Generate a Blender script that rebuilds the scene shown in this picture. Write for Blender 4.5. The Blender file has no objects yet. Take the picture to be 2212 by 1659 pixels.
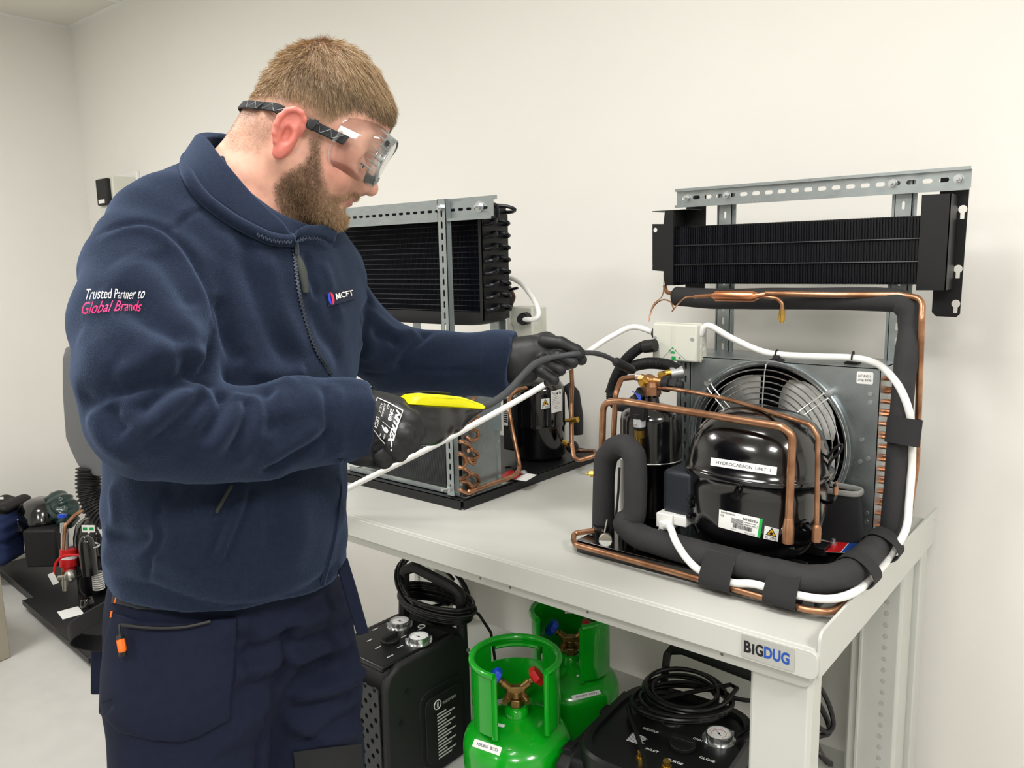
import bpy, math, random
import numpy as np
from mathutils import Vector, Matrix
from mathutils.bvhtree import BVHTree
from mathutils.geometry import tessellate_polygon
random.seed(7); rng = np.random.default_rng(7)
SC = bpy.context.scene
COL = SC.collection
PI = math.pi

# ---------------------------------------------------------------- camera
FPX = 1726.85                       # focal length in pixels of the 2212 x 1659 frame
CAM = np.array([0.36985, -1.14787, 1.489])
RM = np.array([[0.7715213554897157, 0.6358574575800652, -0.020978361783685725],
               [0.08247233824048353, -0.13265555523373707, -0.9877250716119217],
               [-0.6308352490535535, 0.7603208515524511, -0.15478724510145073]])   # rows: right, down, forward
cam_data = bpy.data.cameras.new('camera'); cam = bpy.data.objects.new('camera', cam_data); COL.objects.link(cam)
cam_data.sensor_width = 36.0; cam_data.lens = FPX / 2212 * 36.0; cam_data.clip_start = 0.02
_m = Matrix.Identity(4)
for i in range(3):
    _m[i][0] = RM[0][i]; _m[i][1] = -RM[1][i]; _m[i][2] = -RM[2][i]; _m[i][3] = CAM[i]
cam.matrix_world = _m
SC.camera = cam

# ---------------------------------------------------------------- light and exposure
SC.view_settings.view_transform = 'Standard'; SC.view_settings.look = 'None'
SC.view_settings.gamma = 1.0; SC.view_settings.exposure = 0.06; SC.view_settings.use_curve_mapping = False
world = bpy.data.worlds.new('world'); SC.world = world; world.use_nodes = True
world.node_tree.nodes['Background'].inputs[0].default_value = (1, 1, 1, 1)
world.node_tree.nodes['Background'].inputs[1].default_value = 0.15
CEIL = 2.72
def area(name, loc, sx, sy, power, color=(1, 0.99, 0.975), rot=(0, 0, 0)):
    l = bpy.data.lights.new(name, 'AREA'); l.shape = 'RECTANGLE'; l.size = sx; l.size_y = sy
    l.energy = power; l.color = color
    o = bpy.data.objects.new(name, l); o.location = loc; o.rotation_euler = rot; COL.objects.link(o); return o
PANELS = [(-0.5, -0.75), (-2.7, -1.1), (0.75, -2.0), (-1.0, -2.9), (1.6, -0.6)]
PW = [19, 36, 30, 25, 35]
for k, (px, py) in enumerate(PANELS):
    area('panel_light', (px, py, CEIL - 0.03), 0.58, 0.58, PW[k])

# ---------------------------------------------------------------- pixel -> world on a known plane
def ray(x, y): return RM.T @ np.array([(x - 1106) / FPX, (y - 829.5) / FPX, 1.0])
def _pl(x, y, ax, v):
    r = ray(x, y); return CAM + r * ((v - CAM[ax]) / r[ax])
def PX(x, y, v): return _pl(x, y, 0, v)
def PY(x, y, v): return _pl(x, y, 1, v)
def PZ(x, y, v): return _pl(x, y, 2, v)
def PD(x, y, d): return CAM + ray(x, y) * d
def V(p): return np.array(p, float)
lerp = lambda p, q, t: p * (1 - t) + q * t
def unit(v): v = V(v); n = np.linalg.norm(v); return v / n if n > 1e-12 else v

# ---------------------------------------------------------------- mesh builder
def frame_of(d, up=(0, 0, 1)):
    d = unit(d); up = V(up)
    if abs(np.dot(d, unit(up))) > 0.97: up = V((1, 0, 0)) if abs(d[0]) < 0.9 else V((0, 1, 0))
    a = unit(np.cross(up, d)); b = np.cross(d, a); return a, b, d
def fillet(pts, r, seg=5):
    pts = [V(p) for p in pts]; out = [pts[0]]
    for i in range(1, len(pts) - 1):
        a, b, c = pts[i - 1], pts[i], pts[i + 1]
        u, w = unit(a - b), unit(c - b); ang = math.acos(max(-1, min(1, float(np.dot(u, w)))))
        if ang > PI - 0.06: out.append(b); continue
        rr = r[i] if isinstance(r, (list, tuple)) else r
        t = min(rr / math.tan(ang / 2), np.linalg.norm(a - b) * .48, np.linalg.norm(c - b) * .48)
        p0, p1 = b + u * t, b + w * t
        for k in range(seg + 1):
            s = k / seg; out.append((1 - s) ** 2 * p0 + 2 * s * (1 - s) * b + s * s * p1)
    out.append(pts[-1]); return out
def spline(pts, n=8, closed=False):
    P = [V(p) for p in pts]; m = len(P); out = []
    rngi = range(m if closed else m - 1)
    for i in rngi:
        if closed: a, b, c, d = P[(i - 1) % m], P[i], P[(i + 1) % m], P[(i + 2) % m]
        else: a, b, c, d = P[max(i - 1, 0)], P[i], P[i + 1], P[min(i + 2, m - 1)]
        for k in range(n):
            t = k / n
            out.append(.5 * ((2 * b) + (c - a) * t + (2 * a - 5 * b + 4 * c - d) * t * t + (3 * b - a - 3 * c + d) * t ** 3))
    if not closed: out.append(P[-1])
    return out
class MB:
    def __init__(s): s.v = []; s.f = []; s.uv = None
    def add(s, vs, fs):
        o = len(s.v); s.v.extend([tuple(map(float, p)) for p in vs]); s.f.extend([tuple(i + o for i in f) for f in fs]); return s
    def hexa(s, c8):   # 8 corners: bottom 0-3 ccw, top 4-7
        return s.add(c8, [(3, 2, 1, 0), (4, 5, 6, 7), (0, 1, 5, 4), (1, 2, 6, 5), (2, 3, 7, 6), (3, 0, 4, 7)])
    def box(s, lo, hi):
        x0, y0, z0 = lo; x1, y1, z1 = hi
        return s.hexa([(x0, y0, z0), (x1, y0, z0), (x1, y1, z0), (x0, y1, z0), (x0, y0, z1), (x1, y0, z1), (x1, y1, z1), (x0, y1, z1)])
    def obox(s, c, ax, half):   # oriented box; ax = 3 unit vectors
        c = V(c); u, w, n = [V(a) * h for a, h in zip(ax, half)]
        return s.hexa([c - u - w - n, c + u - w - n, c + u + w - n, c - u + w - n, c - u - w + n, c + u - w + n, c + u + w + n, c - u + w + n])
    def tube(s, path, r, n=10, cap=True, closed=False, up=(0, 0, 1), flat=1.0):
        P = [V(p) for p in path]; m = len(P)
        R = r if hasattr(r, '__len__') else [r] * m
        T = []
        for i in range(m):
            if closed: T.append(unit(P[(i + 1) % m] - P[i - 1]))
            else: T.append(unit(P[min(i + 1, m - 1)] - P[max(i - 1, 0)]))
        a, b, _ = frame_of(T[0], up); vs = []
        for i in range(m):
            a = a - T[i] * np.dot(a, T[i]); a = unit(a); b = np.cross(T[i], a)
            for k in range(n):
                t = 2 * PI * k / n; vs.append(P[i] + (a * math.cos(t) + b * math.sin(t) * flat) * R[i])
        fs = []
        for i in range(m if closed else m - 1):
            j = (i + 1) % m
            for k in range(n): fs.append((i * n + k, i * n + (k + 1) % n, j * n + (k + 1) % n, j * n + k))
        if cap and not closed:
            fs.append(tuple(range(n - 1, -1, -1))); fs.append(tuple((m - 1) * n + k for k in range(n)))
        return s.add(vs, fs)
    def cyl(s, p0, p1, r0, r1=None, n=20): return s.tube([p0, p1], [r0, r0 if r1 is None else r1], n)
    def lathe(s, prof, o=(0, 0, 0), ax=(0, 0, 1), n=28, sx=1.0, sy=1.0, up=(0, 0, 1), power=2.0, a0=0.0, cap=True):
        a, b, d = frame_of(ax, up); o = V(o); vs = []
        if abs(unit(ax)[2]) > .99: a, b = V((1, 0, 0)), V((0, 1, 0)) * (1 if unit(ax)[2] > 0 else -1)
        for (r, z) in prof:
            for k in range(n):
                t = 2 * PI * k / n + a0; c, q = math.cos(t), math.sin(t)
                if power != 2.0:
                    c = math.copysign(abs(c) ** (2 / power), c); q = math.copysign(abs(q) ** (2 / power), q)
                vs.append(o + a * (r * c * sx) + b * (r * q * sy) + d * z)
        fs = []
        for i in range(len(prof) - 1):
            for k in range(n): fs.append((i * n + k, i * n + (k + 1) % n, (i + 1) * n + (k + 1) % n, (i + 1) * n + k))
        if cap:
            if prof[0][0] > 1e-6: fs.append(tuple(range(n - 1, -1, -1)))
            if prof[-1][0] > 1e-6: fs.append(tuple((len(prof) - 1) * n + k for k in range(n)))
        return s.add(vs, fs)
    def torus(s, c, ax, R, r, n=32, m=8):
        a, b, d = frame_of(ax); c = V(c)
        return s.tube([c + (a * math.cos(t) + b * math.sin(t)) * R for t in np.linspace(0, 2 * PI, n, endpoint=False)], r, m, closed=True, up=ax)
    def ellip(s, c, rad, n=20, m=12, ax=None):
        ax = ax or ((1, 0, 0), (0, 1, 0), (0, 0, 1)); ax = [V(a) for a in ax]; c = V(c); vs = []
        for i in range(m + 1):
            ph = PI * i / m - PI / 2
            for k in range(n):
                t = 2 * PI * k / n
                vs.append(c + ax[0] * (rad[0] * math.cos(ph) * math.cos(t)) + ax[1] * (rad[1] * math.cos(ph) * math.sin(t)) + ax[2] * (rad[2] * math.sin(ph)))
        fs = [(i * n + k, i * n + (k + 1) % n, (i + 1) * n + (k + 1) % n, (i + 1) * n + k) for i in range(m) for k in range(n)]
        return s.add(vs, fs)
    def plate(s, outline, holes, t, o, u, w):
        """flat sheet with holes: 2-D outline and holes in the (u, w) frame at o, thickness t along u x w"""
        o, u, w = V(o), V(u), V(w); nn = unit(np.cross(u, w)) * t
        loops = [outline] + list(holes)
        flat = [p for L in loops for p in L]
        tris = tessellate_polygon([[Vector((p[0], p[1], 0)) for p in L] for L in loops])
        N = len(flat); base = [o + u * p[0] + w * p[1] for p in flat]
        fs = []
        for a, b, c in tris:
            ar = (flat[b][0] - flat[a][0]) * (flat[c][1] - flat[a][1]) - (flat[b][1] - flat[a][1]) * (flat[c][0] - flat[a][0])
            if ar < 0: b, c = c, b
            fs.append((a + N, b + N, c + N)); fs.append((c, b, a))
        k0 = 0
        for li, L in enumerate(loops):
            m = len(L); A = sum(L[i][0] * L[(i + 1) % m][1] - L[(i + 1) % m][0] * L[i][1] for i in range(m))
            rev = (A < 0) != (li > 0)
            for i in range(m):
                a, b = k0 + i, k0 + (i + 1) % m
                if rev: a, b = b, a
                fs.append((a, b, b + N, a + N))
            k0 += m
        return s.add(base + [p + nn for p in base], fs)
    def band(s, L, U, t, closed=False, k=5):
        """rounded strap: at each station a stadium cross-section from L to U of thickness t"""
        m = len(L); L = [V(p) for p in L]; U = [V(p) for p in U]; vs = []; n = 2 * (k + 1)
        for i in range(m):
            j0, j1 = (i - 1) % m if closed else max(i - 1, 0), (i + 1) % m if closed else min(i + 1, m - 1)
            T = unit((L[j1] + U[j1]) - (L[j0] + U[j0])); h = unit(U[i] - L[i]); nn = unit(np.cross(T, h)) * (t / 2); hh = h * (t / 2)
            for q in range(k + 1):
                a = PI * q / k; vs.append(U[i] + nn * math.cos(a) + hh * math.sin(a) - hh)
            for q in range(k + 1):
                a = PI * q / k; vs.append(L[i] - nn * math.cos(a) - hh * math.sin(a) + hh)
        fs = []
        for i in range(m if closed else m - 1):
            j = (i + 1) % m
            for q in range(n): fs.append((i * n + q, j * n + q, j * n + (q + 1) % n, i * n + (q + 1) % n))
        if not closed: fs += [tuple(range(n)), tuple((m - 1) * n + q for q in range(n - 1, -1, -1))]
        return s.add(vs, fs)
    def hexnut(s, p0, p1, r): return s.cyl(p0, p1, r, n=6)
def rrect(x0, y0, x1, y1, r, n=4):
    out = []
    for cx, cy, a in ((x1 - r, y0 + r, -PI / 2), (x1 - r, y1 - r, 0), (x0 + r, y1 - r, PI / 2), (x0 + r, y0 + r, PI)):
        for k in range(n + 1): t = a + PI / 2 * k / n; out.append((cx + r * math.cos(t), cy + r * math.sin(t)))
    return out
def circ(cx, cy, r, n=20): return [(cx + r * math.cos(2 * PI * k / n), cy + r * math.sin(2 * PI * k / n)) for k in range(n)]
def slot(cx, cy, L, Wd, n=3):
    return rrect(cx - L / 2, cy - Wd / 2, cx + L / 2, cy + Wd / 2, min(L, Wd) * .499, n)

# ---------------------------------------------------------------- objects
def wmat(o):
    m = Matrix.Translation(o.location) @ o.rotation_euler.to_matrix().to_4x4()
    return (wmat(o.parent) @ m) if o.parent else m
def mesh_from(name, v, f, smooth=True, angle=38):
    me = bpy.data.meshes.new(name); me.from_pydata(v, [], f); me.validate(clean_customdata=False)
    if smooth:
        me.polygons.foreach_set('use_smooth', [True] * len(me.polygons))
        if angle: me.set_sharp_from_angle(angle=math.radians(angle))
    me.update(); return me
def obj(name, mb, mat, parent=None, label=None, cat=None, group=None, kind=None, smooth=True, angle=38, bevel=0, bseg=2):
    v = mb.v if isinstance(mb, MB) else mb[0]; f = mb.f if isinstance(mb, MB) else mb[1]
    if parent is not None:
        mi = np.array(wmat(parent).inverted()); a = np.asarray(v, float); v = a @ mi[:3, :3].T + mi[:3, 3]; off = None
        v = [tuple(p) for p in v]
    else:
        a = np.asarray(v, float); off = np.array([(a[:, 0].min() + a[:, 0].max()) / 2, (a[:, 1].min() + a[:, 1].max()) / 2, a[:, 2].min()])
        if kind == 'structure': off[:] = 0
        v = [tuple(p) for p in a - off]
    me = mesh_from(name, v, f, smooth, angle); o = bpy.data.objects.new(name, me); COL.objects.link(o)
    for m_ in (mat if isinstance(mat, (list, tuple)) else [mat]): me.materials.append(m_)
    if parent is not None: o.parent = parent
    else: o.location = off
    if bevel:
        b = o.modifiers.new('bevel', 'BEVEL'); b.width = bevel; b.segments = bseg; b.limit_method = 'ANGLE'; b.angle_limit = math.radians(40)
        b.harden_normals = False
    tag(o, label, cat, group, kind); return o
def tag(o, label=None, cat=None, group=None, kind=None):
    if label: o['label'] = label
    if cat: o['category'] = cat
    if group: o['group'] = group
    if kind: o['kind'] = kind
    return o
def thing(name, label, cat, loc=(0, 0, 0), group=None):
    o = bpy.data.objects.new(name, None); COL.objects.link(o); o.location = tuple(map(float, loc)); o.empty_display_size = .05
    return tag(o, label, cat, group)

# ---------------------------------------------------------------- materials
def srgb(h):
    h = h.lstrip('#'); c = [int(h[i:i + 2], 16) / 255 for i in (0, 2, 4)]
    return tuple(x / 12.92 if x <= .04045 else ((x + .055) / 1.055) ** 2.4 for x in c) + (1,)
MATS = {}
def mat(name, col, rough=.5, metal=0.0, noise=0.0, nscale=60, bump=0.0, bscale=200, bdist=.001, spec=.5, coat=0.0, sheen=0.0, trans=0.0,
        emit=0.0, rvar=0.0, alpha=1.0, col2=None, sss=0.0, detail=4, coatr=.05, ior=1.45, stretch=None, aniso=0):
    if name in MATS: return MATS[name]
    m = bpy.data.materials.new(name); m.use_nodes = True; nt = m.node_tree; N, L = nt.nodes, nt.links
    b = N['Principled BSDF']; c = srgb(col) if isinstance(col, str) else col
    b.inputs['Base Color'].default_value = c; b.inputs['Roughness'].default_value = rough; b.inputs['Metallic'].default_value = metal
    b.inputs['Specular IOR Level'].default_value = spec; b.inputs['Coat Weight'].default_value = coat; b.inputs['Coat Roughness'].default_value = coatr
    b.inputs['Sheen Weight'].default_value = sheen; b.inputs['Transmission Weight'].default_value = trans; b.inputs['Alpha'].default_value = alpha
    b.inputs['IOR'].default_value = ior; b.inputs['Anisotropic'].default_value = aniso
    if sss: b.inputs['Subsurface Weight'].default_value = sss; b.inputs['Subsurface Radius'].default_value = (.01, .004, .002); b.inputs['Subsurface Scale'].default_value = .6
    if emit: b.inputs['Emission Color'].default_value = c; b.inputs['Emission Strength'].default_value = emit
    if noise or bump or rvar:
        tc = N.new('ShaderNodeTexCoord'); src = tc.outputs['Object']
        if stretch:
            mp = N.new('ShaderNodeMapping'); mp.inputs['Scale'].default_value = stretch; L.new(src, mp.inputs[0]); src = mp.outputs[0]
    if noise or rvar:
        t = N.new('ShaderNodeTexNoise'); t.inputs['Scale'].default_value = nscale; t.inputs['Detail'].default_value = detail; L.new(src, t.inputs['Vector'])
    if noise:
        mx = N.new('ShaderNodeMix'); mx.data_type = 'RGBA'
        c2 = (srgb(col2) if col2 else tuple(x * (1 - noise) for x in c[:3]) + (1,))
        mx.inputs[6].default_value = c; mx.inputs[7].default_value = c2
        rp = N.new('ShaderNodeMapRange'); rp.inputs[1].default_value = .35; rp.inputs[2].default_value = .65; L.new(t.outputs['Fac'], rp.inputs[0])
        L.new(rp.outputs[0], mx.inputs[0]); L.new(mx.outputs[2], b.inputs['Base Color'])
    if rvar:
        r2 = N.new('ShaderNodeMapRange'); r2.inputs[1].default_value = .3; r2.inputs[2].default_value = .7
        r2.inputs[3].default_value = max(0, rough - rvar); r2.inputs[4].default_value = rough + rvar; L.new(t.outputs['Fac'], r2.inputs[0]); L.new(r2.outputs[0], b.inputs['Roughness'])
    if bump:
        t2 = N.new('ShaderNodeTexNoise'); t2.inputs['Scale'].default_value = bscale; t2.inputs['Detail'].default_value = 3; L.new(src, t2.inputs['Vector'])
        bp = N.new('ShaderNodeBump'); bp.inputs['Strength'].default_value = bump; bp.inputs['Distance'].default_value = bdist
        L.new(t2.outputs['Fac'], bp.inputs['Height']); L.new(bp.outputs[0], b.inputs['Normal'])
    MATS[name] = m; return m
M_wall = mat('wall_paint', '#EDEBE5', .75, bump=.12, bscale=160, bdist=.0008, noise=.015, nscale=3)
M_ceil = mat('ceiling_tile', '#E4E1D8', .9, bump=.3, bscale=300)
M_floor = mat('floor_vinyl', '#BFBEBA', .42, noise=.06, nscale=9, rvar=.08)
M_bench = mat('bench_powder_coat', '#C6C7C1', .42, bump=.15, bscale=900, bdist=.0002, noise=.02, nscale=12)
M_black = mat('black_enamel', '#08080A', .16, spec=.6, coat=.6, coatr=.06, rvar=.03, nscale=30)
M_blacks = mat('black_satin', '#101114', .42)
M_blackm = mat('black_matt_plastic', '#131315', .62, bump=.35, bscale=700, bdist=.0006)
M_rubber = mat('black_rubber', '#0F0F11', .5)
M_coilb = mat('black_coil_paint', '#070912', .38, spec=.4)
M_foam = mat('pipe_foam', '#2E2E30', .8, bump=.5, bscale=350, bdist=.0012, noise=.15, nscale=40)
M_velcro = mat('velcro_wrap', '#242426', .85, bump=.4, bscale=900, bdist=.0006)
M_galv = mat('galvanised_steel', '#AEB6B8', .33, .85, noise=.22, nscale=22, rvar=.1, detail=6)
M_zinc = mat('zinc_plated_steel', '#C9CDCE', .32, .8, noise=.12, nscale=30, rvar=.08)
M_chrome = mat('bright_wire', '#D8DADB', .2, .95)
M_alu = mat('aluminium', '#CFCFCB', .38, .75)
M_copper = mat('copper', '#BF9070', .34, .85, noise=.35, nscale=22, col2='#8A6044', rvar=.1)
M_copperb = mat('bright_copper', '#D48E66', .25, .9, noise=.2, nscale=40)
M_brass = mat('brass', '#C9A24E', .25, .9, noise=.15, nscale=60)
M_oldbrass = mat('dull_brass', '#9A7A4A', .38, .85, noise=.3, nscale=60)
M_white = mat('white_pvc', '#F1F1EE', .4)
M_cream = mat('cream_plastic', '#D6D7CC', .45)
M_paper = mat('white_label', '#F2F2F0', .45)
M_ink = mat('black_ink', '#15151A', .6)
M_grey = mat('grey_ink', '#8E9092', .6)
M_green = mat('green_enamel', '#0AA51C', .22, coat=.5, noise=.05, nscale=20, bump=.05, bscale=60)
M_greenp = mat('green_print', '#12A04A', .5)
M_blue = mat('blue_plastic', '#1546C8', .4); M_red = mat('red_plastic', '#C8181C', .4)
M_bluek = mat('blue_print', '#1F4FA8', .5)
M_yellow = mat('yellow_plastic', '#F2EC00', .4)
M_yel = mat('yellow_print', '#F2B705', .5)
M_orange = mat('orange_thread', '#F0701E', .6)
M_steel = mat('brushed_steel', '#B9B8B0', .3, .9)
M_cord = mat('black_flex', '#0C0C0E', .33)
M_wire = mat('blue_wire', '#2A4FC0', .4)

# ---------------------------------------------------------------- text and stickers
_tc = {}
def text_mesh(txt, bold=0.0, shear=0.0, space=1.0):
    k = (txt, bold, shear, space)
    if k in _tc: return _tc[k]
    cu = bpy.data.curves.new('t', 'FONT'); cu.body = txt; cu.offset = bold; cu.shear = shear; cu.space_character = space; cu.resolution_u = 3
    o = bpy.data.objects.new('t', cu); COL.objects.link(o)
    dg = bpy.context.evaluated_depsgraph_get(); me = o.evaluated_get(dg).to_mesh()
    v = np.array([p.co[:2] for p in me.vertices]); f = [tuple(p.vertices) for p in me.polygons]
    o.evaluated_get(dg).to_mesh_clear(); bpy.data.objects.remove(o)
    lo, hi = v.min(0), v.max(0); w, h = (hi - lo)
    v = (v - lo); r = (v, f, w, h); _tc[k] = r; return r
def text_mb(txt, o, u, w, height, width=None, bold=0, shear=0, align='l', mb=None, space=1.0):
    """flat lettering: origin o = lower left of the caps, u / w unit directions, cap height"""
    v, f, tw, th = text_mesh(txt, bold, shear, space); s = height / th; sx = s if width is None else width / tw
    o, u, w = V(o), V(u), V(w)
    if align == 'c': o = o - u * (tw * sx / 2)
    mb = mb or MB(); mb.add([o + u * (p[0] * sx) + w * (p[1] * s) for p in v], f); return mb
def bvh_of(*objs):
    vs, fs = [], []
    for o in objs:
        m = wmat(o); k = len(vs); vs += [m @ v.co for v in o.data.vertices]; fs += [tuple(i + k for i in p.vertices) for p in o.data.polygons]
    return BVHTree.FromPolygons(vs, fs)
def hit(bvh, x, y):
    d = ray(x, y); h = bvh.ray_cast(Vector(CAM), Vector(d).normalized())
    if h[0] is None: return None, None
    return np.array(h[0]), np.array(h[1])
class Quad:
    """a patch of a surface that is seen through four pixel corners (bl, br, tr, tl); uv in 0..1"""
    def __init__(s, bvh, c): s.b = bvh; s.c = [V(p) for p in c]
    def p(s, u, v, off):
        a = s.c[0] * (1 - u) * (1 - v) + s.c[1] * u * (1 - v) + s.c[2] * u * v + s.c[3] * (1 - u) * v
        h, n = hit(s.b, a[0], a[1])
        if h is None: h, n = s.last
        s.last = (h, n)
        if np.dot(n, ray(a[0], a[1])) > 0: n = -n
        return h + n * off
    def sheet(s, u0=0, v0=0, u1=1, v1=1, off=.0006, n=6, m=4, mb=None):
        mb = mb or MB(); top = []; 
        for j in range(m + 1):
            for i in range(n + 1): top.append(s.p(u0 + (u1 - u0) * i / n, v0 + (v1 - v0) * j / m, off))
        fs = [(j * (n + 1) + i, j * (n + 1) + i + 1, (j + 1) * (n + 1) + i + 1, (j + 1) * (n + 1) + i) for j in range(m) for i in range(n)]
        return mb.add(top, fs)
    def text(s, txt, u, v, h, w=None, off=.0012, bold=0, shear=0, mb=None, aspect=None, space=1.0, vert=False):
        """lettering with lower left at (u, v), height h and width w in patch units"""
        tv, f, tw, th = text_mesh(txt, bold, shear, space); mb = mb or MB()
        pts = [s.p(u + p[0] / tw * w, v + p[1] / th * h, off) for p in tv]
        return mb.add(pts, f)
    def poly(s, pts, off=.0012, mb=None):
        mb = mb or MB(); return mb.add([s.p(a, b, off) for a, b in pts], [tuple(range(len(pts)))])

# ---------------------------------------------------------------- implicit surfaces
class Field:
    """signed distance field sampled on a grid in a local frame; blended shapes, then a surface mesh"""
    def __init__(s, lo, hi, h):
        s.lo = V(lo); s.h = h; n = np.ceil((V(hi) - s.lo) / h).astype(int) + 1; s.n = n
        ax = [(s.lo[i] + h * np.arange(n[i])).astype(np.float32) for i in range(3)]
        s.X, s.Y, s.Z = ax[0][:, None, None], ax[1][None, :, None], ax[2][None, None, :]
        s.d = np.full(tuple(n), 1e3, np.float32)
    def _win(s, lo, hi):
        a = np.clip(np.floor((V(lo) - s.lo) / s.h).astype(int), 0, s.n); b = np.clip(np.ceil((V(hi) - s.lo) / s.h).astype(int) + 1, 0, s.n)
        return tuple(slice(int(p), int(q)) for p, q in zip(a, b))
    def _sub(s, w): return s.X[w[0]], s.Y[:, w[1]], s.Z[:, :, w[2]]
    def _blend(s, w, q, k, op):
        d = s.d[w]
        if op == 'add':
            if k <= 0: s.d[w] = np.minimum(d, q)
            else:
                h = np.clip(.5 + .5 * (d - q) / k, 0, 1); s.d[w] = d * (1 - h) + q * h - k * h * (1 - h)
        else:
            q = -q
            if k <= 0: s.d[w] = np.maximum(d, q)
            else:
                h = np.clip(.5 - .5 * (d - q) / k, 0, 1); s.d[w] = d * (1 - h) + q * h + k * h * (1 - h)
    def ell(s, c, rad, ax=None, k=.01, op='add'):
        c, rad = V(c), V(rad); R = rad.max() + k * 2 + .02
        w = s._win(c - R, c + R); x, y, z = s._sub(w)
        x, y, z = x - c[0], y - c[1], z - c[2]
        if ax is not None:
            A = [V(a) for a in ax]; x, y, z = [x * a[0] + y * a[1] + z * a[2] for a in A]
        k0 = np.sqrt((x / rad[0]) ** 2 + (y / rad[1]) ** 2 + (z / rad[2]) ** 2)
        k1 = np.sqrt((x / rad[0] ** 2) ** 2 + (y / rad[1] ** 2) ** 2 + (z / rad[2] ** 2) ** 2)
        s._blend(w, (k0 * (k0 - 1) / np.maximum(k1, 1e-6)).astype(np.float32), k, op); return s
    def cone(s, a, b, ra, rb, k=.01, op='add'):
        a, b = V(a), V(b); R = max(ra, rb) + 2 * k + .02
        w = s._win(np.minimum(a, b) - R, np.maximum(a, b) + R); x, y, z = s._sub(w)
        ba = b - a; L2 = max(float(ba @ ba), 1e-9)
        x, y, z = x - a[0], y - a[1], z - a[2]
        t = np.clip((x * ba[0] + y * ba[1] + z * ba[2]) / L2, 0, 1)
        q = np.sqrt((x - t * ba[0]) ** 2 + (y - t * ba[1]) ** 2 + (z - t * ba[2]) ** 2) - (ra + (rb - ra) * t)
        s._blend(w, q.astype(np.float32), k, op); return s
    def chain(s, pts, rs, k=.01, op='add'):
        for i in range(len(pts) - 1): s.cone(pts[i], pts[i + 1], rs[i], rs[i + 1], k, op)
        return s
    def cut(s, p, nrm, k=0.0):      # keep the side the normal points away from
        p, nrm = V(p), unit(nrm)
        q = ((s.X - p[0]) * nrm[0] + (s.Y - p[1]) * nrm[1] + (s.Z - p[2]) * nrm[2]).astype(np.float32)
        if k <= 0: s.d = np.maximum(s.d, q)
        else:
            h = np.clip(.5 - .5 * (s.d - q) / k, 0, 1); s.d = s.d * (1 - h) + q * h + k * h * (1 - h)
        return s
    def mesh(s, smooth=1):
        d = s.d.copy(); d[0] = d[-1] = 1; d[:, 0] = d[:, -1] = 1; d[:, :, 0] = d[:, :, -1] = 1
        neg = d < 0; n = s.n
        cnt = np.zeros(tuple(n - 1), np.int8)
        sl = lambda o, a: slice(o, n[a] - 1 + o)
        for i in (0, 1):
            for j in (0, 1):
                for k in (0, 1): cnt += neg[sl(i, 0), sl(j, 1), sl(k, 2)]
        act = (cnt > 0) & (cnt < 8); idx = np.full(tuple(n - 1), -1, np.int64)
        cells = np.argwhere(act); idx[act] = np.arange(len(cells))
        acc = np.zeros((len(cells), 3)); num = np.zeros(len(cells))
        C = cells.T
        corner = [(i, j, k) for i in (0, 1) for j in (0, 1) for k in (0, 1)]
        for a in corner:
            for b in corner:
                if sum(b) - sum(a) == 1 and all(q >= p for p, q in zip(a, b)):
                    da = d[C[0] + a[0], C[1] + a[1], C[2] + a[2]]; db = d[C[0] + b[0], C[1] + b[1], C[2] + b[2]]
                    m = (da < 0) != (db < 0); t = np.where(m, da / np.where(da == db, 1, da - db), 0)
                    p = np.array(a)[None] + t[:, None] * (np.array(b) - np.array(a))[None]
                    acc += p * m[:, None]; num += m
        v = s.lo + (cells + acc / num[:, None]) * s.h
        F = []
        for ax in range(3):
            o = [0, 0, 0]; A = [slice(None)] * 3; B = [slice(None)] * 3
            A[ax] = slice(0, n[ax] - 1); B[ax] = slice(1, n[ax])
            na, nb = neg[tuple(A)], neg[tuple(B)]; E = np.argwhere(na != nb)
            u, w = (ax + 1) % 3, (ax + 2) % 3
            E = E[(E[:, u] > 0) & (E[:, w] > 0) & (E[:, u] < n[u] - 1) & (E[:, w] < n[w] - 1)]
            fl = na[tuple(E.T)]
            def ix(du, dw):
                q = E.copy(); q[:, u] += du; q[:, w] += dw; return idx[tuple(q.T)]
            q = np.stack([ix(-1, -1), ix(0, -1), ix(0, 0), ix(-1, 0)], 1)
            q[~fl] = q[~fl][:, ::-1]; F.append(q)
        F = np.concatenate(F)
        v = smooth_mesh(v, F, smooth); return v, F
def smooth_mesh(v, F, it, lam=.5):
    if not it: return v
    e = np.concatenate([F[:, [i, (i + 1) % F.shape[1]]] for i in range(F.shape[1])]); e = np.concatenate([e, e[:, ::-1]])
    cnt = np.bincount(e[:, 0], minlength=len(v)).astype(float)
    for _ in range(it):
        for l in (lam, -lam * .96) if it > 1 else (lam,):
            s = np.stack([np.bincount(e[:, 0], weights=v[e[:, 1], k], minlength=len(v)) for k in range(3)], 1)
            v = v + l * (s / np.maximum(cnt, 1)[:, None] - v)
    return v
def normals(v, F):
    n = np.cross(v[F[:, 2]] - v[F[:, 0]], v[F[:, 3 % F.shape[1]]] - v[F[:, 1]]); out = np.zeros_like(v)
    for k in range(F.shape[1]):
        for c in range(3): out[:, c] += np.bincount(F[:, k], weights=n[:, c], minlength=len(v))
    return out / np.maximum(np.linalg.norm(out, axis=1), 1e-12)[:, None]
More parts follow.
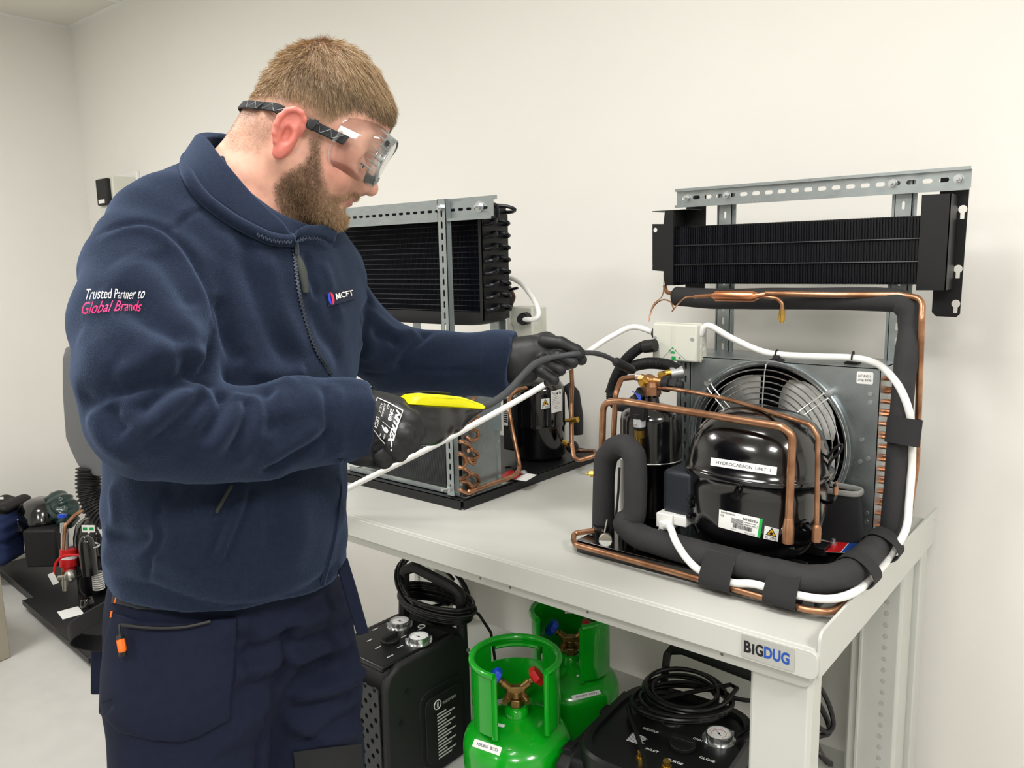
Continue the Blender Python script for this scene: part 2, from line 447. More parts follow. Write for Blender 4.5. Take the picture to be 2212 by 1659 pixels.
# ================================================================ the room
YW, XL, XR, YF = 0.80, -4.18, 3.2, -4.4
def struct(name, mb, m, **k): return obj(name, mb, m, kind='structure', smooth=False, **k)
struct('floor', MB().box((XL - .1, YF - .1, -.1), (XR + .1, YW + .1, 0)), M_floor)
struct('wall_back', MB().box((XL, YW, 0), (XR, YW + .1, CEIL)), M_wall)
struct('wall_left', MB().box((XL - .1, YF, 0), (XL, YW + .1, CEIL)), M_wall)
struct('wall_right', MB().box((XR, YF, 0), (XR + .1, YW + .1, CEIL)), M_wall)
struct('wall_front', MB().box((XL, YF - .1, 0), (XR, YF, CEIL)), M_wall)
ceil = struct('ceiling', MB().box((XL - .1, YF - .1, CEIL + .004), (XR + .1, YW + .1, CEIL + .1)), M_ceil)
mb = MB()
for i in range(14):
    x = XL + .012 + .6 * i
    if x < XR: mb.box((x - .012, YF, CEIL - .002), (x + .012, YW, CEIL + .006))
for j in range(10):
    y = YW - .012 - .6 * j
    if y > YF: mb.box((XL, y - .012, CEIL - .0015), (XR, y + .012, CEIL + .006))
struct('trim_1', mb, M_white)
M_lamp = mat('lamp_diffuser', '#FFF8EC', .5, emit=4)
PLAB = ['above the front of the workbench', 'above the floor behind his back', 'above and behind the camera, right', 'above and behind the camera, left', 'above the right end of the wall']
for (px, py), lb_ in zip(PANELS, PLAB):
    t = thing('ceiling_panel_light', 'square recessed light panel in the ceiling ' + lb_, 'ceiling light', (px, py, CEIL - .012), 'ceiling panel lights')
    fr = MB().plate(rrect(-.3, -.3, .3, .3, .004, 1), [rrect(-.285, -.285, .285, .285, .003, 1)], .012, (px, py, CEIL - .012), (1, 0, 0), (0, 1, 0))
    obj('frame', fr, M_white, t, smooth=False)
    obj('diffuser', MB().box((px - .285, py - .285, CEIL - .008), (px + .285, py + .285, CEIL + .002)), M_lamp, t, smooth=False)
# outlet box on the far end of the back wall
t = thing('socket_box', 'white isolator box with dark socket high on the wall behind his shoulder', 'electrical box', (-3.72, YW, 1.6))
q0 = PY(250, 470, .67); x0, z0 = q0[0], q0[2] - .02; zt = PY(250, 378, .67)[2]
wx = abs(PY(218, 420, .67)[0] - x0)
bx1 = x0; bx0 = x0 - wx - .03
obj('housing', MB().box((bx0, .67, z0), (bx1, YW, zt)), M_cream, t, bevel=.006)
obj('back_plate', MB().box((bx0 - .02, .785, z0 - .03), (bx1 + .012, YW, zt + .03)), M_white, t, bevel=.003)
zc = z0 + (zt - z0) * .63
mb = MB().box((bx0 + .03, .648, zc - .055), (bx1 - .02, .672, zc + .07)); sk = obj('socket_cover', mb, M_blackm, t, bevel=.006)
obj('lid_label', MB().box((bx0 + .05, .6465, zc - .045), (bx1 - .05, .6482, zc - .028)), M_paper, sk, smooth=False)
obj('gland', MB().cyl(((bx0 + bx1) / 2, .70, z0 - .05), ((bx0 + bx1) / 2, .70, z0 + .002), .028, n=12), M_rubber, t)
obj('cable', MB().tube(spline([((bx0 + bx1) / 2, .70, z0 - .04), ((bx0 + bx1) / 2, .72, z0 - .3), ((bx0 + bx1) / 2, .77, z0 - .8), ((bx0 + bx1) / 2, .77, .25)], 6), .012, 8), M_cord, t)

# ================================================================ the workbench
BX0, BX1, BD, BT = -1.55, 0.0, .75, .90
bench = thing('workbench', 'light grey steel workbench with a shelf and square posts, against the white wall', 'workbench', (-.775, .375, 0))
mb = MB().box((BX0, 0, BT - .012), (BX1, BD, BT)); top = obj('worktop', mb, M_bench, bench, bevel=.005, bseg=3)
# folded front lip with rounded end
lip = rrect(BX0, BT - .046, BX1 + .004, BT - .001, .012, 4)
obj('front_lip', MB().plate(lip, [], .012, (0, .004, 0), (1, 0, 0), (0, 0, 1)), M_bench, bench, bevel=.003)
lip2 = rrect(BX0 + .04, BT - .072, BX1 - .012, BT - .03, .012, 4)
hol = [circ(PY(a, b, .012)[0], BT - .060, .003, 8) for a, b in ((1038, 1225), (1102, 1247), (1270, 1302), (1560, 1404))]
obj('under_rail', MB().plate(lip2, hol, .010, (0, .020, 0), (1, 0, 0), (0, 0, 1)), M_bench, bench, bevel=.002)
# raised side flange
fl = [(0.0, BT - .046)] + [(.016 - .016 * math.cos(a), BT + .012 + .016 * math.sin(a)) for a in np.linspace(0, PI / 2, 6)] + [(BD, BT + .028), (BD, BT - .046)]
for X in (BX1, BX0 - .005):
    obj('side_flange', MB().plate([(p[0], p[1]) for p in fl], [circ(BD - .03, BT + .006, .004, 10)], .005, (X, 0, 0), (0, 1, 0), (0, 0, 1)), M_bench, bench, bevel=.002)
obj('rear_rail', MB().box((BX0, BD - .01, BT - .05), (BX1, BD, BT - .01)), M_bench, bench, bevel=.002)
# posts
M_hole = mat('hole_shade', '#B4B5AF', .5)
def post(x0, x1, y0, y1, rear):
    ch = .006
    out = [(x0, y0 + ch), (x0 + ch, y0), (x1 - ch, y0), (x1, y0 + ch), (x1, y1), (x1 - .02, y1), (x1 - .02, y1 - .004), (x1 - .004, y1 - .004), (x1 - .004, y0 + .006), (x0 + .004, y0 + .006), (x0 + .004, y1 - .004), (x0 + .02, y1 - .004), (x0 + .02, y1), (x0, y1)]
    p = obj('leg', MB().plate(out, [], BT - .05 - .015, (0, 0, .015), (1, 0, 0), (0, 1, 0)), M_bench, bench, bevel=.0015)
    obj('foot', MB().cyl(((x0 + x1) / 2, (y0 + y1) / 2, 0), ((x0 + x1) / 2, (y0 + y1) / 2, .016), .03, .022), M_rubber, p)
    if rear:
        for k in range(26):
            z = BT - .1 - k * .026
            obj('adjustment_hole' if 0 else 'hole_dimple', MB().cyl((x1 - .03, y0 - .0015, z), (x1 - .03, y0 + .002, z), .0046, n=10), M_hole, p)
        obj('corner_bead', MB().box((x0 + .022, y0 - .006, .02), (x0 + .03, y0 + .001, BT - .06)), M_bench, p, bevel=.002)
    return p
post(-.112, -.012, .0205, .066, False); post(BX0 + .01, BX0 + .11, .0205, .066, False)
post(-.125, -.02, .60, .68, True); post(BX0 + .02, BX0 + .125, .60, .68, True)
for X in (-.045, BX0 + .02):
    obj('rear_upright', MB().box((X, .685, .02), (X + .038, .735, BT - .012)), M_bench, bench, bevel=.003)
SHZ = .28
mb = MB().box((BX0 + .115, .03, SHZ - .03), (-.105, .74, SHZ)); obj('lower_shelf', mb, M_bench, bench, bevel=.004)
for X in (-.035, BX0 + .03): obj('side_rail', MB().box((X, .10, SHZ - .05), (X + .02, .60, SHZ - .005)), M_bench, bench, bevel=.003)
# maker's plate on the lip
def px_front(x, y): return PY(x, y, -.009)
a, b2 = px_front(1600, 1412), px_front(1716, 1449)
tl = px_front(1601, 1380)
pz1, pz0 = BT - .004, BT - .041
px0, px1 = px_front(1601, 1395)[0], px_front(1716, 1435)[0]
pl_ = obj('name_plate', MB().plate(rrect(px0, pz0, px1, pz1, .002, 2), [], .0012, (0, -.0081, 0), (1, 0, 0), (0, 0, 1)), M_alu, bench, smooth=False)
W_ = px1 - px0
tm = text_mb('B', (px0 + W_ * .055, -.0097, pz0 + .0085), (1, 0, 0), (0, 0, 1), .0195, W_ * .14, .035)
text_mb('i', (px0 + W_ * .21, -.0097, pz0 + .0085), (1, 0, 0), (0, 0, 1), .0175, W_ * .05, .04, mb=tm)
text_mb('G', (px0 + W_ * .275, -.0097, pz0 + .0085), (1, 0, 0), (0, 0, 1), .0195, W_ * .15, .035, mb=tm)
obj('lettering', tm, M_ink, pl_, smooth=False)
obj('lettering', text_mb('DUG', (px0 + W_ * .44, -.0097, pz0 + .0085), (1, 0, 0), (0, 0, 1), .0195, W_ * .47, .035), M_bluek, pl_, smooth=False)
# ================================================================ right-hand refrigeration rig
rig = thing('refrigeration_rig', 'open refrigeration rig with HYDROCARBON UNIT 1 compressor, at the right end of the workbench', 'refrigeration unit', (-.29, .35, BT))
def P(name, mb, m, par=rig, **k): return obj(name, mb, m, par, **k)
# base plate: folded black tray
mb = MB().plate(rrect(-.52, .118, -.045, .64, .004, 2), [], .003, (0, 0, BT + .024), (1, 0, 0), (0, 1, 0))
mb.box((-.52, .118, BT + .002), (-.045, .1215, BT + .026)).box((-.52, .6365, BT + .002), (-.045, .64, BT + .026)).box((-.52, .1215, BT + .002), (-.5165, .6365, BT + .026)).box((-.0485, .1215, BT + .002), (-.045, .6365, BT + .026))
base = P('base_plate', mb, M_black, bevel=.0008)
P('rubber_foot', MB().cyl((-.49, .15, BT), (-.49, .15, BT + .024), .012), M_rubber); P('rubber_foot', MB().cyl((-.08, .15, BT), (-.08, .15, BT + .024), .012), M_rubber)
P('rubber_foot', MB().cyl((-.49, .60, BT), (-.49, .60, BT + .024), .012), M_rubber); P('rubber_foot', MB().cyl((-.08, .60, BT), (-.08, .60, BT + .024), .012), M_rubber)
ZB = BT + .027
# ---- compressor
def compressor_shell(c, ax, ay, z0, z1, zs, power=2.6, n=56):
    H1 = zs - z0; H2 = z1 - zs
    prof = [(0, 0), (.50, .003), (.74, .010), (.88, .028), (.95, .052), (.978, .085)] + [(.985, H1 * .8), (.99, H1 - .008), (1.03, H1 - .005), (1.045, H1 - .002), (1.045, H1 + .003), (1.02, H1 + .006), (1.0, H1 + .008)]
    for t in np.linspace(.12, 1, 12): a = t * PI / 2; prof.append((math.cos(a) ** .62 * .995 + .0, H1 + H2 * (.06 + .94 * math.sin(a))))
    prof = [(r if r > 1e-3 else 0.0, z) for r, z in prof]
    return MB().lathe([(r, z) for r, z in prof], (c[0], c[1], z0), n=n, sx=ax, sy=ay, power=power)
CC = (-.204, .258)
comp = P('compressor', compressor_shell(CC, .124, .108, ZB + .010, 1.207, 1.094), M_black, angle=60)
bv_c = bvh_of(comp)
for dx, dy in ((-.085, -.06), (.085, -.06), (-.085, .06), (.085, .06)):
    P('mounting_foot', MB().box((CC[0] + dx - .028, CC[1] + dy - .02, ZB + .006), (CC[0] + dx + .028, CC[1] + dy + .02, ZB + .022)), M_blacks, comp, bevel=.001)
for (x, y) in ((1740, 1242), (1800, 1183), (1478, 1178)):
    g = PZ(x, y, ZB + .006)
    b = P('bolt', MB().cyl(g - (0, 0, .009), g + (0, 0, .002), .013, n=20).cyl(g + (0, 0, .002), g + (0, 0, .004), .009).hexnut(g + (0, 0, .004), g + (0, 0, .011), .0068).cyl(g + (0, 0, .011), g + (0, 0, .018), .0035), M_zinc)
g = PZ(1800, 1183, ZB)
P('bracket_arm', MB().box((g[0] - .03, g[1] - .03, ZB), (g[0] + .03, g[1] + .045, ZB + .006)), M_black, bevel=.001)
P('grommet', MB().lathe([(0, 0), (.015, 0), (.015, .004), (.011, .006), (.011, .010), (.015, .012), (.015, .018), (0, .018)], (-.148, .375, ZB + .02)), M_zinc)
# plug boss on the shell
def on(bv, x, y): h, n = hit(bv, x, y); return h, n
h, n = on(bv_c, 1591, 1070); P('plug', MB().cyl(h - n * .002, h + n * .006, .0095, .008).hexnut(h + n * .006, h + n * .010, .006), M_black, comp)
# stickers
lab = Quad(bv_c, [(1535, 1005), (1677, 1027), (1679, 1009), (1536, 988)])
s = P('name_label', lab.sheet(), M_paper, comp, smooth=True); P('lettering', lab.text('HYDROCARBON  UNIT  1', .085, .30, .40, .82), M_ink, s, smooth=False)
lab = Quad(bv_c, [(1552, 1138), (1642, 1162), (1648, 1121), (1554, 1100)])
s = P('rating_label', lab.sheet(), M_paper, comp)
P('green_stripe', lab.sheet(.935, 0, 1.0, 1, off=.0010), mat('label_green', '#19B24B', .4), s)
mb = lab.text('embraco', .05, .84, .12, .32); lab.text('NT6222U', .56, .72, .13, .34, bold=.02, mb=mb); lab.text('CE', .04, .66, .11, .08, mb=mb)
lab.text('RSI  X02', .3, .09, .05, .12, mb=mb); lab.text('WCC 18601304', .62, .05, .06, .25, mb=mb)
x = .34
while x < .80:
    w = random.choice([.006, .01, .016]); lab.sheet(x, .20, x + w, .42, off=.0011, n=1, m=2, mb=mb); x += w + random.choice([.007, .012])
for k in range(5): lab.sheet(.30, .66 - k * .055, .56 + .3 * (k % 2), .668 - k * .055 + .014, off=.0011, n=3, m=1, mb=mb)
for a_ in ((.29, .46, .9, .466), (.29, .70, .55, .706), (.29, .46, .294, .70), (.896, .46, .9, .60)): lab.sheet(*a_, off=.0011, n=3, m=2, mb=mb)
P('lettering', mb, M_ink, s, smooth=False)
def flame_sign(name, bv, quad, par, txt='R 290'):
    q = Quad(bv, quad); s_ = P(name, q.sheet(n=4), M_paper, par)
    P('warning_triangle', q.poly([(.12, .34), (.88, .34), (.5, .98)], off=.0010), M_ink, s_, smooth=False)
    P('triangle_fill', q.poly([(.22, .40), (.78, .40), (.5, .86)], off=.0014), M_yel, s_, smooth=False)
    fl_ = q.poly([(.42, .46), (.58, .46), (.62, .54), (.56, .64), (.52, .60), (.5, .74), (.43, .62), (.38, .54)], off=.0018)
    q.poly([(.40, .42), (.60, .42), (.60, .445), (.40, .445)], off=.0018, mb=fl_); q.text(txt, .14, .07, .2, .74, mb=fl_)
    P('lettering', fl_, M_ink, s_, smooth=False); return s_
flame_sign('flammable_label', bv_c, [(1649, 1163), (1680, 1170), (1683, 1143), (1652, 1135)], comp)
# electrical box on its left flank
ex0, ey0 = -.345, .155
q = PY(1432, 1105, .185); q2 = PY(1487, 1026, .185)
mb = MB().box((q[0], .180, q[2]), (q2[0] + .012, .255, q2[2] + .004))
eb = P('starter_cover', mb, mat('dark_blue_grey_plastic', '#1D222B', .45), comp, bevel=.010, bseg=4)
mb = MB()
for z in (1.0, 1.02, 1.035): mb.box((q2[0] + .004, .170, z), (q2[0] + .012, .18, z + .007))
P('clip', mb, M_blacks, eb, bevel=.001)
zq = q[2]; xq = q[0]
mb = MB().box((xq - .004, .165, zq - .026), (xq + .030, .205, zq + .003)).box((xq + .030, .172, zq - .018), (xq + .056, .20, zq + .002)).box((xq + .004, .16, zq - .028), (xq + .030, .168, zq - .012))
cl = P('cable_clamp', mb, M_white, comp, bevel=.002)
P('screw', MB().cyl((xq + .028, .156, zq - .02), (xq + .028, .162, zq - .02), .004, n=10), M_zinc, cl)
P('wire_clip', MB().tube(spline([(xq + .003, .166, zq - .028), (xq + .0, .162, zq - .045), (xq + .008, .160, zq - .052), (xq + .013, .163, zq - .045), (xq + .012, .166, zq - .03)], 5), .0012, 6), M_white, cl)
# ---- copper risers into the compressor
h1, n1 = on(bv_c, 1700, 1150); h2, n2 = on(bv_c, 1738, 1135)
def stub(name, h, n, x, y, r, zt):
    t = PY(x, y, 0); Y = h[1] - .022
    a = V((h[0], h[1], h[2])); b = V((PY(x, y, Y)[0], Y, h[2] - .002)); c = V((b[0], Y, zt))
    p = P(name, MB().tube(fillet([a + V(n) * -.004, b, c], .014, 6), r, 14), M_black, comp)
    P('collar', MB().torus(a + V(n) * .001, n, r + .003, .003), M_black, p); return b
b1 = stub('pipe_stub', h1, n1, 1703, 1140, .0072, 1.010); b2 = stub('pipe_stub', h2, n2, 1765, 1120, .0055, 1.012)
Yp = b1[1]
P('copper_sleeve', MB().lathe([(.0075, 0), (.0098, 0), (.0098, .028), (.0088, .032), (.0078, .042), (.0065, .045)], (b1[0], Yp, 1.000)), M_copper, comp)
P('copper_sleeve', MB().lathe([(.0058, 0), (.0078, 0), (.0078, .024), (.0062, .028), (.005, .03)], (b2[0], b2[1], 1.004)), M_copper, comp)
pth = [V((b1[0], Yp, 1.03)), PY(1712, 940, Yp), PY(1690, 922, Yp), PY(1480, 888, .17), PY(1345, 866, .19), PY(1303, 868, .195), PY(1300, 985, .195)]
P('discharge_pipe', MB().tube(fillet(pth, [0, .03, .02, .05, .03, .028, 0], 7), .0068, 14), M_copper)
# ---- valve above receiver
RC = (PY(1406, 1000, .345)[0], .345)      # receiver axis
rr_ = .066
prof = [(0, .0), (rr_ * .8, 0), (rr_, .012), (rr_, .125), (rr_ + .0012, .127), (rr_ + .0012, .133), (rr_, .135), (rr_, .215), (rr_ * .96, .228), (rr_ * .82, .238), (rr_ * .45, .247), (.018, .249), (.016, .262), (.019, .264), (.019, .268), (0, .268)]
recv = P('liquid_receiver', MB().lathe(prof, (RC[0], RC[1], ZB), n=40), M_black)
P('seam_highlight' if 0 else 'seam_glint', MB().torus((RC[0], RC[1], ZB + .130), (0, 0, 1), rr_ + .0008, .0018, 40, 6), M_chrome, recv)  # bright ring laid on as the glint along the black receiver's seam
bv_r = bvh_of(recv)
lab = Quad(bv_r, [(1330, 955), (1341, 960), (1341, 938), (1330, 934)])
vz = ZB + .268
VC = V((RC[0], RC[1], vz))
P('union_nut', MB().hexnut(VC, VC + (0, 0, .024), .021).lathe([(.021, .018), (.019, .027), (.012, .029), (0, .029)], VC), M_copper, recv)
YV = RC[1]
vc = PY(1402, 822, YV)
vl = MB().ellip(vc, (.016, .016, .014)).cyl(vc - (0, 0, .02), vc + (0, 0, .004), .013, n=8)
vl.hexnut(vc - V((.022, .004, -.004)), vc + V((.004, 0, 0)), .010).cyl(vc, vc + (.034, .004, -.004), .0105, n=12)
val = P('service_valve', vl, mat('valve_bronze', '#A97C4C', .36, .8, noise=.3, nscale=60), recv, angle=30)
P('port_cap', MB().hexnut(vc + V((-.002, -.026, -.002)), vc + V((-.001, -.010, -.001)), .0095).cyl(vc + V((-.002, -.031, -.002)), vc + V((-.002, -.026, -.002)), .0065, n=12), M_brass, val)
c0 = vc + V((.030, .004, -.004)); cd = unit(V((1, .12, -.06)))
mb = MB().tube([c0, c0 + cd * .004, c0 + cd * .016, c0 + cd * .018, c0 + cd * .042, c0 + cd * .046], [.015, .0175, .0175, .0125, .0115, .009], 20)
mb.hexnut(c0 + cd * .019, c0 + cd * .034, .0145); P('valve_cap', mb, M_blackm, val)
g0 = vc + V((.022, .03, .012)); P('gauge_port', MB().hexnut(g0 - (0, .02, 0), g0 + (0, .004, .0), .008).cyl(g0 + (0, .0, 0), g0 + (.02, .01, .004), .009, n=14), M_brass, val)
P('pressure_gauge', MB().cyl(g0 + (.01, .006, .0), g0 + (.03, .022, .004), .014, n=20), M_zinc, val)
# pipes at the valve
pth = [vc + V((-.016, -.002, .0)), PY(1372, 815, YV - .005), PY(1342, 818, YV - .04), PY(1330, 850, .27), PY(1322, 1010, .27)]
P('liquid_pipe', MB().tube(fillet(pth, .022, 6), .0058, 12), M_copper)
P('pipe_union', MB().cyl(PY(1387, 815, YV - .003), PY(1374, 814, YV - .005), .0075, n=14), M_zinc)
pth = [vc + V((.012, .0, -.016)), PY(1450, 840, .33), PY(1560, 860, .29), PY(1690, 898, .20), PY(1752, 918, b2[1]), PY(1767, 945, b2[1]), V((b2[0], b2[1], 1.02))]
P('suction_pipe', MB().tube(fillet(spline(pth[:4], 5) + pth[4:], .012, 4), .0042, 12), M_copper)
# pressure switch hanging before the receiver
sw = PY(1381, 905, .262)
def PS(x, y): return PY(x, y, .262)
s0 = P('pressure_switch', MB().cyl(PS(1381, 927), PS(1381, 893), .0125, n=22).box(tuple(PS(1366, 904) + (0, -.010, 0)), tuple(PS(1396, 878) + (0, .010, 0))), M_rubber, bevel=.001)
P('silver_band', MB().cyl(PS(1381, 921), PS(1381, 904), .0130, n=24), mat('silver_label', '#C4C6C8', .35, .3), s0)
P('band_print', text_mb('BELSO 02', PS(1368, 917) + (0, -.0135, 0), (1, 0, 0), (0, 0, 1), .004, .017), M_ink, s0, smooth=False)
P('brass_fitting', MB().hexnut(PS(1381, 946), PS(1381, 929), .0098).cyl(PS(1380, 951), PS(1380, 946), .006).hexnut(PS(1379, 962), PS(1379, 951), .0078).cyl(PS(1379, 966), PS(1379, 962), .005), M_brass, s0)
P('capillary', MB().tube(spline([PS(1379, 964), PY(1380, 985, .262), PY(1392, 1020, .262), PY(1394, 1060, .27)], 5), .0042, 10), M_copper, s0)
for k, (xa, xb) in enumerate(((1372, 1376), (1380, 1386), (1388, 1391))):
    P('blue_wire', MB().tube(spline([PS(xa, 885), PS(xa + 3 * (k - 1), 872), PY(1384 - k * 3, 858, .28), PY(1374, 850, .30), PY(1368 - k, 846, .32)], 5), .0012, 6), M_wire, s0)
# ---- corrugated black conduits
def corrugated(path, r, pitch=.0038, n=14, depth=.0016, ns=8, closed=False):
    p = spline(path, ns * 4); L = [0]
    for i in range(1, len(p)): L.append(L[-1] + np.linalg.norm(p[i] - p[i - 1]))
    L = np.array(L); A = np.array(p); tot = L[-1]; m = int(tot / pitch) * 4; t = np.linspace(0, tot, m)
    q = np.stack([np.interp(t, L, A[:, i]) for i in range(3)], 1)
    R = [r + (depth if (i % 4) in (1, 2) else 0) for i in range(m)]
    return MB().tube(list(q), R, n)
Yc = .41
P('conduit', corrugated([PY(1412, 745, Yc), PY(1385, 750, Yc), PY(1348, 782, Yc), PY(1324, 830, Yc), PY(1322, 865, Yc - .01), PY(1345, 878, Yc - .04), PY(1375, 862, .34), PY(1386, 845, .33)], .0105), M_rubber)
P('conduit_fitting', MB().cyl(PY(1416, 746, Yc), PY(1392, 749, Yc), .0145, n=12), M_rubber)
P('conduit', corrugated([PY(1318, 850, Yc + .03), PY(1330, 820, Yc + .03), PY(1352, 798, Yc + .02), PY(1395, 785, Yc), PY(1440, 788, Yc - .01), PY(1466, 802, Yc - .02)], .0115), M_rubber)
# ---- condenser: galvanised shroud with fan
FX0, FX1, FY, FZ0, FZ1 = -.478, -.049, .454, ZB, 1.268
FC = (-.268, 1.098); FR = .160
cond = P('condenser', MB().plate([(FX0, FZ0), (FX1, FZ0), (FX1, FZ1), (FX0, FZ1)], [circ(FC[0], FC[1], FR, 72)], .0015, (0, FY + .0015, 0), (1, 0, 0), (0, 0, 1)), M_galv, angle=30)
P('top_panel', MB().box((FX0, FY, FZ1 - .0015), (FX1, FY + .155, FZ1)).box((FX0, FY + .1535, FZ1 - .02), (FX1, FY + .155, FZ1)), M_galv, cond, smooth=False)
P('side_flange', MB().box((FX0, FY + .0015, FZ0), (FX0 + .0015, FY + .155, FZ1)), M_galv, cond, smooth=False)
# coil end plate with return bends
mb = MB().box((FX1 - .0015, FY, FZ0), (FX1, FY + .035, FZ1)).box((FX1 - .0015, FY + .035, FZ0), (FX1 + .0, FY + .12, FZ1)); P('end_plate', mb, M_galv, cond, smooth=False)
coil = P('finned_coil', MB().box((FX0 + .01, FY + .07, FZ0 + .004), (FX1 - .01, FY + .135, FZ1 - .006)), M_blacks, cond, smooth=False)
mb = MB()
for k in range(12):
    z = FZ0 + .022 + k * .0275; mb.cyl((FX0 + .01, FY + .066, z), (FX1 - .01, FY + .066, z), .005, n=8)
P('coil_tube', mb, M_blacks, cond, kind='stuff')
mb = MB()
for k in range(105):
    x = FX0 + .012 + k * .0039; mb.box((x, FY + .058, FZ0 + .006), (x + .0005, FY + .075, FZ1 - .008))
P('fin', mb, M_blacks, cond, kind='stuff', smooth=False)
for k in range(7):      # copper return bends
    z = FZ1 - .035 - k * .045
    for (dy, r_, tilt) in ((.030, .0125, 0), (.052, .0105, .5)):
        c = V((FX1, FY + dy, z)); pts = []
        for a in np.linspace(0, PI, 9): pts.append(c + V((.008 + .012 * math.sin(a), math.sin(tilt) * r_ * math.cos(a), math.cos(tilt) * r_ * math.cos(a))))
        pts = [c + V((-.002, math.sin(tilt) * r_, math.cos(tilt) * r_))] + pts + [c + V((-.002, -math.sin(tilt) * r_, -math.cos(tilt) * r_))]
        P('return_bend', MB().tube(pts, .0042, 8), M_copperb, cond)
for x, y in ((1880, 851), (1880, 869), (1862, 950), (1858, 997), (1875, 991), (1872, 1109), (1872, 1127)):
    g = PY(x, y, FY); P('rivet', MB().cyl(g - (0, .0015, 0), g, .0042, n=14), M_zinc, cond)
lab = MB().plate(rrect(PY(1850, 828, FY)[0], PY(1850, 828, FY)[2], PY(1886, 828, FY)[0], PY(1868, 803, FY)[2], .003, 3), [], .0006, (0, FY - .0001, 0), (1, 0, 0), (0, 0, 1))
s = P('handwritten_label', lab, M_paper, cond, smooth=False)
o_ = PY(1854, 814, FY - .0012); mb = text_mb('HC RIG 1', o_, (1, 0, 0), (0, 0, 1), .0048, .022, shear=.1); text_mb('270g R290', o_ - (.001, 0, .009), (1, 0, 0), (0, 0, 1), .0055, .025, shear=.1, mb=mb)
P('lettering', mb, M_ink, s, smooth=False)
# venturi ring
P('fan_ring', MB().lathe([(FR, .022), (FR, -.004), (FR + .004, -.010), (FR + .012, -.012), (FR + .014, -.010), (FR + .010, -.002)], (FC[0], FY, FC[1]), (0, 1, 0), n=72, up=(0, 0, 1), cap=False), M_galv, cond)
# fan
fan = P('fan_motor', MB().lathe([(0, 0), (.020, .0), (.032, .006), (.034, .012), (.034, .05), (.03, .06), (0, .06)], (FC[0], FY - .004, FC[1]), (0, 1, 0), n=32), M_alu, cond)
for k in range(4):
    a0 = math.radians(142 + 90 * k); vs = []; nr, na = 7, 8
    for i in range(nr + 1):
        r = .030 + (.148 - .030) * i / nr; wdt = .42 + .42 * math.sin(PI * min(1, i / nr * .62 + .1)); sk_ = -.22 * (i / nr) ** 2
        for j in range(na + 1):
            t = j / na - .5; rr2 = r - (.012 * (abs(t) * 2) ** 3 if i == nr else 0); a = a0 + t * wdt * 1.5 + sk_
            vs.append((FC[0] + rr2 * math.cos(a), FY + .022 + t * .034 + .010 * t * t, FC[1] + rr2 * math.sin(a)))
    m_ = (nr + 1) * (na + 1); vs += [(p[0], p[1] + .0012, p[2]) for p in vs]
    fs = [(i * (na + 1) + j, i * (na + 1) + j + 1, (i + 1) * (na + 1) + j + 1, (i + 1) * (na + 1) + j) for i in range(nr) for j in range(na)]
    fs += [tuple(q + m_ for q in f[::-1]) for f in fs]
    P('fan_blade', MB().add(vs, fs), M_alu, fan, angle=60)
# guard: rings and spokes of bright wire, slightly domed
def gy(r): return FY - .012 - .020 * math.sqrt(max(0, 1 - (r / .168) ** 2))
mb = MB()
for a in (math.radians(42), math.radians(138), math.radians(222), math.radians(318)):
    for s_ in (-.006, .006):
        dx, dz = math.cos(a), math.sin(a); pts = [(FC[0] + dx * r - dz * s_, gy(r) - .002, FC[1] + dz * r + dx * s_) for r in np.linspace(.025, .166, 12)]
        mb.tube(pts, .0014, 6)
    dx, dz = math.cos(a), math.sin(a); r = .174; mb.cyl((FC[0] + dx * r, FY, FC[1] + dz * r), (FC[0] + dx * r, FY - .016, FC[1] + dz * r), .007, n=12)
mb.tube([(FC[0] + .002, gy(r) - .003, FC[1] + r) for r in np.linspace(.02, .166, 12)] + [(FC[0] + .002, FY, FC[1] + .168)], .0014, 6)
guard = P('fan_guard', mb, M_chrome, cond)
for k in range(13):
    r = .024 + k * .0119; P('guard_ring', MB().torus((FC[0], gy(r), FC[1]), (0, 1, 0), r, .0012, 56, 6), M_chrome, guard) if 0 else P('guard_ring', MB().torus((FC[0], gy(r), FC[1]), (0, 1, 0), r, .0015, 56, 6), M_chrome, cond)
# slotted angle at the left edge carrying the junction box
def slotted(name, o, u, w, L, Wd, t, mat_, par, pitch=.03, sl=.016, sw_=.0055, start=.02, skip=(), flange=.008, thick=.002):
    """galvanised channel: length L along w, width Wd along u, slots along its middle, flanges turned back"""
    holes = []; k = 0; p = start
    while p + sl / 2 < L - .004:
        if k not in skip: holes.append(slot(0, p, sw_, sl))
        p += pitch; k += 1
    mb = MB().plate([(-Wd / 2, 0), (Wd / 2, 0), (Wd / 2, L), (-Wd / 2, L)], holes, -t, o, u, w)
    nn = unit(np.cross(V(u), V(w))); o = V(o); u = V(u); w = V(w)
    for s_ in (-1, 1):
        c = o + u * (s_ * (Wd / 2 - t / 2)) + w * (L / 2) - nn * (flange / 2); mb.obox(c, (u, w, nn), (t / 2, L / 2, flange / 2))
        c = o + u * (s_ * (Wd / 2 + .0035)) + w * (L / 2) - nn * flange; mb.obox(c, (u, w, nn), (.0035, L / 2, t / 2))
    return P(name, mb, mat_, par, angle=30)
slotted('slotted_strut', (PY(1480, 900, .448)[0], .448, ZB), (1, 0, 0), (0, 0, 1), 1.30 - ZB, .024, .0015, M_galv, rig)
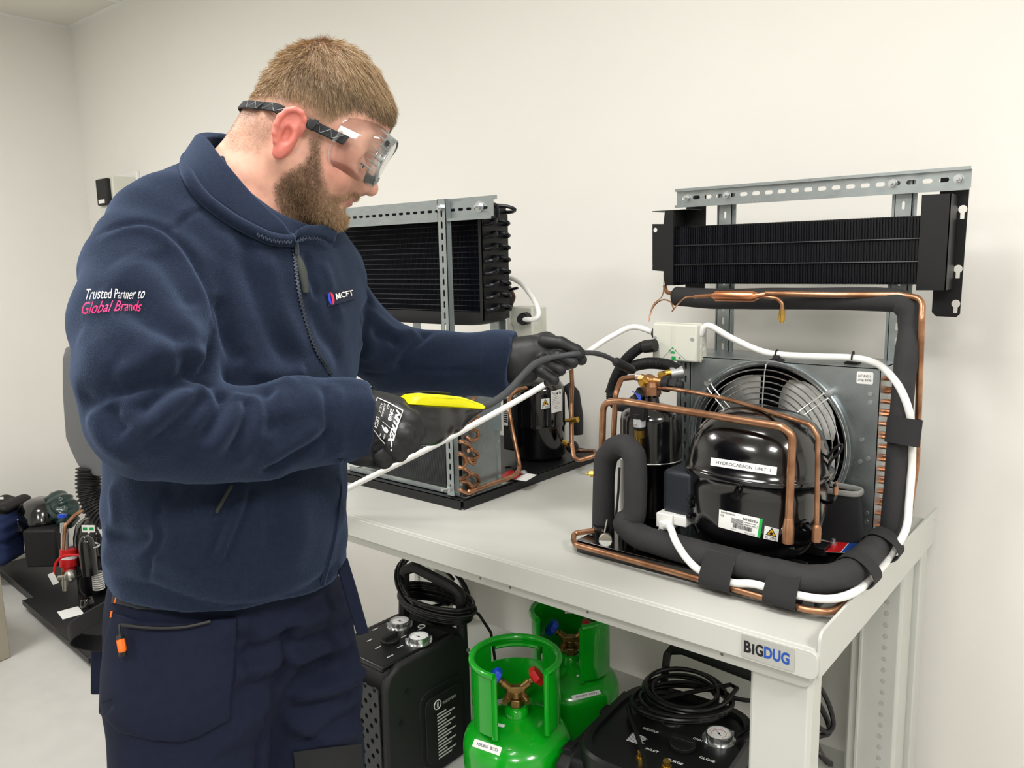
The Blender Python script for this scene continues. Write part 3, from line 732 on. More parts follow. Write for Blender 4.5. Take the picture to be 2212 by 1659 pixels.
# the tall struts behind, and the top rail
YR = .590
for xt in (1567, 1952):
    X = PY(xt, 430, YR)[0]; slotted('slotted_strut', (X, YR, ZB), (1, 0, 0), (0, 0, 1), PY(1500, 412, YR - .014)[2] - .002 - ZB, .032, .0015, M_galv, rig)
zr0, zr1 = PY(1460, 445, YR - .014)[2], PY(1460, 414, YR - .014)[2]
xr0, xr1 = PY(1462, 430, YR - .014)[0], PY(2098, 390, YR - .014)[0]
holes = []; npitch = 21
Lr = xr1 - xr0; hz = (zr1 - zr0)
rail = MB().plate([(0, 0), (Lr, 0), (Lr, hz), (0, hz)], [slot(Lr * (.035 + .0468 * 1.0 * k), hz * .50, .0180, .0085) for k in range(20)], .0018, (xr0, YR - .012, zr0), (1, 0, 0), (0, 0, 1))
rail.box((xr0, YR - .022, zr1 - .001), (xr1, YR - .012, zr1 + .001)).box((xr0, YR - .024, zr1 - .001), (xr1, YR - .022, zr1 + .005)).box((xr0, YR - .022, zr0 - .001), (xr1, YR - .012, zr0 + .001)).box((xr0, YR - .024, zr0 - .005), (xr1, YR - .022, zr0 + .001))
rail_o = P('mounting_rail', rail, M_galv, rig, angle=30)
for f_ in (.045, .205, .775, .965):
    c = V((xr0 + Lr * f_, YR - .016, zr0 + hz * .5)); P('bolt', MB().hexnut(c, c - (0, .006, 0), .0075).cyl(c, c - (0, .014, 0), .0035, n=10).cyl(c + (0, .004, 0), c + (0, .002, 0), .009, n=18), M_zinc, rail_o)
# ---- evaporator
YE = .545
def E3(x, y, Y=YE): return PY(x, y, Y)
ex_l, ex_r = E3(1455, 540)[0], E3(1992, 530)[0]; ez1 = E3(1455, 490)[2]; ez0 = E3(1455, 613)[2]
evap = P('evaporator', MB().box((ex_l - .002, YE + .004, ez0 + .004), (ex_r + .002, YE + .055, ez1 - .004)), M_coilb, smooth=False)
mb = MB(); nf = 96; H_ = ez1 - ez0
for k in range(nf):
    x = ex_l + (ex_r - ex_l) * (k + .5) / nf
    for (a, b, off) in ((0, .33, 0), (.335, .665, .0008), (.67, 1, 0)):
        z0, z1 = ez0 + H_ * a, ez0 + H_ * b; y = YE + off
        mb.hexa([(x, y, z0), (x + .0012, y, z0), (x + .0012, YE + .058, z0), (x, YE + .058, z0), (x - .0012, y, z1), (x, y, z1), (x, YE + .058, z1), (x - .0012, YE + .058, z1)])
P('fin', mb, M_coilb, evap, kind='stuff', smooth=False)
for f_ in (.333, .667): P('coil_tube', MB().cyl((ex_l, YE - .001, ez0 + H_ * f_), (ex_r, YE - .001, ez0 + H_ * f_), .0022, n=8), M_coilb, evap)
for f_ in (.17, .5, .83): P('coil_tube', MB().cyl((ex_l, YE + .014, ez0 + H_ * f_), (ex_r, YE + .014, ez0 + H_ * f_), .009, n=10), M_coilb, evap)
# left end bracket
a = lambda x, y, Y=YE - .004: (PY(x, y, Y)[0], PY(x, y, Y)[2])
pts = [a(1410, 484), a(1434, 484), a(1437, 455), a(1455, 455), a(1455, 616), a(1437, 617), a(1434, 586), a(1410, 584)]
P('end_bracket', MB().plate(pts, [circ(*a(1416, 497), .0055, 12), circ(*a(1411, 574), .001, 6)], .0018, (0, YE - .004, 0), (1, 0, 0), (0, 0, 1)), M_blacks, evap, smooth=False)
x1_, z1_ = a(1455, 455); x2_, z2_ = a(1507, 450)
P('end_bracket', MB().box((x1_, YE - .004, ez0 - .004), (x1_ + .0018, YE + .062, z1_)).box((x1_ - .055, YE - .006, z1_), (x1_ + .045, YE + .062, z1_ + .0016)).box((x1_, YE + .058, ez0 - .035), (x1_ + .050, YE + .060, zr1 - .003)), M_blacks, evap, smooth=False)
# right end bracket: front cover and rear keyhole plate
a = lambda x, y, Y=YE - .012: (PY(x, y, Y)[0], PY(x, y, Y)[2])
pts = [a(1992, 421), a(2056, 418), a(2044, 627), a(1979, 627)]
P('end_cover', MB().plate(pts, [], .0018, (0, YE - .012, 0), (1, 0, 0), (0, 0, 1)), M_blacks, evap, smooth=False)
xa = pts[1][0]; P('cover_edge', MB().box((xa - .002, YE - .0138, pts[2][1]), (xa, YE + .050, pts[1][1])), M_blacks, evap, smooth=False)
Yk = YE + .052
a = lambda x, y, Y=Yk: (PY(x, y, Y)[0], PY(x, y, Y)[2])
pts = [a(2033, 376), a(2097, 372), a(2074, 678), a(2066, 685), a(2022, 683), a(2013, 674)]
holes = []
for (cx, cy) in ((2080, 452), (2070, 581), (2065, 656)):
    c = a(cx, cy); r = .0078; w_ = .0036; hl = [(c[0] + r * math.cos(t), c[1] + r * math.sin(t)) for t in np.linspace(-PI / 2 + .5, 1.5 * PI - .5, 16)]
    holes.append(hl + [(c[0] - w_, c[1] - .018), (c[0] + w_, c[1] - .018)])
P('keyhole_plate', MB().plate(pts, holes, .0018, (0, Yk, 0), (1, 0, 0), (0, 0, 1)), M_blacks, evap, smooth=False)
P('return_bend', MB().torus(PY(2047, 475, YE + .03), (1, 0, 0), .010, .004, 20, 8), M_coilb, evap); P('return_bend', MB().torus(PY(2032, 608, YE + .03), (1, 0, 0), .010, .004, 20, 8), M_coilb, evap)
# ---- insulated suction line
YF_ = .152; ztop = PY(1700, 645, .475)[2]
XV = -.009; YV2 = .438
foam = [PY(1303, 1150, .19), PY(1306, 1010, .19), PY(1320, 975, .185), PY(1345, 962, .175), PY(1366, 978, .165), PY(1372, 1010, .16), PY(1370, 1110, .155),
        V((-.425, YF_ - .004, .975)), V((-.395, YF_ - .01, .957)), V((-.33, YF_ - .016, .953)), V((-.12, YF_ - .028, .953)), V((-.055, YF_ - .024, .955)), V((-.020, YF_ + .015, .957)), V((-.013, .23, .957)), V((-.012, .37, .958)),
        V((-.006, .405, .965)), PX(1926, 1130, -.002), PX(1937, 1000, .0), PX(1946, 900, .002), PX(1957, 780, .002), V((.001, .445, ztop - .045)), V((-.010, .448, ztop - .010)), V((-.045, .452, ztop + .002)), V((-.25, YV2 + .035, ztop)), V((-.40, YV2 + .055, ztop - .004)), PY(1462, 640, YV2 + .08)]
fp = spline(foam, 7); rad = [(.0228 if i < 49 else .0245 if i < 100 else .0245 - .0055 * min(1, (i - 100) / 10) if i < 128 else .019 + .003 * min(1, (i - 128) / 12)) * (1 + .02 * math.sin(i * .9)) for i in range(len(fp))]
foam_o = P('foam_insulation', MB().tube(fp, rad, 22), M_foam, angle=0)
P('foam_slit', MB().tube([PY(1338, 1010, .163), PY(1336, 1060, .165), PY(1330, 1120, .165)], .0025, 6), M_blackm, foam_o)
# velcro wraps
def wrap(p0, p1, r, ext=None):
    p0, p1 = V(p0), V(p1); L = np.linalg.norm(p1 - p0)
    return MB().tube([p0, p0 + (p1 - p0) * .02, p1 - (p1 - p0) * .02, p1], [r - .001, r, r, r - .001], 26)
def wrap2(name, c0, c1, ry, extra):
    """a wrap pulled round the foam and the pipes under it: an egg-shaped sleeve"""
    c0, c1 = V(c0), V(c1); d = unit(c1 - c0); ring = []
    a_ = unit(np.cross(d, (0, 0, 1))); b_ = np.cross(a_, d); out = V(extra); n = 30
    vs = []
    for c in (c0, c1):
        for k in range(n):
            t = 2 * PI * k / n; dirv = a_ * math.cos(t) + b_ * math.sin(t); w_ = max(0, float(np.dot(dirv, unit(out)))) ** 2
            vs.append(c + dirv * ry + out * w_)
    vs2 = [c_ for c_ in vs]; fs = [(k, (k + 1) % n, n + (k + 1) % n, n + k) for k in range(n)]
    inner = [(V(v) - (c0 if i < n else c1)) * .955 + (c0 if i < n else c1) for i, v in enumerate(vs)]
    fs += [tuple(2 * n + q for q in f[::-1]) for f in fs]
    fs += [(k + 2 * n, (k + 1) % n + 2 * n, (k + 1) % n, k) for k in range(n)] + [(n + k, n + (k + 1) % n, 3 * n + (k + 1) % n, 3 * n + k) for k in range(n)]
    return P(name, MB().add(vs2 + inner, fs), M_velcro)
wrap2('velcro_wrap', (PY(1530, 1225, .12)[0], YF_ - .021, .952), (PY(1597, 1240, .12)[0], YF_ - .024, .952), .0255, (-.0, -.026, -.020))
wrap2('velcro_wrap', (PY(1668, 1262, .12)[0], YF_ - .026, .952), (PY(1738, 1280, .12)[0], YF_ - .027, .952), .0255, (-.0, -.026, -.020))
wrap2('velcro_wrap', (-.014, .190, .957), (-.013, .230, .957), .0280, (.014, .0, -.004))
wrap2('velcro_wrap', (-.012, .330, .957), (-.012, .365, .958), .0280, (.014, .0, -.002))
wrap2('velcro_wrap', PX(1938, 957, .001), PX(1945, 900, .002), .0215, (.022, -.012, 0))
# ---- copper line along the base and up the right side
zc_ = .921
cp = [PY(1300, 1144, .165), PY(1240, 1152, .150), V((-.535, .128, zc_)), V((-.515, .107, zc_)), V((-.30, .098, zc_)), V((-.05, .092, zc_ - .004)), V((-.010, .096, zc_)), V((-.0075, .15, zc_)), V((-.007, .28, zc_)), V((-.007, .38, zc_)), V((.006, .415, .945)), V((.020, .420, .98)), PX(1980, 1000, .024), PX(1987, 800, .024), PX(1991, 690, .024), V((.020, .436, ztop + .006)), V((-.02, .438, ztop + .012)), PY(1800, 637, .432), PY(1655, 634, .430)]
P('liquid_line', MB().tube(fillet(cp, .022, 6), .0058, 12), M_copper)
# filter drier and access valve in front of the foam
Yd = .430
P('filter_drier', MB().tube([PY(1455, 640, Yd)] and [PY(x, y, Yd) for x, y in ((1537, 638), (1543, 638), (1547, 639), (1626, 640), (1632, 640), (1642, 638), (1660, 634))], [.004, .008, .0118, .0118, .0095, .006, .0045], 20), M_copperb)
P('tube_joint', MB().cyl(PY(1540, 638, Yd), PY(1500, 641, Yd), .0045, n=12), M_copper)
P('capillary_tube', MB().tube(spline([PY(1500, 641, Yd), PY(1480, 643, Yd), PY(1462, 660, Yd), PY(1452, 672, Yd - .02)], 6), .0016, 8), M_copper)
P('capillary_tube', MB().tube(spline([PY(1455, 668, .46), PY(1448, 652, .46), PY(1430, 648, .46), PY(1412, 662, .46), PY(1401, 690, .45)], 6), .0016, 8), M_copper)
P('capillary_tube', MB().tube(spline([PY(1434, 592, .55), PY(1434, 610, .53), PY(1430, 640, .48), PY(1410, 660, .465), PY(1402, 695, .45)], 6), .0012, 8), M_copper)
P('copper_tail', MB().tube(spline([PY(1436, 618, .55), PY(1440, 630, .54), PY(1452, 634, .53), PY(1466, 634, .53)], 6), .005, 10), M_copper)
P('access_tube', MB().tube(fillet([PY(1645, 640, Yd), PY(1680, 645, Yd), PY(1690, 655, Yd), PY(1690, 672, Yd)], .012, 6), .0042, 10), M_copper)
P('access_valve', MB().hexnut(PY(1690, 670, Yd), PY(1689, 680, Yd), .0062).cyl(PY(1689, 680, Yd), PY(1688, 692, Yd), .0068, n=12).cyl(PY(1688, 692, Yd), PY(1688, 697, Yd), .004, n=10), M_brass)
# ---- junction box
YJ = .425
j0, j1 = PY(1409, 776, YJ), PY(1506, 690, YJ)
jz0 = PY(1455, 780, YJ)[2]; jz1 = PY(1455, 701, YJ)[2] + .001
jb = P('junction_box', MB().box((j0[0], YJ, jz0), (j1[0], YJ + .05, jz1)), M_cream, bevel=.004, bseg=3)
P('box_rim', MB().box((j0[0] - .002, YJ + .018, jz0 - .002), (j1[0] + .002, YJ + .021, jz1 + .002)), M_cream, jb, bevel=.001)
mb = MB()
for fx, fz in ((.06, .62), (.90, .62)):
    c = V((j0[0] + (j1[0] - j0[0]) * fx, YJ, jz0 + (jz1 - jz0) * fz)); mb.cyl(c, c - (0, .0015, 0), .004, n=12)
P('screw', mb, M_zinc, jb)
jw = j1[0] - j0[0]; jh = jz1 - jz0
P('ridge', MB().box((j0[0] + jw * .43, YJ - .0012, jz0 + jh * .25), (j0[0] + jw * .445, YJ, jz1 - .004)).box((j0[0] + jw * .5, YJ - .0012, jz0 + jh * .25), (j0[0] + jw * .515, YJ, jz1 - .004)), M_cream, jb, smooth=False)
def JB(u, v, off=.0008): return (j0[0] + jw * u, YJ - off, jz0 + jh * v)
def strip(p, q, w_, mb): 
    p, q = V(p), V(q); d = unit(q - p); n_ = np.cross(d, (0, 1, 0)) * w_ / 2
    return mb.add([p - n_, q - n_, q + n_, p + n_], [(0, 1, 2, 3)])
mb = MB(); strip(JB(.25, .08), JB(.47, .35), .0008, mb); strip(JB(.47, .35), JB(.76, .06), .0008, mb); P('printed_triangle', mb, M_grey, jb, smooth=False)
mb = MB(); strip(JB(.38, .26), JB(.47, .37), .0016, mb); strip(JB(.47, .37), JB(.56, .27), .0016, mb); mb.add([JB(.42, .21), JB(.52, .21), JB(.52, .27), JB(.42, .27)], [(0, 1, 2, 3)]); mb.add([JB(.45, .02), JB(.54, .02), JB(.54, .13), JB(.45, .13)], [(0, 1, 2, 3)]); mb.add([JB(.60, .08), JB(.66, .08), JB(.63, .14)], [(0, 1, 2)])
text_mb('IP55', JB(.60, .02), (1, 0, 0), (0, 0, 1), .003, .009, mb=mb); text_mb('4x2.5mm', JB(.30, .03), (1, 0, 0), (0, 0, 1), .002, .010, mb=mb); P('printed_mark', mb, M_greenp, jb, smooth=False)
P('knockout', MB().torus((j1[0] + .0005, YJ + .025, jz0 + .030), (1, 0, 0), .009, .0012, 24, 6), M_cream, jb)
P('gland', MB().cyl((j0[0] - .008, YJ + .02, jz1 - .024), (j0[0] + .002, YJ + .02, jz1 - .024), .012, n=12), M_rubber, jb)
# ---- white cables
wc = [(j1[0] - .002, YJ + .02, jz1 - .022), PY(1530, 703, YJ + .02), PY(1580, 730, YJ + .03), PY(1640, 757, FY + .01), PY(1685, 766, FY + .015), PY(1760, 770, FY + .015), PY(1842, 773, FY + .015), PY(1890, 784, FY + .01), PY(1922, 808, .405), PY(1950, 850, .388), PY(1968, 910, .392), PY(1970, 1000, .402), PY(1964, 1080, .392), PY(1956, 1145, .372),
      V((.010, .34, .940)), V((.010, .26, .938)), V((.008, .18, .938)), V((-.004, .122, .940)), V((-.032, .099, .938)), V((-.085, .094, .937)), V((-.140, .095, .937)), PY(1580, 1258, .096), PY(1517, 1235, .100), PY(1485, 1208, .104), PY(1460, 1170, .112), PY(1448, 1140, .135), (xq + .018, .165, zq - .022)]
P('white_cable', MB().tube(spline(wc, 6), .0068, 14), M_white)
wc = [(j0[0] - .006, YJ + .02, jz1 - .024), PY(1370, 706, YJ), PY(1330, 722, YJ - .02), PY(1282, 752, YJ - .07), PY(1190, 822, .24), PY(1050, 903, .11), PY(910, 977, .02), PY(770, 1046, -.03), PY(700, 1085, -.04), PY(640, 1150, -.04), PY(620, 1250, -.05), PY(610, 1500, -.06), V((-1.02, -.07, .25)), V((-1.05, -.06, .02)), V((-1.12, -.02, .008)), V((-1.3, .05, .008))]
obj('power_cable', MB().tube(spline(wc, 6), .0064, 12), M_white, label='long white cable slanting from the junction box down past both gloved hands', cat='cable')
for x, y in ((1677, 768), (1842, 772)):
    c = PZ(x, y + 12, FZ1 + .001); 
    b = P('cable_tie_base', MB().lathe([(.019, 0), (.019, .002), (.009, .006), (.007, .012), (0, .012)], c, n=4, a0=PI / 4), M_blackm, cond, smooth=False)
    w0 = PY(x, y - 3, FY + .015); P('cable_tie', MB().torus(w0, (1, .1, -.1), .0082, .0018, 20, 6), M_blackm, b)
P('cable_tie', MB().tube(spline([PY(1782, 1000, .28), PY(1800, 972, .27), PY(1818, 960, .27), PY(1815, 975, .27), PY(1792, 1000, .27), PY(1788, 1030, .28)], 6), .0025, 6), M_rubber)
P('cable_tie', MB().tube(spline([PY(1774, 985, .30), PY(1786, 1010, .29), PY(1792, 1045, .28)], 6), .0025, 6), M_rubber)
P('process_tube', MB().tube(fillet([PY(1785, 1086, .27), PY(1798, 1084, .26), PY(1805, 1068, .26), PY(1805, 1045, .26)], .01, 5), .0038, 10), M_black)
P('crimped_tube', MB().tube([PY(1805, 1068, .26), PY(1805, 1055, .26), PY(1806, 1048, .26), PY(1807, 1040, .26)], [.0046, .0048, .0032, .0025], 10), M_copper)
# bulb of the thermostat and brass valve at the left
g = PZ(1308, 1180, ZB); P('solenoid_bulb', MB().tube([PY(1306, 1178, .170), PY(1306, 1150, .170)], .0095, 20).lathe([(0, .0), (.0135, 0), (.0135, .011), (.0125, .012), (.0, .012)], PY(1308, 1164, .158), unit((CAM - PY(1308, 1164, .158)) * (1, 1, .3)), n=28), M_steel); P('bulb_stem', MB().tube([PY(1306, 1150, .155), PY(1312, 1122, .16)], .002, 8), M_steel)
P('brass_valve', MB().tube([PY(1288, 1023, .19), PY(1276, 1023, .19)], .0068, 6).tube([PY(1276, 1023, .19), PY(1268, 1024, .19)], .0032, 10), M_brass)
mb = MB()
for k in range(2): mb.cyl((-.495 + .06 * k, .17, ZB), (-.495 + .06 * k, .17, ZB + .02), .016)
P('grommet', mb, M_black)
# ---- loose things on the rig's tray
sl = thing('neoprene_sleeve', 'black fabric sleeve with grey bound rims standing behind the HYDROCARBON UNIT 1 compressor', 'sleeve', (-.105, .412, ZB))
A, B = (-.108, .408), .0
sx_, sy_ = .047, .028; zt_ = PY(1850, 1062, .40)[2]; zb_ = ZB + .0
obj('cover', MB().lathe([(1.0, 0), (1.0, .004), (.84, zt_ - zb_ - .012), (.84, zt_ - zb_), (.80, zt_ - zb_), (.80, .004), (.9, .0)], (A[0], A[1], zb_), n=32, sx=sx_ + .008, sy=sy_, power=3.2, cap=False), mat('neoprene', '#1A1A1E', .85, bump=.5, bscale=900), sl)
M_trim = mat('grey_binding', '#8B8B88', .8, bump=.4, bscale=600)
for zz, sc in ((zt_, .845), (zb_ + .006, 1.01)):
    ring = []
    for k in range(32):
        t = 2 * PI * k / 32; c, q_ = math.cos(t), math.sin(t); p_ = 3.2
        ring.append((A[0] + sc * (sx_ + .008) * math.copysign(abs(c) ** (2 / p_), c), A[1] + sc * sy_ * math.copysign(abs(q_) ** (2 / p_), q_), zz))
    obj('binding', MB().band([V(r) - (0, 0, .009) for r in ring], [V(r) + (0, 0, .003) for r in ring], .007, closed=True), M_trim, sl)
c0, c1, c2, c3 = [PZ(x, y, ZB + .012) for x, y in ((1770, 1192), (1873, 1196), (1888, 1178), (1790, 1170))]
cd_ = thing('card', 'small red blue and white card lying under the bolt beside the black sleeve', 'card', c0)
def quadm(a, b, c, d, t=.0006): a, b, c, d = map(V, (a, b, c, d)); return MB().hexa([a, b, c, d, a + (0, 0, t), b + (0, 0, t), c + (0, 0, t), d + (0, 0, t)])

obj('sheet', quadm(c0, c1, c2, c3), M_paper, cd_, smooth=False)
for nm, t0, t1, m_ in (('red_panel', .0, .44, M_red), ('blue_panel', .46, .66, M_bluek)):
    up_ = V((0, 0, .0008)); obj(nm, quadm(lerp(c0, c1, t0) + up_, lerp(c0, c1, t1) + up_, lerp(c3, c2, t1) + up_, lerp(c3, c2, t0) + up_, .0002), m_, cd_, smooth=False)
tu = unit(c1 - c0); tw = unit(c3 - c0)
mb = MB()
for k in range(4): text_mb(['Danfoss', 'cooling', 'valves', 'parts'][k] if 0 else '-----------', lerp(c0, c1, .68) + tw * (.003 + .004 * k) + V((0, 0, .001)), tu, tw, .0006, .010, mb=mb)
obj('print', mb, M_ink, cd_, smooth=False)
# ================================================================ left-hand refrigeration rig
LX1, LX0, LY0, LY1 = -.893, -1.345, .180, .775
rig2 = thing('refrigeration_rig', 'open refrigeration rig behind the gloved hands, tall black coil on a slotted strut', 'refrigeration unit', ((LX0 + LX1) / 2, .45, BT))
def Q(name, mb, m, par=rig2, **k): return obj(name, mb, m, par, **k)
mb = MB().box((LX0, LY0, BT + .022), (LX1, LY1, BT + .026)).box((LX0, LY0, BT + .001), (LX1 - .006, LY0 + .003, BT + .0262)).box((LX1 - .003, LY0 + .006, BT + .001), (LX1, LY1, BT + .0262)).box((LX0, LY1 - .003, BT + .001), (LX1, LY1, BT + .0262)).box((LX0, LY0, BT + .001), (LX0 + .003, LY1, BT + .0262))
Q('base_plate', mb, M_blacks, bevel=.0008)
Z2 = BT + .027
for x, y in ((LX0 + .03, LY0 + .03), (LX1 - .03, LY0 + .03), (LX0 + .03, LY1 - .03), (LX1 - .03, LY1 - .03)): Q('rubber_foot', MB().cyl((x, y, BT), (x, y, BT + .024), .012), M_rubber)
XS = -.912   # side plate of the condenser
ct = PX(1083, 850, XS)[2]; yb = PX(1083, 1040, XS)[1]; ct = 1.168
c2 = Q('condenser', MB().box((XS - .0015, .205, Z2), (XS, yb, ct)).box((XS - .0015, .205, ct - .001), (XS + .0, yb, ct)), M_galv, smooth=False)
Q('top_panel', MB().box((LX0 + .02, .20, ct - .0012), (XS, yb, ct)), M_galv, c2, smooth=False)
Q('tray_flange', MB().box((LX0 + .02, .196, Z2), (XS + .016, yb + .01, Z2 + .0015)).box((XS, .2, Z2), (XS + .0015, yb, Z2 + .010)).box((LX0 + .02, .196, Z2), (XS - .03, .198, Z2 + .014)), M_galv, c2, smooth=False)
Q('edge_flange', MB().box((XS, yb - .016, Z2 + .01), (XS + .003, yb - .0145, ct)), M_galv, c2, smooth=False)
xcl = PY(963, 1000, .203)[0]
co = Q('coil_core', MB().box((LX0 + .03, .212, Z2 + .016), (xcl, .30, ct - .004)), mat('coil_dark', '#2A2C2E', .5, .4), c2, smooth=False)
M_fin = mat('aluminium_fin', '#6E7174', .4, .7, noise=.25, nscale=30)
mb = MB()
for k in range(150):
    x = LX0 + .032 + k * (xcl - LX0 - .034) / 150; mb.box((x, .204, Z2 + .018), (x + .0006, .214, ct - .006))
Q('fin', mb, M_fin, c2, kind='stuff', smooth=False)
mb = MB()
for k in range(24):
    z = Z2 + .022 + k * (ct - Z2 - .03) / 24; mb.cyl((LX0 + .03, .209, z), (xcl, .209, z), .0022, n=6)
Q('coil_tube', mb, M_fin, c2, kind='stuff')
for z in (Z2 + .02, Z2 + .11, Z2 + .2):
    for y in (.225, yb - .008): Q('rivet', MB().cyl((XS, y, z), (XS + .002, y, z), .0035, n=10), M_zinc, c2)
# strut on the front corner, up to the rail
xs = PY(978, 1000, .196)[0]
def slot2(name, o, u, w, L, Wd, par=rig2, **k):
    holes = []; p = .02
    while p + .01 < L: holes.append(slot(0, p, .0055, .016)); p += .0258
    mb = MB().plate([(-Wd / 2, 0), (Wd / 2, 0), (Wd / 2, L), (-Wd / 2, L)], holes, -.0015, o, u, w)
    nn = unit(np.cross(V(u), V(w))); o = V(o); u = V(u); w = V(w)
    for s_ in (-1, 1):
        mb.obox(o + u * (s_ * (Wd / 2 - .0007)) + w * (L / 2) - nn * .005, (u, w, nn), (.0007, L / 2, .005)); mb.obox(o + u * (s_ * (Wd / 2 + .0035)) + w * (L / 2) - nn * .010, (u, w, nn), (.0035, L / 2, .0007))
    return Q(name, mb, M_galv, par, angle=30)
ztr = PY(1000, 440, .19)[2]
st = slot2('slotted_strut', (xs, .186, Z2 + .002), (1, 0, 0), (0, 0, 1), ztr + .012 - Z2, .026)
bz = PY(965, 448, .184)[2]; Q('bolt', MB().hexnut((xs, .186, bz), (xs, .178, bz), .008).cyl((xs, .18, bz), (xs, .174, bz), .0035, n=10), M_zinc, st)
g = V((xs, .186, Z2 + .02)); Q('bolt', MB().hexnut(g, g - (0, .008, 0), .007).cyl(g, g + V((-.006, -.024, 0)), .0035, n=10), M_zinc, st)
# top rail
r1 = PY(1063, 440, .194); rz1 = PY(1063, 428, .194)[2]; rz0 = PY(1063, 466, .194)[2]; rx0 = -1.34
mbh = [slot(.013 + .0245 * k, (rz1 - rz0) / 2, .0155, .0062) for k in range(int((r1[0] - rx0) / .0245))]
mb = MB().plate([(0, 0), (r1[0] - rx0, 0), (r1[0] - rx0, rz1 - rz0), (0, rz1 - rz0)], mbh, .0015, (rx0, .199, rz0), (1, 0, 0), (0, 0, 1))
mb.box((rx0, .199, rz1 - .001), (r1[0], .212, rz1)).box((rx0, .190, rz0 - .001), (r1[0], .199, rz0)).box((rx0, .188, rz0 - .006), (r1[0], .190, rz0)).box((rx0, .212, rz1), (r1[0] - .002, .2135, rz1 + .008))
rl = Q('mounting_rail', mb, M_galv, angle=30)
c = PY(1036, 446, .197); Q('bolt', MB().cyl(c, c - (0, .002, 0), .012).hexnut(c - (0, .002, 0), c - (0, .009, 0), .008).cyl(c, c - (0, .016, 0), .0035, n=10), M_zinc, rl)
Q('rear_strut', MB().box((xs - .25, .32, ct), (xs - .225, .324, rz1)), M_galv, smooth=False); Q('rear_strut', MB().box((xs + .018, .324, ct - .1), (xs + .045, .327, 1.40)), M_galv, smooth=False)
# hanging evaporator
YE2 = .235
e1x = PY(1046, 590, YE2)[0]; e0x = -1.36; ez1 = PY(1046, 462, YE2)[2]; ez0 = PY(1046, 692, YE2)[2]
ev = Q('evaporator', MB().box((e0x, YE2 + .004, ez0 + .012), (e1x - .002, YE2 + .085, rz1 - .004)), M_coilb, smooth=False)
mb = MB(); nf = 120
for k in range(nf):
    x = e0x + (e1x - .006 - e0x) * k / nf; mb.box((x, YE2 - .002, ez0 + .012), (x + .0007, YE2 + .006, ez1))
Q('fin', mb, M_coilb, ev, kind='stuff', smooth=False)
for k in range(18):
    z = ez0 + .02 + (ez1 - ez0 - .03) * k / 17; Q('coil_tube', MB().cyl((e0x, YE2 - .0006, z), (e1x - .004, YE2 - .0003, z), .0012, n=6), M_coilb, ev)
Q('end_plate', MB().box((e1x - .010, YE2 - .006, ez0), (e1x, YE2 - .003, ez1 + .002)).box((e1x - .0015, YE2 - .006, ez0), (e1x, YE2 + .088, ez1 + .002)), M_blacks, ev, smooth=False)
for k in range(8):
    z = ez1 - .018 - k * (ez1 - ez0 - .03) / 7.6
    for dy, tl in ((.016, .005), (.060, -.004)):
        pts = [(e1x - .002, YE2 + dy - .014, z - tl)] + [(e1x + .008 + .014 * math.sin(a), YE2 + dy - .014 * math.cos(a), z - tl * math.cos(a)) for a in np.linspace(0, PI, 9)] + [(e1x - .002, YE2 + dy + .014, z + tl)]
        Q('return_bend', MB().tube(pts, .0042, 8), M_coilb, ev)
Q('drip_pan', MB().lathe([(.0, -.02), (.8, -.02), (.97, -.010), (1, .0), (1, .012), (.97, .012), (.97, 0), (0, -.012)], ((e0x + e1x) / 2, YE2 + .042, ez0 + .006), n=40, sx=(e1x - e0x) / 2 + .008, sy=.052, power=5), M_blackm, ev)
Q('connection_loop', MB().tube(fillet([PY(1062, 441, .25), PY(1074, 443, .25), PY(1075, 470, .25)], .01), .0045, 8), M_coilb, ev)
Q('connection_loop', MB().tube(spline([PY(1066, 446, .26), PY(1090, 445, .27), PY(1108, 450, .28), PY(1112, 454, .29), PY(1104, 458, .31), PY(1080, 458, .32)], 6), .004, 8), M_coilb, ev)
# condenser return bends (copper)
def sp(x, y, off=.010): return PX(x, y, XS + off)
bends = [[(997, 872), (1018, 866), (1028, 852), (1020, 842)], [(993, 905), (1006, 914), (1024, 910), (1034, 900), (1024, 892), (1010, 897)], [(1014, 888), (1014, 896), (1008, 918)],
         [(1012, 926), (1030, 930), (1032, 945), (1020, 952), (1010, 945)], [(995, 954), (1010, 958), (1016, 968), (1012, 974)], [(1014, 968), (1026, 974), (1032, 984), (1024, 992), (1008, 990)], [(1026, 990), (1024, 1002), (1012, 994)],
         [(993, 980), (1004, 986), (1006, 1000), (1000, 1010), (993, 1010)], [(1002, 1012), (1014, 1020), (1010, 1030), (996, 1034)], [(1016, 1022), (1030, 1028), (1034, 1042), (1022, 1050), (1014, 1048)],
         [(998, 1040), (1012, 1042), (1018, 1056), (1012, 1062)], [(994, 1058), (1010, 1066), (1026, 1062), (1020, 1054)]]
for k, b in enumerate(bends):
    pts = [sp(*b[0], -.002)] + [sp(x, y, .010 + .006 * (i % 2)) for i, (x, y) in enumerate(b)] + [sp(*b[-1], -.002)]
    Q('return_bend', MB().tube(spline(pts, 4), .0046, 10), M_copper, c2)
    for e in (b[0], b[-1]): Q('braze_ring', MB().torus(sp(*e, .0015), (1, 0, 0), .005, .0012, 12, 6), M_zinc, c2)
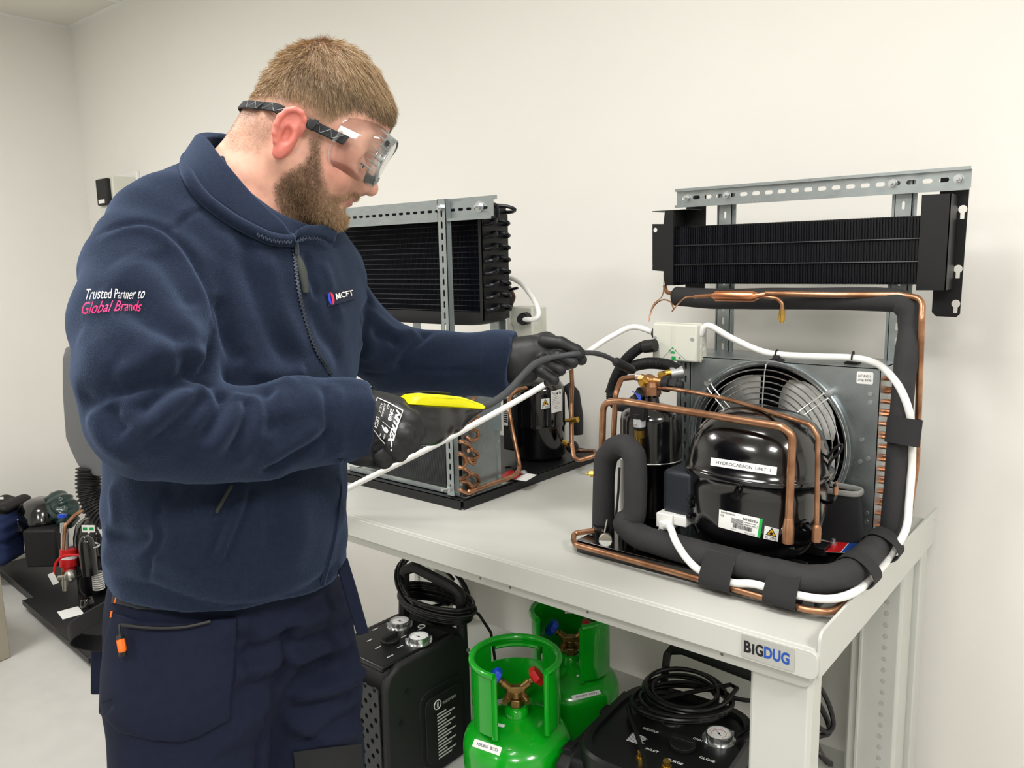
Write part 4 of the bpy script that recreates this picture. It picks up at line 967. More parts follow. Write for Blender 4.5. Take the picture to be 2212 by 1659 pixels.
# compressor
cx, cy = PY(1165, 900, .62)[0], .62
zt2 = PY(1165, 814, .60)[2]; R2 = .0735
prof = [(0, 0), (R2 * .85, 0), (R2, .012), (R2, .092), (R2 + .002, .096), (R2 + .002, .104), (R2, .108), (R2, zt2 - Z2 - .045)]
for a in np.linspace(.25, PI / 2, 8): prof.append((R2 * math.cos(a) ** .7 if a < 1.56 else 0, zt2 - Z2 - .045 + .045 * math.sin(a)))
cm = Q('compressor', MB().lathe(prof, (cx, cy, Z2), n=40), M_black, angle=60)
bvL = bvh_of(cm)
lab = Quad(bvL, [(1191, 893), (1213, 887), (1213, 840), (1189, 846)]); s = Q('rating_label', lab.sheet(n=4), M_paper, cm)
mb = lab.text('F', .1, .84, .1, .16, bold=.03); lab.text('rascold', .28, .85, .06, .5, bold=.02, mb=mb)
for k in range(9): lab.sheet(.1, .76 - k * .075, .5 + .35 * ((k * 7) % 3) / 2, .775 - k * .075, off=.0011, n=2, m=1, mb=mb)
Q('lettering', mb, M_grey, s, smooth=False)
flame_sign('flammable_label', bvL, [(1169, 884), (1187, 881), (1187, 860), (1169, 862)], cm, 'R 290')
Q('warning_label', MB().plate(rrect(0, 0, .019, .055, .002), [], .0006, PY(1086, 918, .52), (1, 0, 0), (0, 0, 1)), M_paper, smooth=False)
o_ = PY(1088, 914, .518); mb = MB()
for k in range(7): mb.box((o_[0], .5185, o_[2] + .003 + k * .006), (o_[0] + .012, .519, o_[2] + .006 + k * .006))
Q('print_bars', mb, M_ink, smooth=False, kind='stuff')
Q('wiring_box', MB().box((PY(1086, 900, .53)[0], .53, Z2 + .03), (PY(1108, 900, .53)[0], .60, PY(1090, 862, .53)[2])), M_blackm, bevel=.004)
# black fan blades and bits between
# copper lines
p = [PY(1137, 838, .55), PY(1118, 843, .52), PY(1102, 858, .48), PY(1100, 885, .45), PY(1104, 915, .44), PY(1112, 955, .43), PY(1121, 1000, .42), PY(1120, 1016, .40), PY(1105, 1030, .36), PY(1060, 1046, .28), PY(1028, 1058, .23), PY(1016, 1062, .21)]
Q('suction_pipe', MB().tube(spline(p, 5), .0056, 12), M_copper)
p = [PY(1233, 780, .63), PY(1236, 830, .63), PY(1234, 870, .63), PY(1235, 960, .60), PY(1240, 990, .58), PY(1252, 994, .58), PY(1288, 984, .60), PY(1286, 975, .66), PY(1255, 974, .70), PY(1238, 975, .70)]
Q('liquid_line', MB().tube(fillet(p, .014, 5), .0062, 12), M_copper)
Q('insulated_tube', MB().tube([PY(1226, 832, .70), PY(1238, 850, .70), PY(1245, 900, .70), PY(1247, 938, .70)], [.015, .019, .020, .017], 14), M_foam)
Q('brass_port', MB().cyl(PY(1222, 908, .60), PY(1240, 908, .60), .005, n=8).cyl(PY(1236, 908, .60), PY(1248, 906, .60), .008, n=12), M_brass)
Q('brass_port', MB().cyl(PY(1216, 955, .60), PY(1228, 961, .60), .008, n=8), M_brass)
Q('shut_off_valve', MB().ellip(PY(1236, 965, .62), (.018, .018, .018)), M_blacks)
Q('bolt', MB().cyl(PZ(1129, 1022, Z2 + .004), PZ(1129, 1022, Z2 + .004) + (0, 0, .004), .012).hexnut(PZ(1129, 1022, Z2 + .008), PZ(1129, 1022, Z2 + .008) + (0, 0, .008), .007), M_zinc)
g = MB().tube(spline([PY(1092, 1010, .45), PY(1105, 1008, .45), PY(1112, 1014, .44), PY(1118, 1010, .44)], 4), .003, 8); Q('earth_wire', g, M_blackm)
# enclosure behind the strut with gland and white cable
YB_ = .40
e0, e1 = PY(1095, 735, YB_), PY(1149, 664, YB_)
en = Q('enclosure', MB().box((e0[0], YB_, e0[2]), (e1[0], YB_ + .06, e1[2])), M_cream, bevel=.004)
Q('lid', MB().plate([(0, 0), (.02, 0), (.02, .03), (.012, .042), (.012, e1[2] - e0[2] - .012), (0, e1[2] - e0[2] - .006)], [], .002, (e0[0] + .002, YB_ - .001, e0[2] + .002), (1, 0, 0), (0, 0, 1)), M_white, en, smooth=False)
Q('screw_hole', MB().torus(PY(1103, 713, YB_ - .001), (0, 1, 0), .004, .0015, 14, 6), M_cream, en)
gc = PY(1136, 688, YB_ - .004); Q('cable_gland', MB().cyl(gc + (0, .01, 0), gc - V((-.004, .018, 0)), .0155, n=8).cyl(gc - V((-.004, .018, 0)), gc - V((-.008, .028, 0)), .012, n=14), M_rubber, en)
Q('white_cable', MB().tube(spline([gc - V((-.006, .02, 0)), PY(1152, 690, .37), PY(1163, 682, .37), PY(1161, 665, .38), PY(1148, 640, .40), PY(1125, 612, .42), PY(1100, 600, .43), PY(1080, 596, .43)], 6), .0062, 12), M_white)
Q('wall_bracket', MB().box((PY(1062, 700, .34)[0], .34, 1.20), (PY(1092, 700, .34)[0], .342, PY(1070, 690, .34)[2])), M_galv, smooth=False)
mo = PY(1094, 645, .36); Q('float_switch', MB().tube([mo + (0, 0, -.03), mo + (0, 0, .0), mo + (0, 0, .03)], [.012, .021, .012], 16), M_blackm)
Q('thin_tube', MB().tube(spline([PY(1060, 692, .33), PY(1084, 690, .33), PY(1092, 682, .33), PY(1086, 650, .33), PY(1082, 635, .33), PY(1098, 627, .33), PY(1118, 622, .33)], 5), .0035, 8), M_coilb)
Q('copper_tail', MB().tube(spline([PY(1086, 622, .37), PY(1098, 620, .37), PY(1112, 640, .37), PY(1104, 662, .37)], 5), .0025, 8), M_copper)
cdL = thing('card', 'red and white card lying under a bolt on the left rig tray', 'card', PZ(1110, 1030, Z2))
c0, c1, c2_, c3 = [PZ(x, y, Z2 + .004) for x, y in ((1078, 1030), (1136, 1040), (1160, 1026), (1100, 1016))]
obj('sheet', quadm(c0, c1, c2_, c3), M_paper, cdL, smooth=False); up_ = V((0, 0, .0008))
obj('red_panel', quadm(c0 + up_, lerp(c0, c1, .6) + up_, lerp(c3, c2_, .6) + up_, c3 + up_, .0002), M_red, cdL, smooth=False)
# ================================================================ gas cylinders on the lower shelf
def cylinder(x, y, z0, ztop, R, rc, a_open, label_txt, lab_px, desc, spx):
    t = thing('gas_cylinder', desc, 'gas cylinder', (x, y, z0), 'green gas cylinders under the bench')
    H = ztop - z0; zs = H * .465          # shoulder start
    prof = [(0, .004), (R * .7, .004), (R * .72, 0), (R * .76, 0), (R * .9, .02), (R, .05), (R, zs)]
    for a in np.linspace(.15, 1.35, 9): prof.append((R * math.cos(a) ** .85, zs + H * .16 * math.sin(a)))
    zt = prof[-1][1]; prof += [(.026, zt + .004), (.026, zt + .022), (.022, zt + .026), (0, zt + .026)]
    body = obj('body', MB().lathe(prof, (x, y, z0), n=56), M_green, t, angle=50)
    # collar: a rolled sheet with a front opening and a hand slot at the back
    zc0 = z0 + zs + H * .165; zc1 = ztop; nn = 60; gap = .62; A = [a_open + gap + (2 * PI - 2 * gap) * i / nn for i in range(nn + 1)]
    def cp(a, z, r=rc): return (x + r * math.cos(a), y + r * math.sin(a), z)
    mb = MB(); th = .0035; hs = (zc1 - zc0)
    rows = [0, .12, .45, .62, .78, .9, 1.0]
    fr = lambda i: i / nn
    vs = []; 
    for j, q in enumerate(rows):
        for i, a in enumerate(A):
            z = zc0 + hs * q
            if j == 0: z = zc0 - .012 * math.sin(PI * fr(i)) + .0
            vs.append(cp(a, z, rc + th / 2)); vs.append(cp(a, z, rc - th / 2))
    def vi(j, i, s_): return (j * (nn + 1) + i) * 2 + s_
    fs = []
    hole = lambda j, i: (j in (3, 4)) and (.34 < (i + .5) / nn < .60)
    for j in range(len(rows) - 1):
        for i in range(nn):
            if hole(j, i): 
                continue
            fs.append((vi(j, i, 0), vi(j, i + 1, 0), vi(j + 1, i + 1, 0), vi(j + 1, i, 0))); fs.append((vi(j, i, 1), vi(j + 1, i, 1), vi(j + 1, i + 1, 1), vi(j, i + 1, 1)))
            for (dj, di, e) in ((-1, 0, ((j, i), (j, i + 1))), (1, 0, ((j + 1, i + 1), (j + 1, i))), (0, -1, ((j + 1, i), (j, i))), (0, 1, ((j, i + 1), (j + 1, i + 1)))):
                jj, ii = j + dj, i + di
                if jj < 0 or jj >= len(rows) - 1 or ii < 0 or ii >= nn or hole(jj, ii):
                    (a1, b1_), (a2, b2_) = e; fs.append((vi(a1, b1_, 1), vi(a2, b2_, 1), vi(a2, b2_, 0), vi(a1, b1_, 0)))
    col = obj('collar', mb.add(vs, fs), M_green, t, angle=40)
    rim = [cp(a, zc1, rc) for a in A]; obj('rolled_rim', MB().tube(rim, .0075, 10), M_green, t)
    for a in (A[0], A[-1]): obj('edge_bead', MB().tube([cp(a, zc0 - .004), cp(a, zc1 - .002)], .0062, 8), M_green, t)
    ih = [cp(A[i], zc0 + hs * .9 - .002, rc - .006) for i in range(int(nn * .36), int(nn * .60))]; obj('hand_grip', MB().tube(ih, .005, 8), M_green, t)
    # twin valve
    vz = z0 + zt + .026
    v0 = V((x, y, vz)); ra = RM[0].copy(); ra[2] = 0; ra = unit(ra); fa = RM[2].copy(); fa[2] = 0; fa = -unit(fa)
    val = obj('valve', MB().hexnut(v0, v0 + (0, 0, .018), .018).cyl(v0 + (0, 0, .018), v0 + (0, 0, .034), .012, n=14).obox(v0 + (0, 0, .036), (ra, fa, (0, 0, 1)), (.020, .009, .010)), M_oldbrass, t, bevel=.002)
    for sgn, m_, nm in ((-1, M_blue, 'blue_hand_wheel'), (1, M_red, 'red_hand_wheel')):
        d = unit(ra * sgn * .72 + V((0, 0, .62))); b = v0 + ra * sgn * .014 + V((0, 0, .040))
        obj('valve_stem', MB().cyl(b, b + d * .022, .009, n=12).cyl(b + d * .02, b + d * .034, .006, n=10), M_oldbrass, val)
        a_, b_, _ = frame_of(d); pts = []
        rr = []; hw = b + d * .032
        prof = []
        vs = []; n = 30
        for (r, zz) in ((.0, 0), (.014, 0), (.019, .003), (.020, .010), (.018, .017), (.008, .020), (0, .020)):
            for k in range(n): t_ = 2 * PI * k / n; r2 = r * (1 + .10 * math.cos(6 * t_)) if r > .015 else r; vs.append(hw + (a_ * math.cos(t_) + b_ * math.sin(t_)) * r2 + d * zz)
        fs = [(i * n + k, i * n + (k + 1) % n, (i + 1) * n + (k + 1) % n, (i + 1) * n + k) for i in range(6) for k in range(n)]
        obj(nm, MB().add(vs, fs), m_, val)
        o_ = v0 + ra * sgn * .012 + V((0, 0, .030)); d2 = unit(fa * .8 + ra * sgn * .35 + V((0, 0, -.18)))
        obj('outlet', MB().cyl(o_, o_ + d2 * .022, .0085, n=12).cyl(o_ + d2 * .022, o_ + d2 * .034, .0065, n=12), M_oldbrass, val)
    bv = bvh_of(body)
    q = Quad(bv, lab_px); s = obj('name_label', q.sheet(), M_paper, t); obj('lettering', q.text(label_txt, .14, .32, .36, .74, bold=.01), M_ink, s, smooth=False)
    q = Quad(bv, spx); obj('small_tag', q.sheet(n=3, m=2), M_paper, t)
    return t
CZ1 = PD(1089, 1438, 1.69); c1x, c1y = CZ1[0], .085
front_dir = math.atan2(CAM[1] - c1y, CAM[0] - c1x)
cylinder(c1x, c1y, SHZ, CZ1[2] + .004, .118, .094, front_dir + .12, 'HYDRO  BOT1', [(1020, 1612), (1079, 1633), (1085, 1615), (1026, 1596)], 'green gas cylinder labelled HYDRO BOT1 with open collar, nearest on the shelf', [(1072, 1569), (1089, 1572), (1091, 1566), (1074, 1562)])
g2 = PD(1232, 1320, 1.95)
c2x, c2y = g2[0], g2[1]
cylinder(c2x, c2y, SHZ, g2[2] + .0, .118, .094, math.atan2(CAM[1] - c2y, CAM[0] - c2x) - .35, 'HYDRO  BOT2', [(1238, 1514), (1298, 1499), (1295, 1490), (1234, 1503)], 'green gas cylinder labelled HYDRO BOT2, standing behind the first', [(1245, 1462), (1260, 1461), (1259, 1456), (1246, 1458)])

# ================================================================ recovery machines
def gauge(par, c, n, r, up=(0, 0, 1), ring_col=None, needle=.6):
    a, b, d = frame_of(n, up)
    g = obj('gauge', MB().lathe([(r * 1.28, 0), (r * 1.28, .002), (r * 1.02, .003), (r * 1.02, .012), (r, .015), (r * .9, .015), (r * .9, .011), (0, .011)], c, n, n=36, up=up), M_chrome, par)
    obj('dial', MB().lathe([(r * .89, .0112), (r * .89, .0125), (0, .0125)], c, n, n=32, up=up), M_paper, g, smooth=False)
    c = V(c) + d * .0130; mb = MB()
    for k in range(25):
        t = math.radians(225 - 270 * k / 24); q = a * math.cos(t) + b * math.sin(t); l = .72 if k % 4 else .64
        p0, p1 = c + q * r * l, c + q * r * .80; s = np.cross(d, q) * r * .012; mb.add([p0 - s, p1 - s, p1 + s, p0 + s], [(0, 1, 2, 3)])
    q = a * math.cos(needle) + b * math.sin(needle); s = np.cross(d, q) * r * .035; mb.add([c - q * r * .3 - s, c + q * r * .68, c - q * r * .3 + s], [(0, 1, 2)]); mb.cyl(c, c + d * .0005, r * .09, n=12)
    obj('scale', mb, M_ink, g, smooth=False)
    if ring_col:
        mb = MB(); m = 36
        for k in range(m):
            t0, t1 = [math.radians(225 - 270 * (k + e) / m) for e in (0, 1)]
            P_ = [c + (a * math.cos(t) + b * math.sin(t)) * r * f for t, f in ((t0, .52), (t1, .52), (t1, .56), (t0, .56))]; mb.add(P_, [(0, 1, 2, 3)])
        obj('scale_arc', mb, ring_col, g, smooth=False)
    for s_ in (-1, 1):
        t = .9 + (PI if s_ < 0 else 0); p = V(c) + (a * math.cos(t) + b * math.sin(t)) * r * 1.18 - d * .012
        obj('clamp_screw', MB().cyl(p, p + d * .010, .0035, n=10), M_zinc, g)
    return g
M_case = mat('textured_black_case', '#1A1A1B', .55, bump=.8, bscale=420, bdist=.0008)
# --- left machine: local frame from its corners
zt = .60
f0 = PZ(828, 1455, zt); lft = PZ(772, 1378, zt); rgt = PZ(985, 1372, zt)
ux = unit(rgt - f0); ux[2] = 0; ux = unit(ux); uy = np.cross((0, 0, 1), ux)
um = thing('recovery_machine', 'black recovery machine with two round gauges on top, left of the green cylinders', 'recovery machine', (f0[0] + ux[0] * .14 + uy[0] * .1, f0[1] + ux[1] * .14 + uy[1] * .1, SHZ), 'black recovery machines under the bench')
Lx = .275; Ly = .205
def W(a, b, z): return f0 + ux * a + uy * b + V((0, 0, z - zt))
def ub(name, a0, a1, b0, b1, z0, z1, m_, par=um, **k):
    return obj(name, MB().hexa([W(a0, b0, z0), W(a1, b0, z0), W(a1, b1, z0), W(a0, b1, z0), W(a0, b0, z1), W(a1, b0, z1), W(a1, b1, z1), W(a0, b1, z1)]), m_, par, **k)
ub('core', .012, Lx, .012, Ly, SHZ + .004, zt - .008, M_blackm, bevel=.012, bseg=3)
sideo = [(0.0, SHZ), (Lx, SHZ), (Lx, zt - .07), (Lx - .02, zt - .015), (Lx - .05, zt - .002), (.05, zt - .002), (.018, zt - .018), (.004, zt - .05)]
for b in (0.0, Ly - .018):
    obj('side_shell', MB().plate(sideo, [], .022, W(0, b + .022, 0) * (1, 1, 0), ux, (0, 0, 1)), M_case, um, bevel=.007, bseg=3)
obj('recess_panel', MB().plate(rrect(.10, SHZ + .03, .25, zt - .10, .03), [], .003, W(0, .001, 0) * (1, 1, 0), ux, (0, 0, 1)), M_blackm, um, bevel=.002)
obj('instruction_panel', MB().plate(rrect(.115, SHZ + .035, .235, zt - .12, .02), [], .003, W(0, -.002, 0) * (1, 1, 0), ux, (0, 0, 1)), M_case, um, bevel=.0015)
mb = text_mb('i', W(.150, -.0065, zt - .150), ux, (0, 0, 1), .014, .006, .03)
mb.torus(W(.153, -.0062, zt - .143), -uy, .011, .0012, 24, 6); text_mb('RECOVERY', W(.170, -.0065, zt - .150), ux, (0, 0, 1), .007, .045, mb=mb)
for k in range(15): q = .03 + .03 * ((k * 5) % 3) / 2; mb.add([W(.150, -.0062, zt - .170 - k * .008), W(.150 + q, -.0062, zt - .170 - k * .008), W(.150 + q, -.0062, zt - .166 - k * .008), W(.150, -.0062, zt - .166 - k * .008)], [(0, 1, 2, 3)])
obj('lettering', mb, M_paper, um, smooth=False)
for a, z in ((.065, zt - .07), (.045, zt - .14), (.06, zt - .27)): obj('screw_hole', MB().lathe([(.0, .0), (.004, 0), (.0065, .001), (.0065, .0025), (.004, .0025)], W(a, .0, z), uy * -1, n=14), M_rubber, um)
# vented end
hol = []; 
for i in range(5):
    for j in range(13): hol.append(slot(.030 + i * .032 + (.016 if j % 2 else 0), SHZ + .05 + j * .0185, .024 if 0 else .0105, .0125)) if .030 + i * .032 + (.016 if j % 2 else 0) < Ly - .022 else None
obj('vent_grille', MB().plate([(.018, SHZ + .02), (Ly - .018, SHZ + .02), (Ly - .018, zt - .045), (.018, zt - .045)], hol, .003, W(-.003, 0, 0) * (1, 1, 0), uy, (0, 0, 1)), mat('grille_grey_black', '#26282A', .45), um, smooth=False)
# control panel on top, gently tilted
pn = ub('control_panel', .012, .225, .018, Ly - .02, zt - .012, zt + .002, mat('panel_black', '#0D0E10', .35), bevel=.004)
def onp(x, y, dz=.002): return PZ(x, y, zt + dz)
for (x, y, nd) in ((864, 1352, .2), (905, 1386, .2)): gauge(um, onp(x, y), (0, 0, 1) + fa_ * .15 if 0 else V((0, 0, 1)), .0245, up=(ux[0], ux[1], 0), needle=nd)
kc = onp(843, 1384); obj('rotary_knob', MB().cyl(kc, kc + (0, 0, .006), .022, n=28).obox(kc + (0, 0, .011), (ux, uy, (0, 0, 1)), (.020, .0065, .007)), M_blackm, um, bevel=.0015)
mb = MB()
for (x, y, tx, h) in ((806, 1362, 'FLOW', .004), (868, 1378, 'LOW', .004), (904, 1362, 'TRUE', .004), (812, 1402, 'INLET', .004), (838, 1421, 'PURGE', .004), (860, 1400, 'CLOSE', .004), (794, 1386, 'OUT', .004)):
    text_mb(tx, onp(x, y, .0026), ux, uy, h, .017, .03, mb=mb)
mb.torus(onp(911, 1353, .0026), (0, 0, 1), .0085, .0012, 24, 6)
obj('lettering', mb, M_paper, um, smooth=False)
for (x, y, m_) in ((786, 1408, M_brass), (816, 1444, M_brass)):
    c = PZ(x, y, zt - .03); d = -ux; obj('hose_port', MB().hexnut(c + ux * .01, c - ux * .006, .009).cyl(c - ux * .006, c - ux * .016, .006, n=10), m_, um)
c = PZ(801, 1424, zt - .03); obj('port_knob', MB().cyl(c, c + (0, 0, .012), .004, n=8).ellip(c + (0, 0, .014), (.009, .004, .005)), M_zinc, um)
obj('cap_strap', MB().tube(spline([PZ(788, 1414, zt - .03), PZ(780, 1428, zt - .035), PZ(784, 1436, zt - .04)], 5), .0016, 6), M_paper, um)
# handle
hh = [PD(903, 1262, 1.86), PD(914, 1243, 1.86), PD(938, 1246, 1.85), PD(1000, 1290, 1.75), PD(1014, 1310, 1.72), PD(1006, 1352, 1.72), PD(993, 1392, 1.73)]
hp = [W(.235, Ly * .95, zt - .03), W(.245, Ly * .95, zt + .11), W(.25, Ly * .80, zt + .125), W(.255, .04, zt + .105), W(.26, .012, zt + .09), W(.262, .012, zt - .06)]
obj('carry_handle', MB().tube(fillet(hp, .018, 5), .0135, 8, up=(0, 0, 1)), M_case, um, angle=25)
c = W(.262, -.004, zt - .05); obj('pivot_screw', MB().cyl(c, c - uy * .004, .005, n=10), M_zinc, um)
# coiled mains lead wound round the handle
def coil(name, par, centre, ax1, ax2, R1, R2, turns, r, rise, jitter, m_=None, lead_in=None, lead_out=None, drift=None):
    ax1, ax2 = V(ax1), V(ax2); nrm = np.cross(ax1, ax2); pts = []; rg = np.random.default_rng(len(name) + int(abs(centre[0]) * 1000))
    n = int(turns * 14); jr = 1 + jitter * (rg.random(int(turns) + 3) - .5); js = jitter * (rg.random((int(turns) + 3, 2)) - .5)
    for i in range(n + 1):
        t = 2 * PI * i / 14; k = t / (2 * PI); k0 = int(k); f = k - k0; s = jr[k0] * (1 - f) + jr[k0 + 1] * f; o = js[k0] * (1 - f) + js[k0 + 1] * f
        pts.append(V(centre) + ax1 * R1 * (s * math.cos(t) + o[0] * .6) + ax2 * R2 * (s * math.sin(t) + o[1] * .6) + nrm * (rise * k / turns))
    if lead_in is not None: pts = [V(p) for p in lead_in] + pts
    if lead_out is not None: pts = pts + [V(p) for p in lead_out]
    return obj(name, MB().tube(spline(pts, 2), r, 8), m_ or M_cord, par)
cl1 = thing('mains_cord', 'black mains cord coiled round the handle of the left recovery machine', 'cord', W(.245, .10, zt + .03))
coil('wound_cord', cl1, W(.262, .10, zt + .020), ux, uy, .052, .115, 8, .0042, .045, .22)
coil('loose_loops', cl1, W(.31, .17, zt + .045), ux, unit(uy * .8 + V((0, 0, .6))), .085, .095, 3.6, .0042, .03, .5, lead_out=[W(.40, .14, zt - .02), W(.44, .08, zt - .10), W(.42, .05, zt - .22)])
cw = W(.34, .085, zt - .015); obj('plug', MB().tube([cw, cw + ux * .03, cw + ux * .045], [.012, .012, .006], 12), M_rubber, cl1)

# --- right machine lying at the end of the shelf
zt3 = .52
o3 = PZ(1560, 1590, zt3)
# front left corner region; the case runs away to the upper left
cA = PZ(1195, 1640, zt3 - .035); cB = PZ(1345, 1492, zt3 - .035)
vy = unit((cB - cA) * (1, 1, 0)); vx = V((vy[1], -vy[0], 0))
um2 = thing('recovery_machine', 'black recovery machine with PURGE and CLOSE controls behind the front bench post', 'recovery machine', (cA[0] + vx[0] * .15 + vy[0] * .15, cA[1] + vx[1] * .15 + vy[1] * .15, SHZ), 'black recovery machines under the bench')
def W3(a, b, z): return V((cA[0], cA[1], 0)) + vx * a + vy * b + V((0, 0, z))
L3, D3 = .32, .33
def ub3(name, a0, a1, b0, b1, z0, z1, m_, par=um2, **k):
    return obj(name, MB().hexa([W3(a0, b0, z0), W3(a1, b0, z0), W3(a1, b1, z0), W3(a0, b1, z0), W3(a0, b0, z1), W3(a1, b0, z1), W3(a1, b1, z1), W3(a0, b1, z1)]), m_, par, **k)
ub3('core', .02, L3, .02, D3 - .02, SHZ + .004, zt3 - .035, M_blackm, bevel=.01)
so = [(0, SHZ), (D3, SHZ), (D3, zt3 - .05), (D3 - .02, zt3 - .035), (.025, zt3 - .035), (.006, zt3 - .05), (0, zt3 - .08)]
obj('side_shell', MB().plate(so, [], .03, W3(0.0, 0, 0), vy, (0, 0, 1)), M_case, um2, bevel=.006, bseg=3)
for b in (.04, .20): ub3('latch', -.004, .016, b, b + .035, zt3 - .040, zt3 - .032, M_blackm, bevel=.002)
pan = MB().lathe([(1, -.035), (1, -.004), (.985, 0), (0, 0)], W3(.15, .165, zt3), n=48, sx=1, sy=1)
pv = []
import itertools
vs = []; n = 48
for (sc, dz) in ((1.0, -.05), (1.0, -.006), (.97, 0), (.88, 0), (.86, -.008), (.0, -.008)):
    for k in range(n):
        t = 2 * PI * k / n; c_, s_ = math.cos(t), math.sin(t); p_ = 4.0
        vs.append(W3(.178 + sc * .150 * math.copysign(abs(c_) ** (2 / p_), c_), .165 + sc * .165 * math.copysign(abs(s_) ** (2 / p_), s_), zt3 + dz))
fs = [(i * n + k, i * n + (k + 1) % n, (i + 1) * n + (k + 1) % n, (i + 1) * n + k) for i in range(5) for k in range(n)]
obj('control_panel', MB().add(vs, [f[::-1] for f in fs]), mat('panel_black', '#0D0E10', .35), um2, angle=30)
zp = zt3 - .008
def on3(x, y, dz=0): return PZ(x, y, zp + dz)
gauge(um2, on3(1553, 1597), (0, 0, 1), .0265, up=tuple(vy), ring_col=M_red, needle=2.4)
gauge(um2, on3(1452, 1552), (0, 0, 1), .0245, up=tuple(vy), ring_col=M_bluek, needle=.3)
tx_ = unit(on3(1640, 1665) - on3(1440, 1600)); ty_ = np.cross((0, 0, 1), tx_)
mb = MB()
for (x, y, s_, w_) in ((1441, 1642, 'PURGE', .026), (1510, 1637, 'CLOSE', .026), (1394, 1618, 'INLET', .022), (1388, 1574, 'RESET/STOP', .028), (1496, 1596, 'OPEN', .016)):
    text_mb(s_, on3(x, y, .0008), tx_, ty_, .0068, w_ * 1.2, .02, mb=mb)
q0 = on3(1350, 1602, .0008)
for k in range(8): 
    a = q0 + ty_ * (.034 - .004 * k); w_ = .030 + .006 * ((k * 3) % 4) / 3; mb.add([a, a + tx_ * w_, a + tx_ * w_ + ty_ * .0022, a + ty_ * .0022], [(0, 1, 2, 3)])
obj('lettering', mb, M_paper, um2, smooth=False)
kc = on3(1475, 1612); obj('rotary_knob', MB().cyl(kc, kc + (0, 0, .008), .026, n=28).obox(kc + (0, 0, .013), (tx_, ty_, (0, 0, 1)), (.024, .007, .006)), M_blackm, um2, bevel=.0015)
for (x, y) in ((1385, 1648), (1440, 1668)): c = on3(x, y, -.006); obj('hose_port', MB().hexnut(c, c + (0, 0, .014), .010).cyl(c + (0, 0, .014), c + (0, 0, .024), .0075, n=12), M_brass, um2)
# fold-down handle standing at the back
hA, hB = W3(.05, D3 + .0, zt3 + .0), W3(.235, D3 + .0, zt3 + .0)
hd = [PD(1432, 1500, 1.82), PD(1440, 1422, 1.84), PD(1452, 1400, 1.84), PD(1475, 1400, 1.82), PD(1560, 1432, 1.70), PD(1640, 1462, 1.60), PD(1660, 1520, 1.58)]
hl = [V(p) - V((0, 0, .016)) for p in hd]
obj('carry_handle', MB().band(hl, [V(p) + V((0, 0, .016)) for p in hd], .018), M_case, um2)
cl2 = thing('mains_cord', 'black mains cord heaped in loose loops on the right recovery machine', 'cord', on3(1470, 1510, .02))
cc = PZ(1470, 1503, zt3 + .02); rx = unit(RM[0] * (1, 1, 0)); ry = np.cross((0, 0, 1), rx)
coil('heaped_loops', cl2, cc, rx, unit(ry), .080, .085, 4.0, .0048, .022, .6, lead_out=[PZ(1380, 1520, zt3 + .01), PZ(1358, 1530, zt3 + .01), PZ(1375, 1585, zt3 + .01), PZ(1392, 1640, zt3 + .01), PZ(1398, 1700, zt3 + .005)])
coil('heaped_loops', cl2, PZ(1480, 1525, zt3 + .012), rx, unit(ry), .088, .062, 3.0, .0048, .02, .5, lead_out=[PZ(1640, 1515, zt3 + .03), PZ(1700, 1480, zt3 + .06), W3(.42, .22, zt3 + .06), W3(.47, .20, zt3 - .05)])
lp = [W3(.30, .22, zt3 + .0), PD(1740, 1500, 1.5), PD(1765, 1480, 1.5), PD(1790, 1520, 1.5), PD(1800, 1565, 1.5), PD(1785, 1580, 1.5), PD(1762, 1565, 1.5)]
obj('side_loop', MB().tube(spline(lp, 6), .0048, 8), M_cord, cl2)
lp = [W3(.31, .20, zt3 + .0), PD(1720, 1520, 1.52), PD(1750, 1500, 1.52), PD(1780, 1540, 1.52), PD(1792, 1580, 1.52), PD(1770, 1590, 1.52), PD(1750, 1600, 1.52), PD(1770, 1630, 1.5), PD(1796, 1650, 1.5), PD(1780, 1640, 1.5), PD(1755, 1590, 1.52)]
obj('side_loop', MB().tube(spline(lp, 6), .0055, 8), M_cord, cl2)
# ================================================================ the person
def c3(x, y, d): return V(((x - 1106) / FPX * d, (y - 829.5) / FPX * d, d))      # camera-axes point from a pixel at a depth
def c2w(v): return CAM + np.asarray(v) @ RM
feet = PD(520, 1300, 1.12); feet[2] = 0
man = thing('person', 'bearded person in navy fleece, clear goggles and black gloves leaning over the workbench', 'person', feet)
def A(name, vf, m, par, **k): return obj(name, vf, m, par, **k)
def fmesh(F_, smooth=2):
    v, f = F_.mesh(smooth); return v, f
def poly_sd(P_, poly):
    """signed distance (negative inside) of 2-D points to a polygon"""
    P_ = np.asarray(P_, float); n = len(poly); poly = np.asarray(poly, float); d = np.full(len(P_), 1e9); s = np.zeros(len(P_), bool)
    for i in range(n):
        a, b = poly[i], poly[(i + 1) % n]; e = b - a; w = P_ - a; t = np.clip((w @ e) / (e @ e), 0, 1)
        d = np.minimum(d, np.linalg.norm(w - t[:, None] * e, axis=1))
        c = (a[1] > P_[:, 1]) != (b[1] > P_[:, 1]); s ^= c & (P_[:, 0] < (b[0] - a[0]) * (P_[:, 1] - a[1]) / (b[1] - a[1] + 1e-12) + a[0])
    return np.where(s, -d, d)
